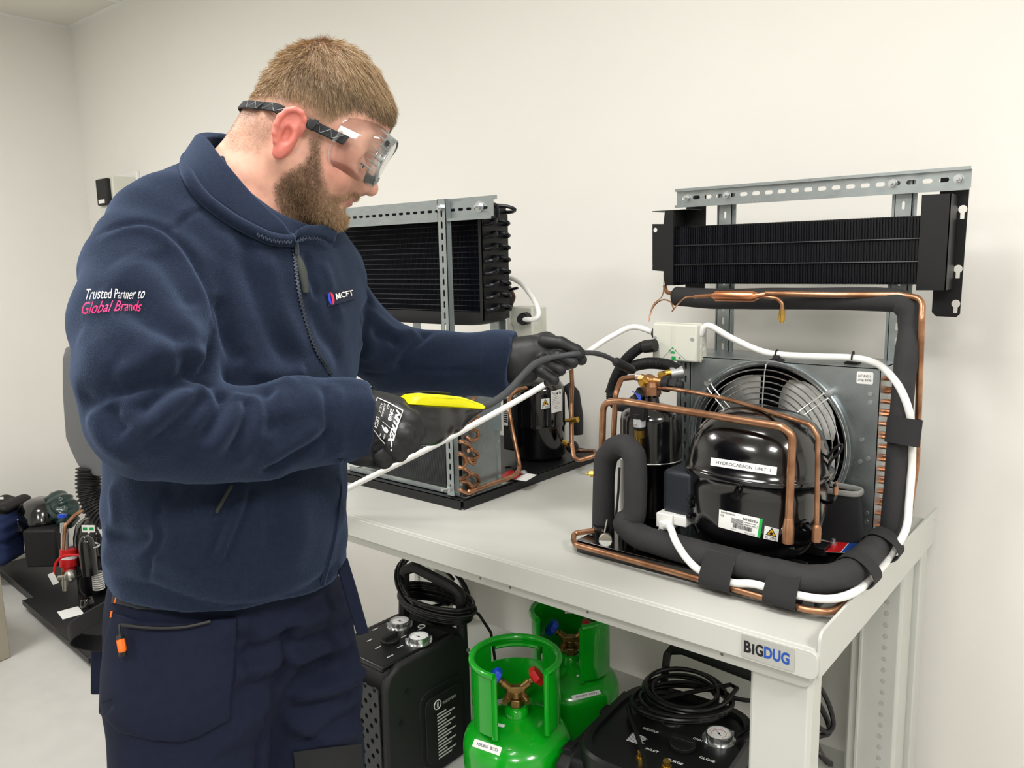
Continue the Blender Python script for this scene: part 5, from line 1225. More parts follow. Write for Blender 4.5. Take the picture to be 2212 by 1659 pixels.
# ---- head in its own axes: a forward, b up, c towards the camera
HD = 1.10; HS = FPX / HD; HO = c3(640, 290, HD)
hf = unit((.91, .415, .235)); hu = unit(V((.415, -.91, 0)) - hf * np.dot((.415, -.91, 0), hf)); hc = -np.cross(hf, hu); hc = hc if hc[2] < 0 else -hc
def hl(x, y, c=0.0):
    r = V(((x - 1106) / FPX, (y - 829.5) / FPX, 1)); t = (c + HO @ hc) / (r @ hc); q = r * t - HO; return (float(q @ hf), float(q @ hu))
def h2w(p): p = np.asarray(p, float); return c2w(HO + p[..., 0:1] * hf + p[..., 1:2] * hu + p[..., 2:3] * hc)
H_ = Field((-.12, -.27, -.115), (.145, .145, .115), .0021)
H_.ell((.021, .059, 0), (.080, .079, .073), k=0)
H_.ell((.004, .032, 0), (.066, .066, .070), k=.02)
H_.ell((.045, .030, 0), (.058, .062, .062), k=.02)
H_.ell((.052, -.012, 0), (.056, .074, .056), k=.025)
H_.ell((.020, -.022, 0), (.050, .055, .060), k=.02)
_e = hl(777, 354, .034); EY = (_e[0] - .0065, _e[1] + .001)
for s in (-1, 1):
    H_.cone((.008, -.045, .052 * s), (.070, -.078, .026 * s), .017, .017, k=.022)
    H_.ell((.070, -.024, .036 * s), (.030, .026, .024), k=.018)           # cheek
    H_.ell((.072, .006, .046 * s), (.024, .014, .016), k=.015)            # cheekbone
    H_.cone((.098, .024, .012 * s), (.086, .026, .046 * s), .010, .009, k=.014)     # brow
    H_.ell((.104, EY[1] + .002, .031 * s), (.016, .013, .018), k=.012, op='sub')  # eye socket
    H_.ell((EY[0], EY[1], .031 * s), (.0133, .0128, .0140), k=.004)        # lidded eyeball
    H_.chain([(EY[0] + .0095, EY[1] - .0020, .0215 * s), (EY[0] + .0130, EY[1] - .0010, .0290 * s), (EY[0] + .0115, EY[1] - .0020, .0375 * s), (EY[0] + .0070, EY[1] - .0035, .0435 * s)], [.0006, .0016, .0016, .0006], k=.0015, op='sub')
    H_.ell((.1085, -.0275, .0135 * s), (.0100, .0080, .0075), k=.006)     # nostril wing
H_.cone((.060, -.080, .012), (.090, -.079, 0), .020, .0165, k=.02); H_.cone((.060, -.080, -.012), (.090, -.079, 0), .020, .0165, k=.02)
H_.ell((.076, .062, 0), (.030, .036, .050), k=.025)                        # forehead
H_.chain([(.1005, .020, 0), (.108, .002, 0), (.1185, -.019, 0)], [.0085, .0085, .0100], k=.010)   # nose
H_.ell((.1205, -.0225, 0), (.0098, .0092, .0100), k=.006)
H_.ell((.091, -.045, 0), (.0170, .018, .028), k=.014)                      # muzzle
H_.ell((.0985, -.0460, 0), (.0080, .0042, .0205), k=.005); H_.ell((.0960, -.0550, 0), (.0080, .0048, .0180), k=.005)   # lips
H_.cone((.107, -.0503, .026), (.107, -.0503, -.026), .0020, .0020, k=.004, op='sub')
H_.cone((.106, -.0645, .014), (.106, -.0645, -.014), .006, .006, k=.008, op='sub')
# ears
eo = hl(623, 289, .078); E0 = V((eo[0], eo[1], 0))
for s in (-1, 1):
    m_ = lambda a, b, c: V((E0[0] + a, E0[1] + b, c * s))
    H_.ell(m_(-.004, .012, .0770), (.0125, .0190, .0060), k=.004)
    H_.ell(m_(-.001, .000, .0745), (.0140, .029, .0095), ax=((.98, .10, .18 * s), (-.10, .99, 0), (-.18 * s, 0, .98)), k=.008)
    rim = [m_(.0120, .006, .0720), m_(.0135, .016, .0755), m_(.0110, .0255, .0790), m_(.0040, .0310, .0815), m_(-.0050, .0305, .0835), m_(-.0125, .0240, .0850), m_(-.0165, .0140, .0860), m_(-.0170, .0030, .0855), m_(-.0145, -.0080, .0840), m_(-.0095, -.0170, .0815), m_(-.0050, -.0240, .0790)]
    H_.chain(rim, [.0030, .0033, .0034, .0035, .0036, .0037, .0037, .0036, .0034, .0034, .0036], k=.0025)
    H_.ell(m_(-.0015, -.0265, .0775), (.0078, .0095, .0048), k=.004)
    H_.ell(m_(-.0015, -.0035, .0860), (.0080, .0125, .0095), k=.004, op='sub')
    H_.ell(m_(-.0020, .0170, .0850), (.0065, .0070, .0035), k=.004, op='sub')
    H_.chain([m_(-.0085, -.0120, .0805), m_(-.0095, .0020, .0820), m_(-.0060, .0120, .0815), m_(.0010, .0175, .0800)], [.0026, .0026, .0026, .0022], k=.0025)
    H_.ell(m_(.0085, -.0040, .0775), (.0040, .0062, .0042), k=.003)
# neck
nb = hl(512, 520)
H_.chain([(-.022, -.02, 0), (-.028, -.10, 0), (nb[0], nb[1], 0), (nb[0] - .01, nb[1] - .08, 0)], [.054, .055, .066, .075], k=.03)
H_.cone((.02, -.055, 0), (.01, -.14, 0), .040, .050, k=.02)
H_.cone((-.03, -.015, .045), (.018, -.17, .022), .014, .013, k=.018); H_.cone((-.03, -.015, -.045), (.018, -.17, -.022), .014, .013, k=.018)
hv, hfz = fmesh(H_, 3)
BEARDP = ((691, 296), (672, 302), (668, 330), (655, 352), (632, 366), (606, 385), (592, 405), (596, 440), (606, 470), (640, 486), (712, 503), (752, 500), (762, 470), (748, 452), (736, 446), (742, 436), (760, 434), (790, 432), (790, 420), (774, 414), (757, 415), (738, 424), (712, 420), (697, 385), (693, 340))
HAIRP = ((880, 280), (838, 266), (800, 250), (765, 243), (735, 250), (712, 262), (690, 250), (672, 232), (640, 222), (600, 210), (560, 212), (520, 218), (460, 200), (460, 0), (700, -20), (950, 60), (950, 280))
FADEP = ((716, 262), (704, 292), (690, 318), (668, 310), (660, 262), (645, 240), (620, 232), (596, 245), (588, 290), (560, 330), (490, 320), (480, 190), (700, 190))
LIPP = [(.094, -.0445), (.112, -.0450), (.112, -.0598), (.093, -.0590), (.084, -.0515)]
def near_px(P_):
    q = HO + P_[:, 0:1] * hf + P_[:, 1:2] * hu + np.abs(P_[:, 2:3]) * hc; return np.stack([q[:, 0] / q[:, 2] * FPX + 1106, q[:, 1] / q[:, 2] * FPX + 829.5], 1)
def pm(P_, poly, soft): return np.clip(.5 - poly_sd(near_px(P_), poly) / soft, 0, 1)
ab = hv[:, :2]; cc_ = np.abs(hv[:, 2])
m_beard = pm(hv, BEARDP, 16) * (hv[:, 1] > -.13) * (1 - np.clip((cc_ - .066) / .004, 0, 1)) * (1 - ((hv[:, 0] > .101) & (hv[:, 1] > -.0375))); m_hair = pm(hv, HAIRP, 20); m_fade = pm(hv, FADEP, 30) * (cc_ < .0735)
nz = (np.sin(hv[:, 0] * 310 + 3 * np.sin(hv[:, 1] * 170)) * np.sin(hv[:, 1] * 260 + 2) + np.sin(hv[:, 2] * 400 + hv[:, 0] * 90)) * .25 + .5
sk = lambda h: np.array(srgb(h)[:3])
col = np.tile(sk('#D9A590'), (len(hv), 1)); mix = lambda c, h, m: c * (1 - m[:, None]) + sk(h)[None] * m[:, None]
red = np.exp(-((ab[:, 0] - .073) ** 2 + (ab[:, 1] + .022) ** 2) / .0007) * .55; col = mix(col, '#CF8272', red)
col = mix(col, '#D98A7A', np.clip((.118 - ab[:, 1] * 0 - .105 + (ab[:, 0] - .105) * 2), 0, .5) * (np.abs(ab[:, 1] + .02) < .02) * (cc_ < .03))
ear = ((cc_ > .0725) & (np.abs(ab[:, 0] - E0[0]) < .026) & (np.abs(ab[:, 1] - E0[1]) < .040)).astype(float); col = mix(col, '#D4685F', ear * .75)
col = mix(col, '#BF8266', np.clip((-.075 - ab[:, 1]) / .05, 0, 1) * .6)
col = mix(col, '#A88672', m_fade * .55 * (1 - ear)); col = mix(col, '#937659', m_hair * (.62 + .2 * nz) * (1 - .3 * np.clip((hv[:, 1] - .100) / .02, 0, 1)))
col = mix(col, '#84684F', m_beard * .72)
lip = np.clip(.5 - poly_sd(ab, LIPP) / .003, 0, 1) * (cc_ < .026) ; col = mix(col, '#C4837A', lip * .7)
def vcol_mat(name, rough, sss=0.0, bump=.15, bscale=900, bdist=.0004):
    m = bpy.data.materials.new(name); m.use_nodes = True; N, L = m.node_tree.nodes, m.node_tree.links; b = N['Principled BSDF']
    at = N.new('ShaderNodeAttribute'); at.attribute_name = 'tone'; tc = N.new('ShaderNodeTexCoord'); t = N.new('ShaderNodeTexNoise'); t.inputs['Scale'].default_value = 70; t.inputs['Detail'].default_value = 5
    L.new(tc.outputs['Object'], t.inputs['Vector']); mr = N.new('ShaderNodeMapRange'); mr.inputs[1].default_value = .3; mr.inputs[2].default_value = .7; mr.inputs[3].default_value = .88; mr.inputs[4].default_value = 1.08
    L.new(t.outputs['Fac'], mr.inputs[0]); vm = N.new('ShaderNodeVectorMath'); vm.operation = 'SCALE'; L.new(at.outputs['Color'], vm.inputs[0]); L.new(mr.outputs[0], vm.inputs['Scale']); L.new(vm.outputs[0], b.inputs['Base Color'])
    b.inputs['Roughness'].default_value = rough
    if sss: b.inputs['Subsurface Weight'].default_value = sss; b.inputs['Subsurface Radius'].default_value = (1, .35, .2); b.inputs['Subsurface Scale'].default_value = .006
    t2 = N.new('ShaderNodeTexNoise'); t2.inputs['Scale'].default_value = bscale; L.new(tc.outputs['Object'], t2.inputs['Vector']); bp = N.new('ShaderNodeBump'); bp.inputs['Strength'].default_value = bump; bp.inputs['Distance'].default_value = bdist
    L.new(t2.outputs['Fac'], bp.inputs['Height']); L.new(bp.outputs[0], b.inputs['Normal']); return m
def set_tone(o, c):
    at = o.data.color_attributes.new('tone', 'FLOAT_COLOR', 'POINT'); a = np.ones((len(o.data.vertices), 4), np.float32); a[:, :3] = c; at.data.foreach_set('color', a.ravel())
M_skin = vcol_mat('skin', .48, sss=.35)
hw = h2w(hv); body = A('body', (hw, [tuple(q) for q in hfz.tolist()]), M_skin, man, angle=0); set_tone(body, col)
bv_h = BVHTree.FromPolygons([Vector(p) for p in hw], [tuple(q) for q in hfz.tolist()])
# eyes: a sliver of the eyeball under the lids
for s in (-1, 1):
    e = obj('eye', MB().ellip(h2w(V((EY[0], EY[1], .031 * s))), (.0120, .0120, .0120)), mat('eye_white', '#E6DFD8', .2), body)
    cc1 = V((EY[0], EY[1], .031 * s)) + unit((1, -.18, 0)) * .0088; obj('iris', MB().ellip(h2w(cc1), (.0044, .0044, .0044)), mat('iris', '#3B4A50', .15), body)
for s in (-1, 1): obj('eyelashes', MB().tube([h2w(V(p)) for p in ((EY[0] + .0100, EY[1] - .0002, .0215 * s), (EY[0] + .0138, EY[1] + .0010, .0290 * s), (EY[0] + .0122, EY[1] + .0002, .0375 * s), (EY[0] + .0078, EY[1] - .0015, .0440 * s))], [.0003, .0007, .0007, .0003], 6), mat('lash_brown', '#5A4636', .7), body)
# brow and lashes
def strands(name, pts, dirs, lens, wid, cols, m, par, curl=.0, seg=3, droop=None):
    """thin tapering hairs as ribbons, all of one region in one mesh; points and directions in world axes"""
    n = len(pts); rg = np.random.default_rng(3); side = np.cross(dirs, rg.normal(size=(n, 3))); side /= np.linalg.norm(side, axis=1)[:, None]
    p = pts - dirs * .0006; P_ = [p]; d = dirs.copy(); C = rg.normal(size=(n, 3)) * curl
    for k in range(seg):
        dd = d + C * (k + .5) / seg * 1.6
        if droop is not None: dd = dd + droop * ((k + 1) / seg)
        dd /= np.linalg.norm(dd, axis=1)[:, None]; p = p + dd * (lens / seg)[:, None]; P_.append(p)
        if curl: C = C * .6 + rg.normal(size=(n, 3)) * curl
    vs = np.empty((n, (seg + 1) * 2, 3)); 
    for k in range(seg + 1):
        w_ = (wid * (1 - .75 * k / seg))[:, None]; vs[:, 2 * k] = P_[k] - side * w_; vs[:, 2 * k + 1] = P_[k] + side * w_
    base = (np.arange(n) * (seg + 1) * 2)[:, None]; fs = []
    for k in range(seg): fs.append(base + np.array([2 * k, 2 * k + 1, 2 * k + 3, 2 * k + 2])[None])
    F_ = np.concatenate(fs); o = A(name, (vs.reshape(-1, 3), [tuple(q) for q in F_.tolist()]), m, par, angle=0); set_tone(o, np.repeat(cols, (seg + 1) * 2, axis=0)); return o
def hair_mat(name):
    m = vcol_mat(name, .5, bump=.0); return m
M_hair = hair_mat('hair_strands')
fn = normals(hv, hfz); cen = hv[hfz].mean(1); nrm = fn[hfz].mean(1); nrm /= np.linalg.norm(nrm, axis=1)[:, None]
area_ = np.linalg.norm(np.cross(hv[hfz[:, 2]] - hv[hfz[:, 0]], hv[hfz[:, 3]] - hv[hfz[:, 1]]), axis=1)
def sample(mask, n, seed):
    rg = np.random.default_rng(seed); p = area_ * mask; p = p / p.sum(); i = rg.choice(len(cen), n, p=p); w = rg.dirichlet((1, 1, 1, 1), n)
    return (hv[hfz[i]] * w[:, :, None]).sum(1), nrm[i], rg
HB = np.stack([hf, hu, hc])      # local -> camera rows
def l2w_dir(d): d = (d @ HB) @ RM; return d / np.linalg.norm(d, axis=1)[:, None]
mk_h = pm(cen, HAIRP, 14) * (np.abs(cen[:, 2]) < .076); mk_f = pm(cen, FADEP, 12) * (np.abs(cen[:, 2]) < .0735)
mk_h = mk_h * (1 - .22 * np.clip((cen[:, 1] - .102) / .015, 0, 1))
p_, n_, rg = sample(mk_h, 38000, 11); crown = V((-.028, .138, 0)); fl_ = p_ - crown; fl_ -= n_ * (fl_ * n_).sum(1)[:, None]; fl_ /= np.linalg.norm(fl_, axis=1)[:, None] + 1e-9
front = np.clip((p_[:, 0] + .03) / .12, 0, 1); topm = np.clip((p_[:, 1] - .075) / .045, 0, 1); side_ = np.clip(np.abs(p_[:, 2]) / .07, 0, 1)
fl_[:, 0] += .5 * front; 
lift = .42 - .20 * front; d_ = fl_ + n_ * lift[:, None] + rg.normal(size=p_.shape) * .13; cl_ = np.stack([np.sin(p_[:, 0] * 260 + 5 * np.sin(p_[:, 2] * 140)), np.sin(p_[:, 1] * 300 + 4 * np.sin(p_[:, 0] * 120)), np.sin(p_[:, 2] * 280 + 5 * np.sin(p_[:, 1] * 150))], 1); d_ = d_ + cl_ * .20; d_ /= np.linalg.norm(d_, axis=1)[:, None]
sdh = -poly_sd(near_px(p_), HAIRP) / HS; L_ = np.clip(.004 + .30 * np.clip(sdh, 0, .05), .004, .014) * (.7 + .6 * rg.random(len(p_))) ; L_ += .008 * front * topm + .004 * (p_[:, 0] > .075)
tone = rg.random(len(p_)); C_ = sk('#85694B')[None] * (1 - tone[:, None]) + sk('#B79C76')[None] * tone[:, None]; dk = np.clip(1 - np.abs(p_[:, 1] - .062) / .03, 0, 1) * (p_[:, 0] > -.03); C_ = C_ * (1 - .42 * dk[:, None])
dr = np.zeros_like(p_); dr[:, 1] = -.9; dr[:, 0] = .2; dr = dr * front[:, None] * .8
strands('hair', h2w(p_), l2w_dir(d_), L_, np.full(len(p_), .00026), C_, M_hair, man, curl=.08, droop=(dr @ HB) @ RM)
p_, n_, rg = sample(mk_f, 15000, 12); d_ = n_ * .6 + V((-.5, -.8, 0)) + rg.normal(size=p_.shape) * .2; d_ /= np.linalg.norm(d_, axis=1)[:, None]
tone = rg.random(len(p_)); C_ = sk('#8F7154')[None] * (1 - tone[:, None]) + sk('#B89878')[None] * tone[:, None]
strands('short_hair', h2w(p_), l2w_dir(d_), .0012 + .0012 * rg.random(len(p_)), np.full(len(p_), .00013), C_, M_hair, man, seg=1)
mk_b = pm(cen, BEARDP, 12) * (cen[:, 1] > -.125) * (np.abs(cen[:, 2]) < .070) * (1 - ((cen[:, 0] > .101) & (cen[:, 1] > -.0375))) * (1 - np.clip(.5 - poly_sd(cen[:, :2], LIPP) / .002, 0, 1) * (np.abs(cen[:, 2]) < .024))
p_, n_, rg = sample(mk_b, 15000, 13); sdb = np.clip(-poly_sd(near_px(p_), BEARDP) / HS, 0, .03)
d_ = n_ * .75 + V((.15, -.85, 0)) + rg.normal(size=p_.shape) * .35; d_ /= np.linalg.norm(d_, axis=1)[:, None]
L_ = (.0035 + .30 * np.clip(sdb, 0, .024)) * (.6 + .7 * rg.random(len(p_))); chin = np.clip((p_[:, 0] - .055) / .04, 0, 1)
tone = rg.random(len(p_)); ca = sk('#5E4A38')[None] * (1 - chin[:, None]) + sk('#94795A')[None] * chin[:, None]; cb = sk('#97795A')[None] * (1 - chin[:, None]) + sk('#CBAE86')[None] * chin[:, None]
C_ = ca * (1 - tone[:, None]) + cb * tone[:, None]
strands('beard', h2w(p_), l2w_dir(d_), L_, np.full(len(p_), .00025), C_, M_hair, man, curl=.45)
bp = []; rg = np.random.default_rng(5)
for s in (-1, 1):
    for k in range(260):
        t = rg.random(); bp.append((.104 - .010 * t, .022 + .004 * t + .003 * rg.normal() * .6, s * (.014 + .032 * t)))
bp = np.array(bp); bd = np.tile((.35, .15, 0.), (len(bp), 1)) + rg.normal(size=(len(bp), 3)) * .15; bd[:, 2] += np.sign(bp[:, 2]) * .8
_e = strands('eyebrow', h2w(bp), l2w_dir(bd), np.full(len(bp), .006), np.full(len(bp), .00028), np.tile(sk('#8A6A4C'), (len(bp), 1)), M_hair, man); tag(_e, kind='stuff')
for _o in man.children:
    if 'hair' in _o.name or 'beard' in _o.name: tag(_o, kind='stuff')

# ---- fleece jacket
TL, TF, TU = V((.64, 0, .77)), V((.77, 0, -.64)), V((0, -1, 0))
J = Field((-.56, -.32, .74), (.03, .34, 1.46), .0046)
J.ell(c3(497, 1110, 1.09), (.158, .42, .155), ax=(TL, TU, TF), k=0)
J.ell(c3(525, 730, 1.12), (.178, .235, .128), ax=(TL, TU, TF), k=.05)
J.ell(c3(548, 610, 1.13), (.165, .130, .100), ax=(TL, TU, TF), k=.05)
J.ell(c3(505, 535, 1.125), (.125, .080, .078), ax=(TL, TU, TF), k=.05)
J.chain([c3(460, 450, 1.115), c3(362, 504, 1.02)], [.060, .066], k=.04)
J.chain([c3(600, 540, 1.17), c3(690, 600, 1.23)], [.060, .064], k=.04)
AR = [(362, 506, 1.02, .068), (332, 592, .985, .077), (320, 700, .945, .0785), (322, 810, .905, .0735), (330, 905, .880, .0650)]
FA = [(330, 905, .880, .0650), (450, 938, .905, .0575), (560, 938, .93, .0520), (650, 912, .955, .0530), (740, 909, .98, .0495), (830, 912, .995, .048)]
J.chain([c3(*q[:3]) for q in AR], [q[3] for q in AR], k=.022)
J2 = Field(J.lo, J.lo + (J.n - 1) * J.h, J.h); J2.d = J2.d
J2.chain([c3(*q[:3]) for q in FA], [q[3] for q in FA], k=.012)
LA = [(690, 605, 1.24, .066), (748, 700, 1.29, .060), (850, 776, 1.335, .0535), (960, 786, 1.335, .0520), (1080, 786, 1.32, .0530), (1150, 788, 1.315, .0530)]
J2.chain([c3(*q[:3]) for q in LA], [q[3] for q in LA], k=.016)
wd = RM @ V((0, 0, -1)); 
# cuffs: cut the sleeves square
cut1 = c3(795, 912, .99); n1_ = unit(c3(800, 912, .99) - c3(700, 911, .97)); cut2 = c3(1107, 786, 1.318); n2_ = unit(c3(1100, 786, 1.32) - c3(1000, 783, 1.332) + V((0, .005, 0)))
reg = ((J2.X - cut1[0]) * n1_[0] + (J2.Y - cut1[1]) * n1_[1] + (J2.Z - cut1[2]) * n1_[2])
J2.d = np.where((J2.Z < 1.12), np.maximum(J2.d, reg.astype(np.float32)), J2.d)
reg = ((J2.X - cut2[0]) * n2_[0] + (J2.Y - cut2[1]) * n2_[1] + (J2.Z - cut2[2]) * n2_[2])
J2.d = np.where((J2.Z >= 1.12), np.maximum(J2.d, reg.astype(np.float32)), J2.d)
hemp = c3(520, 1338, .95); hA_, hB_, hC_ = c3(240, 1268, 1.01), c3(480, 1336, .93), c3(748, 1228, 1.11); hn_ = np.cross(hB_ - hA_, hC_ - hA_); hn_ = hn_ if hn_[1] > 0 else -hn_; J.cut(hB_, hn_, .008)
h_ = np.clip(.5 + .5 * (J.d - J2.d) / .010, 0, 1); J.d = J.d * (1 - h_) + J2.d * h_ - .010 * h_ * (1 - h_)
# neck opening
J.ell(c3(620, 350, 1.09), (.098, .064, .095), ax=((.62, .78, 0), (.78, -.62, 0), (0, 0, 1)), k=.012, op='sub')
jv, jf = fmesh(J, 3)
jb_ = BVHTree.FromPolygons([Vector(p) for p in jv], [tuple(q) for q in jf.tolist()])
def jhit(x, y, bv=None):
    d = V(((x - 1106) / FPX, (y - 829.5) / FPX, 1)); h = (bv or jb_).ray_cast(Vector((0, 0, 0)), Vector(d).normalized()); return np.array(h[0]) if h[0] is not None else None
# folds: each a stroke on the visible surface, raised (+) or sunk (-), width and height in metres
FOLD = [
 # sleeve seam over the shoulder
 ([(205, 512), (240, 492), (290, 480), (330, 485), (372, 508), (410, 548), (440, 600), (462, 660), (470, 730), (468, 790), (455, 828)], .0045, -.0035),
 ([(215, 522), (250, 503), (295, 492), (330, 498), (362, 520), (398, 560), (427, 610), (446, 665), (452, 730)], .007, .0030),
 # creases at the armpit and elbow
 ([(462, 700), (465, 760), (452, 800), (430, 800), (405, 785), (380, 790)], .010, -.010), ([(470, 830), (440, 820), (415, 812), (370, 815), (320, 825), (270, 838), (235, 840)], .008, -.009),
 ([(455, 780), (420, 770), (380, 765), (340, 775), (290, 800), (240, 812)], .014, .008), ([(430, 835), (390, 830), (350, 850), (320, 875), (305, 900)], .008, -.008),
 ([(450, 815), (410, 840), (370, 870), (330, 910), (300, 945)], .012, .008), ([(470, 850), (440, 880), (400, 920), (350, 960), (290, 985)], .014, .006), ([(448, 855), (410, 890), (365, 930), (320, 960)], .008, -.006),
 # forearm folds
 ([(500, 845), (515, 870), (500, 905), (475, 945), (440, 985)], .010, .007), ([(478, 842), (480, 870), (462, 910), (430, 955)], .008, -.007), ([(545, 850), (560, 880), (555, 925), (530, 975), (500, 1010)], .011, .006), ([(525, 860), (535, 890), (520, 940), (490, 990)], .008, -.006),
 ([(590, 835), (575, 860), (585, 900), (580, 945)], .009, -.006), ([(640, 820), (610, 835), (600, 870), (615, 910)], .013, .006), ([(560, 1000), (610, 975), (660, 945), (690, 915)], .010, .005), ([(560, 1022), (620, 1000), (680, 965), (720, 930)], .008, -.006), ([(700, 830), (710, 880), (715, 940), (705, 990)], .006, -.004), ([(722, 826), (732, 880), (735, 940), (726, 990)], .008, .004),
 # upper sleeve drag lines
 ([(200, 640), (240, 690), (300, 740), (370, 760)], .018, .007), ([(260, 560), (320, 620), (380, 690), (430, 745)], .020, .006), ([(240, 620), (300, 680), (360, 720), (410, 745)], .014, -.005), ([(170, 720), (210, 770), (250, 790)], .014, .004), ([(330, 540), (380, 600), (420, 670)], .016, -.004),
 ([(190, 880), (215, 930), (250, 970), (300, 990)], .014, .006), ([(235, 870), (245, 910), (270, 940)], .010, -.006), ([(170, 850), (200, 865), (230, 850), (260, 835)], .010, -.004),
 # chest: drag lines from collar and armpit
 ([(520, 470), (535, 560), (560, 650), (600, 740), (640, 800)], .014, -.005), ([(480, 500), (490, 600), (505, 700), (540, 790)], .016, .006), ([(560, 540), (590, 620), (620, 700), (660, 770)], .014, .005), ([(470, 640), (490, 720), (520, 790)], .010, -.006), ([(660, 640), (700, 720), (740, 780)], .014, -.004), ([(690, 560), (715, 620), (735, 700)], .012, .004), ([(665, 545), (672, 600), (690, 650)], .008, -.004),
 ([(540, 800), (600, 812), (660, 800)], .012, .005),
 # yoke seam
 ([(372, 500), (400, 472), (440, 445)], .0035, -.0025), ([(362, 492), (392, 464), (430, 440)], .006, .002),
 # lower body
 ([(340, 1030), (342, 1100), (345, 1160), (330, 1205), (310, 1260)], .004, -.004), ([(240, 1040), (250, 1110), (230, 1170)], .012, .005), ([(230, 1150), (280, 1165), (330, 1160)], .010, -.005), ([(225, 1200), (290, 1215), (345, 1180)], .012, .006), ([(240, 1245), (330, 1272), (420, 1302), (520, 1312), (610, 1302), (680, 1262), (735, 1205)], .006, -.0045),
 ([(350, 1180), (400, 1230), (470, 1265), (540, 1270)], .016, .004), ([(600, 1020), (640, 1080), (650, 1160), (620, 1240)], .018, .004), ([(560, 1040), (590, 1110), (580, 1200)], .014, -.004), ([(350, 1060), (400, 1070), (460, 1050)], .014, -.004),
 # pocket welt
 ([(533, 1040), (520, 1090), (495, 1150), (468, 1222)], .0035, .004), ([(512, 1042), (498, 1090), (474, 1145), (450, 1212)], .003, -.004), ([(546, 1042), (534, 1095), (508, 1160), (482, 1228)], .003, -.004), ([(450, 1214), (482, 1230)], .003, -.003),
 # far sleeve
 ([(790, 640), (815, 690), (860, 720), (900, 715)], .010, .006), ([(782, 690), (820, 725), (870, 745)], .009, -.006), ([(775, 740), (810, 755), (850, 745)], .010, .005), ([(930, 716), (900, 740), (870, 770), (860, 810)], .008, -.006), ([(905, 720), (880, 745), (850, 775)], .012, .005), ([(790, 600), (800, 650), (780, 690)], .010, -.005), ([(780, 800), (830, 810), (900, 800), (1000, 800), (1095, 805)], .0035, -.002), ([(1040, 720), (1035, 780), (1045, 850)], .004, -.0025), ([(780, 780), (800, 740), (790, 700)], .012, .005),
]
jn = normals(jv, jf); disp = np.zeros(len(jv))
for st_, w_, hgt in FOLD:
    P_ = [jhit(*q) for q in st_]; P_ = [q for q in P_ if q is not None]
    if len(P_) < 2: continue
    pl2 = spline(P_, 4); 
    lo, hi = np.min(pl2, 0) - 3 * w_, np.max(pl2, 0) + 3 * w_; idx = np.where(((jv > lo) & (jv < hi)).all(1))[0]
    if not len(idx): continue
    q = jv[idx]; best = np.full(len(idx), 1e9); tt = np.zeros(len(idx))
    for i in range(len(pl2) - 1):
        a, b = pl2[i], pl2[i + 1]; e = b - a; t = np.clip(((q - a) @ e) / max(e @ e, 1e-12), 0, 1); dd = np.linalg.norm(q - a - t[:, None] * e, axis=1); m = dd < best; best = np.where(m, dd, best); tt = np.where(m, (i + t) / (len(pl2) - 1), tt)
    taper = np.clip(np.minimum(tt, 1 - tt) * 6, .0, 1) if len(st_) > 2 else 1.0
    s_ = np.exp(-(best / w_) ** 2) * hgt * (1.6 if hgt < 0 else 1.1) * taper; disp[idx] += s_
q = jv; disp += .0022 * np.sin(q[:, 0] * 38 + 5 * np.sin(q[:, 1] * 17)) * np.sin(q[:, 1] * 31 + 4 * np.sin(q[:, 2] * 23))
jv = jv + jn * disp[:, None]; jv = smooth_mesh(jv, jf, 1, .3)
def fleece(name, col, sheen=.5, bs=850, bd=.0012):
    m = mat(name, col, .95, noise=.18, nscale=160, bump=.85, bscale=bs, bdist=bd, sheen=sheen, spec=.15); b = m.node_tree.nodes['Principled BSDF']; b.inputs['Sheen Roughness'].default_value = .45; b.inputs['Sheen Tint'].default_value = srgb('#8FA6D0'); return m
M_fleece = fleece('navy_fleece', '#1A2233', .42)
jac = A('fleece_jacket', (c2w(jv), [tuple(q) for q in jf.tolist()]), M_fleece, man, angle=0)
jbw = bvh_of(jac)
def jp(x, y, off=.0):
    h, n = hit(jbw, x, y)
    if h is None: return None
    if np.dot(n, ray(x, y)) > 0: n = -n
    return h + n * off
# collar
def cw(x, y, d): return c2w(c3(x, y, d))
st = [((640, 519, 1.045), (622, 508, 1.035)), ((592, 513, 1.022), (612, 484, 1.028)), ((558, 500, 1.012), (580, 455, 1.025)), ((502, 470, 1.010), (534, 410, 1.028)), ((441, 422, 1.022), (484, 350, 1.040)),
      ((408, 372, 1.045), (452, 306, 1.065)), ((404, 340, 1.085), (436, 292, 1.10)), ((425, 330, 1.14), (468, 289, 1.15)), ((480, 350, 1.185), (520, 302, 1.18)), ((560, 420, 1.20), (590, 380, 1.195)), ((640, 490, 1.17), (650, 470, 1.165)), ((700, 512, 1.12), (690, 490, 1.12))]
def near_d(x, y, d, off):
    h = jhit(x, y, jb2); return min(d, h[2] - off) if h is not None else d
jb2 = BVHTree.FromPolygons([Vector(p) for p in jv], [tuple(q) for q in jf.tolist()])
def neckd(x, y, d, off):
    h, n_ = hit(bv_h, x, y); return min(d, float((RM @ (h - CAM))[2]) - off) if h is not None else d
lo_ = spline([cw(a[0], a[1], near_d(*a, .004) if i < 6 else a[2]) for i, (a, b) in enumerate(st)], 5); up_ = spline([cw(b[0], b[1], neckd(*b, .012) if i < 6 else b[2]) for i, (a, b) in enumerate(st)], 5)
obj('collar', MB().band(lo_, up_, .013, k=7), M_fleece, jac, angle=0)
obj('collar_roll', MB().tube(spline([cw(x, y, near_d(x, y, d, .006)) for (x, y, d) in ((632, 520, 1.038), (592, 517, 1.018), (556, 503, 1.006), (500, 473, 1.002), (440, 427, 1.014), (406, 378, 1.038), (403, 346, 1.08), (420, 328, 1.13))], 6), .0085, 10), M_fleece, jac, angle=0)
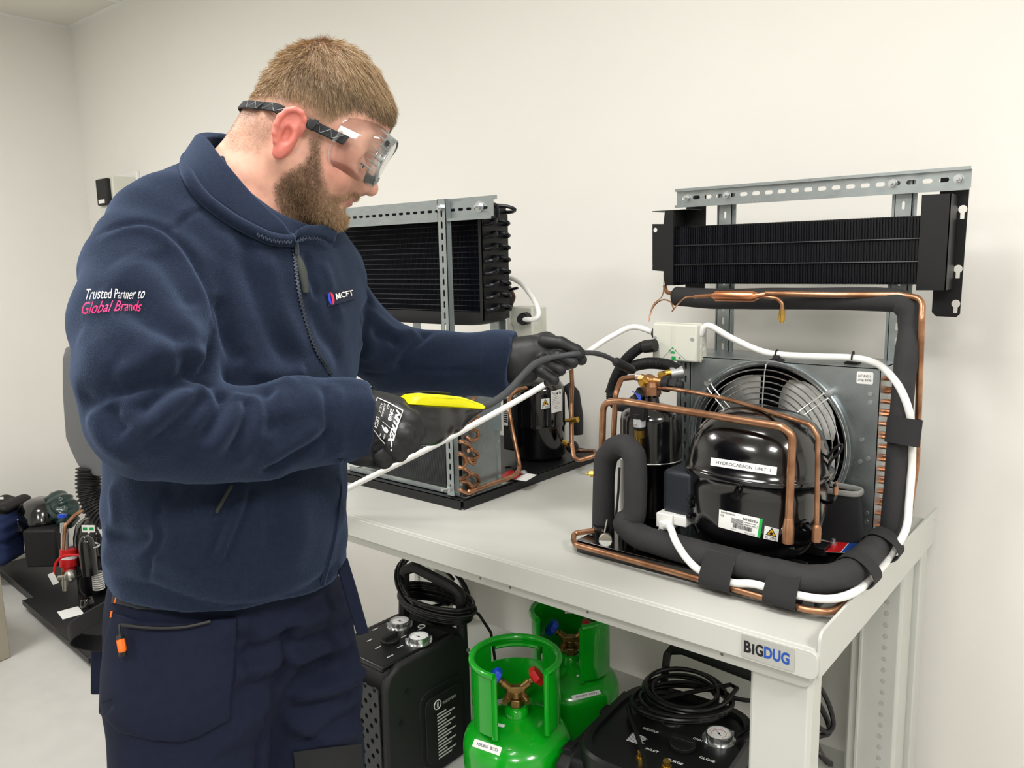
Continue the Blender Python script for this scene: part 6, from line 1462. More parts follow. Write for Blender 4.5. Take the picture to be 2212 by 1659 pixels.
# open collar flap on the far side under the beard
fl1 = [cw(x, y, near_d(x, y, 1.12, .006)) for x, y in ((640, 518), (662, 512), (690, 513), (716, 528))]; fl2 = [cw(x, y, near_d(x, y + 12, 1.12, .010)) for x, y in ((645, 495), (668, 486), (700, 488), (724, 500))]
obj('collar_flap', MB().band(spline(fl1, 5), spline(fl2, 5), .010, k=5), M_fleece, jac, angle=0)
# undershirt inside the collar
obj('undershirt', MB().band(spline([*[cw(x, y, neckd(x, y, d, .006)) for x, y, d in ((468, 345, 1.055), (490, 385, 1.045), (530, 440, 1.04), (580, 490, 1.045), (630, 512, 1.06))], cw(670, 505, 1.10), cw(690, 480, 1.16)], 5), spline([*[cw(x, y, neckd(x, y, d, .003)) for x, y, d in ((484, 338, 1.065), (502, 378, 1.055), (542, 428, 1.052), (590, 474, 1.055))], cw(640, 492, 1.07), cw(675, 480, 1.11), cw(692, 455, 1.16)], 5), .006, k=4), mat('navy_cotton', '#1C2233', .85, bump=.4, bscale=700), jac, angle=0)
# zip: tape, teeth, slider, puller
zipx = [(632, 522), (636, 560), (640, 600), (648, 650), (658, 690), (674, 740), (694, 780), (712, 808)]
zp_ = [jp(x, y, .0012) for x, y in zipx]; zp_ = spline([q for q in zp_ if q is not None], 6)
M_zip = mat('zip_dark', '#11151F', .5)
obj('zip_tape', MB().tube(zp_, .0032, 6), M_zip, jac)
def teeth(path, name, step=.0026, w_=.0016, par=jac, m_=None):
    path = [V(q) for q in path]; L = np.cumsum([0] + [np.linalg.norm(path[i + 1] - path[i]) for i in range(len(path) - 1)]); A_ = np.array(path); mb = MB(); k = 0
    for t in np.arange(0, L[-1], step):
        p = V([np.interp(t, L, A_[:, i]) for i in range(3)]); p2 = V([np.interp(min(t + .001, L[-1]), L, A_[:, i]) for i in range(3)]); d = unit(p2 - p) if np.linalg.norm(p2 - p) > 1e-7 else V((0, 0, -1))
        n = unit(CAM - p); u = unit(np.cross(d, n)); mb.obox(p + n * .0028 + u * (.0008 if k % 2 else -.0008), (d, u, n), (.0009, w_, .0010)); k += 1
    return obj(name, mb, m_ or mat('zip_teeth', '#3C4658', .35, .3), par, kind='stuff', smooth=False)
teeth(zp_, 'zip_teeth')
for pp in (((556, 507), (592, 520), (630, 523)), ((640, 522), (662, 515), (690, 516), (718, 531))): teeth(spline([cw(x, y, near_d(x, y + 3, 1.2, .018)) for x, y in pp], 6), 'zip_teeth')
zl = [jp(x, y, .002) for x, y in ((735, 990), (733, 1040), (728, 1110), (718, 1170), (706, 1220), (694, 1262), (680, 1290))]; zl = [q for q in zl if q is not None]
if len(zl) > 2: obj('zip_seam', MB().tube(spline(zl, 5), .0032, 6), M_fleece, jac)
s0_, s1_ = jp(634, 530, .004), jp(636, 556, .005)
obj('zip_slider', MB().tube([s0_, s1_], [.0045, .0035], 6), mat('gunmetal', '#3A3F49', .3, .8), jac)
pa, pb, pc = jp(637, 556, .007), jp(646, 590, .008), jp(655, 634, .006)
obj('zip_puller', MB().tube([pa, lerp(pa, pb, .5), pb, pc], [.0022, .004, .0052, .0038], 6, flat=.45, up=tuple(CAM - pa)), mat('khaki_puller', '#2E332E', .7), jac)
pq = [jp(500, 1046, .006), jp(482, 1080, .006), jp(468, 1106, .006)]
obj('zip_puller', MB().tube(spline(pq, 4), .0050, 6, flat=.4), mat('khaki_puller', '#2E332E', .7), jac)
# chest patch and sleeve embroidery
q = Quad(jbw, [(707, 663), (764, 646), (758, 620), (700, 631)])
s = obj('chest_patch', q.sheet(off=.0022, n=10, m=6), mat('patch_navy', '#141C36', .7), jac)
mb = q.text('CFT', .475, .33, .42, .465, off=.0042, bold=.02); M0, M1, W0 = .31, .46, .034
for pp in (((M0, .33), (M0 + W0, .33), (M0 + W0, .75), (M0, .75)), ((M1 - W0, .33), (M1, .33), (M1, .75), (M1 - W0, .75)), ((M0, .75), ((M0 + M1) / 2 - W0 * .6, .36), ((M0 + M1) / 2 + W0 * .6, .36), (M0 + W0 * 1.3, .75)), ((M1, .75), (M1 - W0 * 1.3, .75), ((M0 + M1) / 2 - W0 * .6, .36), ((M0 + M1) / 2 + W0 * .6, .36))): q.poly(list(pp), off=.0042, mb=mb)
obj('lettering', mb, M_paper, jac, smooth=False)
def arc_(cx, cy, rx, ry, a0, a1, n=10): return [(cx + rx * math.cos(t), cy + ry * math.sin(t)) for t in np.linspace(a0, a1, n)]
obj('emblem_blue', q.poly(arc_(.14, .5, .13, .44, PI / 2 + .15, 1.5 * PI - .15), off=.0040), mat('thread_blue', '#2A48D8', .6), jac, smooth=False)
obj('emblem_red', q.poly([(.15, .94)] + arc_(.14, .5, .11, .44, -PI / 2, PI / 2)[::-1][1:-1][::-1][::-1] + [(.15, .06)], off=.0040), mat('thread_red', '#E0305A', .6), jac, smooth=False)
q = Quad(jbw, [(180, 680), (318, 674), (318, 620), (180, 624)])
mb = q.text('Trusted Partner to', .08, .52, .42, .90, off=.0030, shear=.45, bold=-.004); obj('embroidery', mb, M_paper, jac, smooth=False)
mb = q.text('Global Brands', .02, .0, .44, .92, off=.0030, shear=.45, bold=-.002); obj('embroidery', mb, mat('thread_pink', '#F0246C', .6), jac, smooth=False)

# ---- trousers and boots
T_ = Field((-.56, .18, .80), (-.10, 1.42, 1.42), .008)
T_.ell(c3(492, 1290, 1.11), (.156, .16, .135), ax=(TL, TU, TF), k=0)
RL = [(412, 1380, 1.06, .092), (410, 1480, 1.05, .096), (414, 1640, 1.05, .090), (425, 1850, 1.06, .075), (425, 2150, 1.09, .066), (420, 2600, 1.14, .060), (420, 2790, 1.16, .060)]
LL = [(635, 1340, 1.17, .085), (650, 1480, 1.18, .083), (658, 1640, 1.19, .081), (680, 1850, 1.19, .072), (680, 2150, 1.22, .064), (670, 2480, 1.27, .060), (665, 2560, 1.28, .060)]
T_.chain([c3(*q[:3]) for q in RL], [q[3] for q in RL], k=.035)
T2 = Field(T_.lo, T_.lo + (T_.n - 1) * T_.h, T_.h); T2.chain([c3(*q[:3]) for q in LL], [q[3] for q in LL], k=.03)
h_ = np.clip(.5 + .5 * (T_.d - T2.d) / .018, 0, 1); T_.d = T_.d * (1 - h_) + T2.d * h_ - .018 * h_ * (1 - h_)
T_.cut(RM @ (V((0, 0, .09)) - CAM), wd)
tv, tf = fmesh(T_, 2); tb_ = BVHTree.FromPolygons([Vector(p) for p in tv], [tuple(q) for q in tf.tolist()])
TF_ = [([(520, 1345), (560, 1370), (620, 1350)], .012, .004), ([(650, 1345), (690, 1330), (735, 1300)], .010, .004), ([(655, 1440), (705, 1425), (770, 1385)], .007, -.004), ([(660, 1600), (720, 1570), (775, 1530)], .008, -.004), ([(512, 1500), (545, 1490), (575, 1470)], .008, -.003), ([(515, 1380), (560, 1370), (610, 1340)], .008, -.003), ([(470, 1610), (520, 1590), (560, 1560)], .010, .004), ([(630, 1375), (600, 1480), (575, 1560), (565, 1640)], .010, -.008), ([(640, 1400), (700, 1380), (760, 1350)], .010, -.006), ([(640, 1420), (690, 1400), (740, 1385)], .012, .006), ([(645, 1470), (700, 1450), (760, 1410)], .010, -.006), ([(650, 1495), (710, 1490), (770, 1455)], .012, .007), ([(640, 1540), (700, 1520), (765, 1500)], .009, -.005), ([(640, 1560), (700, 1590), (770, 1575)], .012, .005), ([(520, 1420), (570, 1400), (620, 1370)], .010, -.004), ([(520, 1450), (570, 1440), (610, 1420)], .012, .005), ([(510, 1570), (550, 1540), (590, 1500)], .010, .005), ([(545, 1340), (540, 1400), (535, 1470)], .006, -.003)]
tn = normals(tv, tf); disp = np.zeros(len(tv))
for st_, w_, hgt in TF_:
    P_ = [jhit(*q, tb_) for q in st_]; P_ = [q for q in P_ if q is not None]
    if len(P_) < 2: continue
    pl2 = spline(P_, 4); best = np.full(len(tv), 1e9)
    for i in range(len(pl2) - 1):
        a, b = pl2[i], pl2[i + 1]; e = b - a; t = np.clip(((tv - a) @ e) / max(e @ e, 1e-12), 0, 1); best = np.minimum(best, np.linalg.norm(tv - a - t[:, None] * e, axis=1))
    disp += np.exp(-(best / w_) ** 2) * hgt * 2.4
tv = tv + tn * disp[:, None]
M_trou = mat('navy_twill', '#171D30', .85, noise=.12, nscale=90, bump=.3, bscale=900, bdist=.0004, spec=.2)
M_trou2 = mat('black_panel_cloth', '#17181B', .8, bump=.3, bscale=700, bdist=.0005)
tro = A('work_trousers', (c2w(tv), [tuple(q) for q in tf.tolist()]), M_trou, man, angle=0); tbw = bvh_of(tro)
def tp(x, y, off=0.0):
    h, n = hit(tbw, x, y)
    if h is None: return None
    if np.dot(n, ray(x, y)) > 0: n = -n
    return h + n * off
def patch(name, outline, off, th, m, par=tro, n=9, bv=None, d0=None):
    """a cloth panel laid over the leg: outline in view, then followed down on the surface, real thickness"""
    us = [p[0] for p in outline]; vs_ = [p[1] for p in outline]; cx, cy = sum(us) / len(us), sum(vs_) / len(vs_); rings = []; f_ = tp
    ol = []
    for i in range(len(outline)):
        a, b = outline[i], outline[(i + 1) % len(outline)]
        for k in range(4): ol.append((a[0] + (b[0] - a[0]) * k / 4, a[1] + (b[1] - a[1]) * k / 4))
    fr = [1.0, .97, .8, .6, .4, .2]; last = None; top = []
    for r in fr:
        for (x, y) in ol:
            q = f_(cx + (x - cx) * r, cy + (y - cy) * r, 0)
            if q is None: q = PD(cx + (x - cx) * r, cy + (y - cy) * r, d0) 
            top.append(q)
    top.append(f_(cx, cy, 0)); top = np.array(top); vd = np.array([unit(CAM - p) for p in top]); m_ = len(ol)
    offs = np.array([off * (.25 if i < m_ else 1.0) for i in range(len(top))])
    T = top + vd * (offs + th)[:, None]; fs = [(i * m_ + k, i * m_ + (k + 1) % m_, (i + 1) * m_ + (k + 1) % m_, (i + 1) * m_ + k) for i in range(len(fr) - 1) for k in range(m_)]
    fs += [((len(fr) - 1) * m_ + k, (len(fr) - 1) * m_ + (k + 1) % m_, len(top) - 1) for k in range(m_)]
    Bk = top[:m_] - vd[:m_] * .004; nT = len(top); fs += [(nT + k, nT + (k + 1) % m_, (k + 1) % m_, k) for k in range(m_)]
    return obj(name, (np.concatenate([T, Bk]), fs), m, par, angle=35)
pocket = patch('holster_pocket', [(240, 1322), (300, 1342), (400, 1345), (480, 1336), (511, 1334), (508, 1440), (500, 1500), (497, 1555), (430, 1592), (390, 1604), (330, 1600), (256, 1583), (213, 1540), (216, 1450), (226, 1380)], .004, .005, M_trou, d0=1.04)
patch('pocket_flap', [(243, 1278), (300, 1300), (360, 1318), (345, 1318), (300, 1316), (240, 1302)], .006, .004, mat('dark_grey_cloth', '#23262B', .8, bump=.3, bscale=800), d0=1.02)
patch('knee_panel', [(632, 1624), (700, 1615), (782, 1606), (786, 1700), (700, 1710), (640, 1700)], .003, .003, M_trou2, d0=1.12)
def stitch(p, q, r=.0012, m_=M_orange, dd=.018): a, b = PD(*p, .0) if 0 else tp(*p, dd), tp(*q, dd); return obj('orange_stitch', MB().tube([a, b], r, 6), m_, tro)
for a_, b_ in (((259, 1290), (255, 1303)), ((249, 1320), (247, 1333))):
    pa, pb = tp(*a_, .0045), tp(*b_, .0045)
    if pa is not None and pb is not None: obj('orange_stitch', MB().tube([pa, pb], .0013, 6), M_orange, tro)
zz = [tp(x, y, .014) for x, y in ((282, 1346), (340, 1352), (400, 1350), (455, 1338))]; zz = [q for q in zz if q is not None]
obj('pocket_zip', MB().tube(spline(zz, 5), .0022, 6), M_rubber, tro)
a_, b_, c_, d_ = tp(281, 1345, .016), tp(284, 1368, .018), tp(289, 1398, .018), tp(290, 1406, .018)
obj('zip_cord', MB().tube([a_, b_], .0013, 6), M_rubber, tro); obj('zip_toggle', MB().tube([b_, lerp(b_, c_, .3), c_, d_], [.0035, .0048, .0048, .003], 8), M_orange, tro); obj('toggle_end', MB().tube([lerp(c_, d_, .6), d_ + (d_ - c_) * .9], [.0052, .0040], 8), M_rubber, tro); obj('toggle_end', MB().tube([b_ + (b_ - c_) * .12, lerp(b_, c_, .22)], [.0036, .0052], 8), M_rubber, tro)
# webbing loop at the back pocket
wl = [PD(238, 1312, 1.06), PD(205, 1330, 1.055), PD(168, 1352, 1.05), PD(154, 1362, 1.05), PD(150, 1374, 1.06), PD(165, 1382, 1.08), PD(200, 1388, 1.10), PD(236, 1388, 1.11)]
wu = [q + V((0, 0, .012)) for q in wl]; wdn = [q - V((0, 0, .013)) for q in wl]
obj('webbing_loop', MB().band(spline(wdn, 4), spline(wu, 4), .0025, k=2), mat('black_webbing', '#151517', .75, bump=.7, bscale=500, bdist=.0008), tro)
# rear panel hanging behind the thigh, and the far holster flap
for nm, pts, d0, d1 in (('rear_pocket', [(196, 1395), (222, 1400), (222, 1500), (196, 1500)], 1.13, 1.145), ('holster_flap', [(730, 1236), (750, 1203), (772, 1275), (797, 1366), (772, 1374), (752, 1310)], 1.06, 1.07)):
    f_ = [PD(x, y, d0) for x, y in pts]; g_ = [PD(x + (CAM[0] * 0), y, d1) for x, y in pts]; n = len(pts)
    obj(nm, MB().add(f_ + g_, [tuple(range(n - 1, -1, -1)), tuple(range(n, 2 * n))] + [(k, (k + 1) % n, n + (k + 1) % n, n + k) for k in range(n)]), M_trou, tro, bevel=.002)
for (q, sg) in ((RL[-1], 0), (LL[-1], 1)):
    b = c2w(c3(*q[:3])); fdir = unit((c2w(TF) - CAM) * (1, 1, 0)); sd_ = V((-fdir[1], fdir[0], 0)); x0, y0 = b[0], b[1]
    mb = MB().lathe([(0, 0), (.9, 0), (1, .02), (.98, .05), (.7, .075), (.45, .09), (0, .10)], V((x0, y0, 0)) + fdir * .07, n=24, sx=.0, sy=.0) if 0 else MB()
    vs = []; n = 24
    for (sc, z, ex) in ((.9, 0, 1), (1.0, .012, 1), (1.0, .03, 1), (.96, .055, .96), (.80, .085, .72), (.66, .11, .50), (.62, .17, .46), (.60, .2, .45)):
        for k in range(n):
            t = 2 * PI * k / n; f_ = math.copysign(abs(math.cos(t)) ** .75, math.cos(t)); l_ = .155 * ex if f_ > 0 else .09 * min(1, ex + .25)
            vs.append(V((x0, y0, z)) + fdir * (f_ * l_ + .02) + sd_ * (math.copysign(abs(math.sin(t)) ** .8, math.sin(t)) * .054 * sc * (1 - .12 * max(0, f_))))
    fs = [(i * n + k, i * n + (k + 1) % n, (i + 1) * n + (k + 1) % n, (i + 1) * n + k) for i in range(7) for k in range(n)] + [tuple(range(n - 1, -1, -1)), tuple(7 * n + k for k in range(n))]
    obj('boot', MB().add(vs, fs), M_blackm, man)

# ---- gloves
M_glove = mat('black_nitrile_glove', '#17181A', .52, noise=.15, nscale=60, bump=.25, bscale=1200, bdist=.0003, rvar=.08)
G = Field(c3(1080, 690, 1.36) - (.02, .02, .14), c3(1290, 860, 1.25) + (.02, .02, .16), .0017)
gd = 1.30
def g3(x, y, d): return c3(x, y, d)
G.chain([g3(1075, 785, 1.315), g3(1118, 776, 1.31)], [.034, .033], k=.01)
G.chain([g3(1112, 772, 1.31), g3(1150, 764, 1.305), g3(1182, 758, 1.30)], [.031, .0275, .0235], k=.012)
G.chain([g3(1150, 748, 1.325), g3(1180, 744, 1.325), g3(1200, 748, 1.32)], [.018, .019, .014], k=.010)
G.ell(g3(1130, 800, 1.30), (.026, .024, .022), k=.016)
fingers = [([(1176, 738, 1.285), (1212, 742, 1.272), (1244, 757, 1.272), (1253, 763, 1.275)], [.0125, .0108, .0098, .0088]),
           ([(1180, 760, 1.30), (1206, 770, 1.268), (1236, 783, 1.264), (1222, 790, 1.282)], [.012, .0100, .0092, .008]),
           ([(1165, 770, 1.295), (1182, 785, 1.262), (1210, 799, 1.258), (1200, 806, 1.278)], [.012, .0098, .0090, .008]),
           ([(1152, 786, 1.295), (1172, 804, 1.258), (1196, 821, 1.254), (1184, 826, 1.274)], [.011, .0092, .0084, .0075]),
           ([(1200, 762, 1.32), (1236, 768, 1.30), (1256, 777, 1.285)], [.012, .0105, .0092])]
for P_, R_ in fingers: G.chain([g3(*q) for q in P_], R_, k=.0028)
gv, gf = fmesh(G, 2)
gl = A('glove', (c2w(gv), [tuple(q) for q in gf.tolist()]), M_glove, man, angle=0)
G = Field(c3(740, 820, 1.0) - (.03, .02, .09), c3(930, 1030, 1.0) + (.03, .02, .10), .0018)
G.chain([g3(775, 925, .99), g3(815, 920, .992)], [.041, .0405], k=.01)
G.chain([g3(805, 918, .995), g3(848, 918, 1.0)], [.0395, .0335], k=.015)
G.ell(g3(800, 960, 1.0), (.036, .024, .028), k=.02)
G.ell(g3(860, 900, .985), (.018, .018, .020), k=.015)
fingers = [([(858, 892, .970), (884, 908, .958), (899, 934, .966), (886, 948, .990)], [.0145, .0130, .0112, .0100]),
           ([(846, 915, .962), (872, 938, .950), (888, 958, .962), (872, 968, .988)], [.0145, .0128, .0112, .0100]),
           ([(832, 934, .962), (850, 960, .950), (862, 978, .962), (848, 984, .988)], [.0140, .0122, .0108, .0098]),
           ([(812, 950, .966), (824, 978, .955), (830, 994, .966), (816, 997, .988)], [.0130, .0112, .0100, .0090]),
           ([(840, 884, 1.015), (872, 880, 1.03), (905, 890, 1.035)], [.0145, .0120, .0100])]
for P_, R_ in fingers: G.chain([g3(*q) for q in P_], R_, k=.004)
for st_ in ([(800, 985, .962), (812, 965, .950), (840, 955, .946)], [(785, 975, .955), (800, 968, .948), (815, 972, .95)]): G.chain([g3(*q) for q in st_], [.003] * 3, k=.006, op='sub')
gv, gf = fmesh(G, 2)
gr = A('glove', (c2w(gv), [tuple(q) for q in gf.tolist()]), M_glove, man, angle=0); gbw = bvh_of(gr)
q = Quad(gbw, [(815, 860), (802, 921), (846, 973), (871, 888)])
M_pr = mat('glove_print', '#D8D8D4', .6)
mb = MB()
def qline(q, pts, w_, mb, off=.0010):
    for i in range(len(pts) - 1):
        a, b = V(pts[i]), V(pts[i + 1]); d = unit(V((b[0] - a[0], b[1] - a[1], 0))); n_ = V((-d[1], d[0])) * w_ / 2; mb.add([q.p(a[0] - n_[0], a[1] - n_[1], off), q.p(b[0] - n_[0], b[1] - n_[1], off), q.p(b[0] + n_[0], b[1] + n_[1], off), q.p(a[0] + n_[0], a[1] + n_[1], off)], [(0, 1, 2, 3)])
qline(q, [(0, 0), (.5, -.03), (1, 0), (1.02, .5), (1, 1), (.5, .97), (0, 1), (-.02, .5), (0, 0)], .028, mb); qline(q, [(.02, .44), (.98, .44)], .02, mb); qline(q, [(.68, .44), (.68, .98)], .02, mb) if 0 else None
class RQ:      # the print runs up the back of the hand
    def __init__(s, q): s.q = q
    def text(s, t, u, v, h, w, mb, bold=.01, shear=0):
        tv_, f, tw, th = text_mesh(t, bold, shear); pts = [s.q.p(v - 0 + (1 - p[1] / th) * h - 0, u + (p[0] / tw) * w, .0012) for p in tv_]; mb.add(pts, [f_[::-1] for f_ in f])
rq = RQ(q)
rq.text('290B', .55, .44, .20, .38, mb, .03) if 0 else None
q.text('NITREX', .04, .78, .19, .90, off=.0011, bold=.05, shear=.3, mb=mb); q.text('290B', .08, .56, .14, .34, off=.0011, bold=.02, mb=mb); q.text('9', .62, .40, .30, .15, off=.0011, bold=.05, mb=mb)
q.text('UKCA', .56, .10, .16, .36, off=.0011, bold=.02, mb=mb); q.text('EN388:2016', .06, .28, .07, .40, off=.0011, mb=mb); q.text('4121X', .10, .16, .08, .30, off=.0011, mb=mb); q.text('CE', .04, .42, .09, .12, off=.0011, mb=mb); q.text('size', .82, .58, .07, .12, off=.0011, mb=mb)
qline(q, [(.56, .40), (.56, .76)], .015, mb)
obj('glove_print', mb, M_pr, gr, smooth=False)

# ---- leak detector in the right hand, its hose and probe in the left
det = thing('leak_detector', 'black and yellow handheld leak detector with a grey flexible hose held in both gloved hands', 'leak detector', c2w(c3(950, 900, 1.01)))
D_ = Field(c3(830, 830, 1.0) - (.02, .02, .06), c3(1070, 960, 1.0) + (.02, .02, .12), .0018)
dax = unit(c3(1044, 880, 1.065) - c3(872, 872, .995)); dn = unit(V((0, -1, 0)) - dax * dax[1] * -1); dn = unit(dn - dax * np.dot(dn, dax)); dw = np.cross(dax, dn)
cD = (c3(868, 878, .995) + c3(1044, 882, 1.065)) / 2
D_.ell(cD - dn * .004 - dax * .010, (.050, .016, .0215), ax=(dax, dn, dw), k=0)
D_.chain([c3(880, 905, .995), c3(925, 912, 1.01), c3(975, 903, 1.03), c3(1036, 884, 1.060)], [.0290, .0270, .0190, .0050], k=.008)
D_.chain([c3(845, 930, .985), c3(890, 912, .998), c3(935, 922, 1.012)], [.0150, .0240, .0200], k=.01)
tp0 = c3(900, 876, 1.0); D_.cut(tp0, dn)
dv, df = fmesh(D_, 2); obj('body', (c2w(dv), [tuple(q) for q in df.tolist()]), mat('glossy_black_plastic', '#131314', .28, coat=.3), det, angle=0)
oD = c3(868, 874, .990)
def dp2(x, y):      # the shell's outline lies in the plane of the handle's length and height
    r = V(((x - 1106) / FPX, (y - 829.5) / FPX, 1)); t = (oD @ dw) / (r @ dw); q_ = r * t - oD; return (float(q_ @ dax), float(q_ @ dn))
ol = [dp2(x, y) for x, y in ((867, 873), (1043, 884), (1047, 879), (1040, 873), (1015, 864), (985, 856), (950, 852), (905, 849), (888, 850), (876, 856), (868, 866))]
hw_ = .0225; secs = []
for f_, sc in ((-1, .78), (-.8, .93), (0, 1.0), (.8, .93), (1, .78)):
    c_ = (sum(p[0] for p in ol) / len(ol), ol[0][1]); secs.append([oD + dax * (c_[0] + (p[0] - c_[0]) * (1 - (1 - sc) * .5)) + dn * (c_[1] + (p[1] - c_[1]) * sc) + dw * (f_ * hw_ * (1.0 if p[0] < .07 else max(.35, 1 - (p[0] - .07) / .055))) for p in ol])
n = len(ol); vs = [c2w(p) for s_ in secs for p in s_]; fs = [(i * n + k, i * n + (k + 1) % n, (i + 1) * n + (k + 1) % n, (i + 1) * n + k) for i in range(4) for k in range(n)] + [tuple(range(n - 1, -1, -1)), tuple(4 * n + k for k in range(n))]
obj('top_shell', MB().add(vs, fs), M_yellow, det, angle=50, bevel=.0012)
ks = c2w(oD + dax * .045 + dn * .0175 + dw * 0); obj('keypad', MB().ellip(ks, (.024, .0016, .012), ax=(dax @ RM, dn @ RM, dw @ RM)), M_blackm, det)
hs_ = [c2w(c3(*q)) for q in ((1036, 880, 1.062), (1062, 871, 1.09), (1098, 845, 1.13), (1130, 810, 1.19), (1156, 786, 1.225), (1185, 774, 1.245), (1215, 768, 1.256), (1245, 764, 1.262), (1262, 762, 1.29), (1285, 763, 1.34), (1310, 770, 1.40), (1335, 784, 1.45))]
M_hose = mat('grey_hose', '#3A3C40', .55); obj('hose', MB().tube(spline(hs_, 6), [.0052] * 31 + [.0044] * 36, 12), M_hose, det)
a_, b_ = c2w(c3(1328, 780, 1.44)), c2w(c3(1368, 801, 1.50)); obj('probe_tip', MB().tube([a_, lerp(a_, b_, .08), lerp(a_, b_, .9), b_], [.0055, .0085, .0085, .006], 16), M_rubber, det)

# ---- goggles
def hw3(a, b, c): return h2w(V((a, b, c)))
gog = A('safety_goggles', MB(), M_rubber, man) if 0 else None
def clear_mat(name, tint=(.97, .98, .98, 1), rough=.04, body=.06):
    m = bpy.data.materials.new(name); m.use_nodes = True; N, L = m.node_tree.nodes, m.node_tree.links; N.remove(N['Principled BSDF']); out = N['Material Output']
    tr = N.new('ShaderNodeBsdfTransparent'); tr.inputs[0].default_value = tint; gl_ = N.new('ShaderNodeBsdfGlossy'); gl_.inputs['Roughness'].default_value = rough; df = N.new('ShaderNodeBsdfDiffuse'); df.inputs[0].default_value = (.9, .92, .92, 1)
    fr = N.new('ShaderNodeFresnel'); fr.inputs[0].default_value = 1.45; m1 = N.new('ShaderNodeMixShader'); m2 = N.new('ShaderNodeMixShader'); m2.inputs[0].default_value = body
    L.new(fr.outputs[0], m1.inputs[0]); L.new(tr.outputs[0], m1.inputs[1]); L.new(gl_.outputs[0], m1.inputs[2]); L.new(m1.outputs[0], m2.inputs[1]); L.new(df.outputs[0], m2.inputs[2]); L.new(m2.outputs[0], out.inputs[0]); return m
M_clear = clear_mat('clear_vinyl', (.992, .995, .995, 1), body=.008); M_clear2 = clear_mat('clear_lens', rough=.02, body=.004); M_rimc = clear_mat('clear_rim', (.90, .93, .93, 1), .06, .10)
# lens rim: rounded rectangle ring in front of the eyes, wrapping slightly
def ringp(s, A_, a0, bh, b0, ch, bulge):
    out = []
    for t in np.linspace(0, 2 * PI, 56, endpoint=False):
        c_, s_ = math.cos(t), math.sin(t); x = ch * math.copysign(abs(c_) ** .55, c_); y = bh * math.copysign(abs(s_) ** .62, s_); 
        if s_ < 0: y *= 1 - .45 * math.exp(-(x / .02) ** 2) * (1 if 1 else 0)
        out.append((a0 - bulge * (x / ch) ** 2 + A_ * y, b0 + y, x))
    return out
gT, gB = V(hl(848, 292, .062)), V(hl(793, 388, .062)); gm = (gT + gB) / 2; gh = float(gT[1] - gB[1]) / 2 * 1.02; gs = float((gT[0] - gB[0]) / (gT[1] - gB[1]))
ga, gb = float(gm[0]), float(gm[1])
def ringg(a0, b0, bh, ch, bulge):
    out = []
    for t in np.linspace(0, 2 * PI, 60, endpoint=False):
        c_, s_ = math.cos(t), math.sin(t); x = ch * math.copysign(abs(c_) ** .5, c_); y = bh * math.copysign(abs(s_) ** .55, s_)
        if s_ < 0: y *= 1 - .55 * math.exp(-(x / .018) ** 2)
        out.append((a0 + bulge * (1 - (x / ch) ** 2) + gs * y, b0 + y, x))
    return out
ringp = lambda s, A_, a0, bh, b0, ch, bulge: ringg(a0, b0, bh, ch, bulge)
R1 = [h2w(V(p)) for p in ringg(ga + .006, gb, gh, .070, .004)]; R2 = [h2w(V(p)) for p in ringg(ga - .005, gb, gh * 1.05, .073, .004)]
gg = obj('safety_goggles', MB().band(R2, R1, .0022, closed=True, k=3), M_rimc, man)
obj('rim_edge', MB().tube(R1, .0016, 8, closed=True), M_rimc, gg); obj('rim_edge', MB().tube(R2, .0013, 8, closed=True), M_rimc, gg)
lens = MB().add(R1, [tuple(range(len(R1)))]); lv = [p for p in R1] + [h2w(V((ga + .0105, gb, 0)))]; n = len(R1)
lens = MB().add(lv, [(k, (k + 1) % n, n) for k in range(n)]); obj('lens', lens, M_clear2, gg, angle=0)
R3 = []
for (a, b, c) in ringg(ga - .012, gb + .001, gh * 1.14, .0765, .004): R3.append((a, b, c))
SK = []      # skirt edge resting on the face
for (a, b, c) in R3:
    k_ = abs(c) / .0765; aa = .105 - .052 * k_ ** 2.4; SK.append((aa, gb + (b - gb) * 1.16 - .006 * k_ ** 3, math.copysign(min(abs(c) * .92, .0695), c) if k_ > .2 else c))
rows = [R2, [h2w(V(p)) for p in R3], [h2w(V(((p[0] + q[0]) / 2, (p[1] + q[1]) / 2, (p[2] * .55 + q[2] * .45)))) for p, q in zip(R3, SK)], [h2w(V(p)) for p in SK]]
vs = [p for r in rows for p in r]; fs = [(i * n + k, i * n + (k + 1) % n, (i + 1) * n + (k + 1) % n, (i + 1) * n + k) for i in range(3) for k in range(n)]
obj('soft_skirt', MB().add(vs, fs), M_clear, gg, angle=0)
obj('skirt_edge', MB().tube([h2w(V(p)) for p in SK], .0007, 6, closed=True), M_rimc, gg)
for k in range(7):      # moulded vents and lugs along the near cheek of the rim
    b = gb + gh * .8 - gh * .24 * k; p0, p1 = hw3(ga + gs * (b - gb) + .004, b, .072), hw3(ga + gs * (b - gb) - .016 + .001 * (k % 3), b + .003, .0765); obj('vent_lug', MB().tube([p0, lerp(p0, p1, .6), p1], [.0016, .0014, .0004], 6), M_rimc, gg)
for s in (-1, 1): obj('vent_button', MB().cyl(hw3(ga + gs * gh * .55, gb + gh * .55, .0720 * s), hw3(ga + gs * gh * .55, gb + gh * .55, .0750 * s), .0032, n=12), M_blacks, gg)
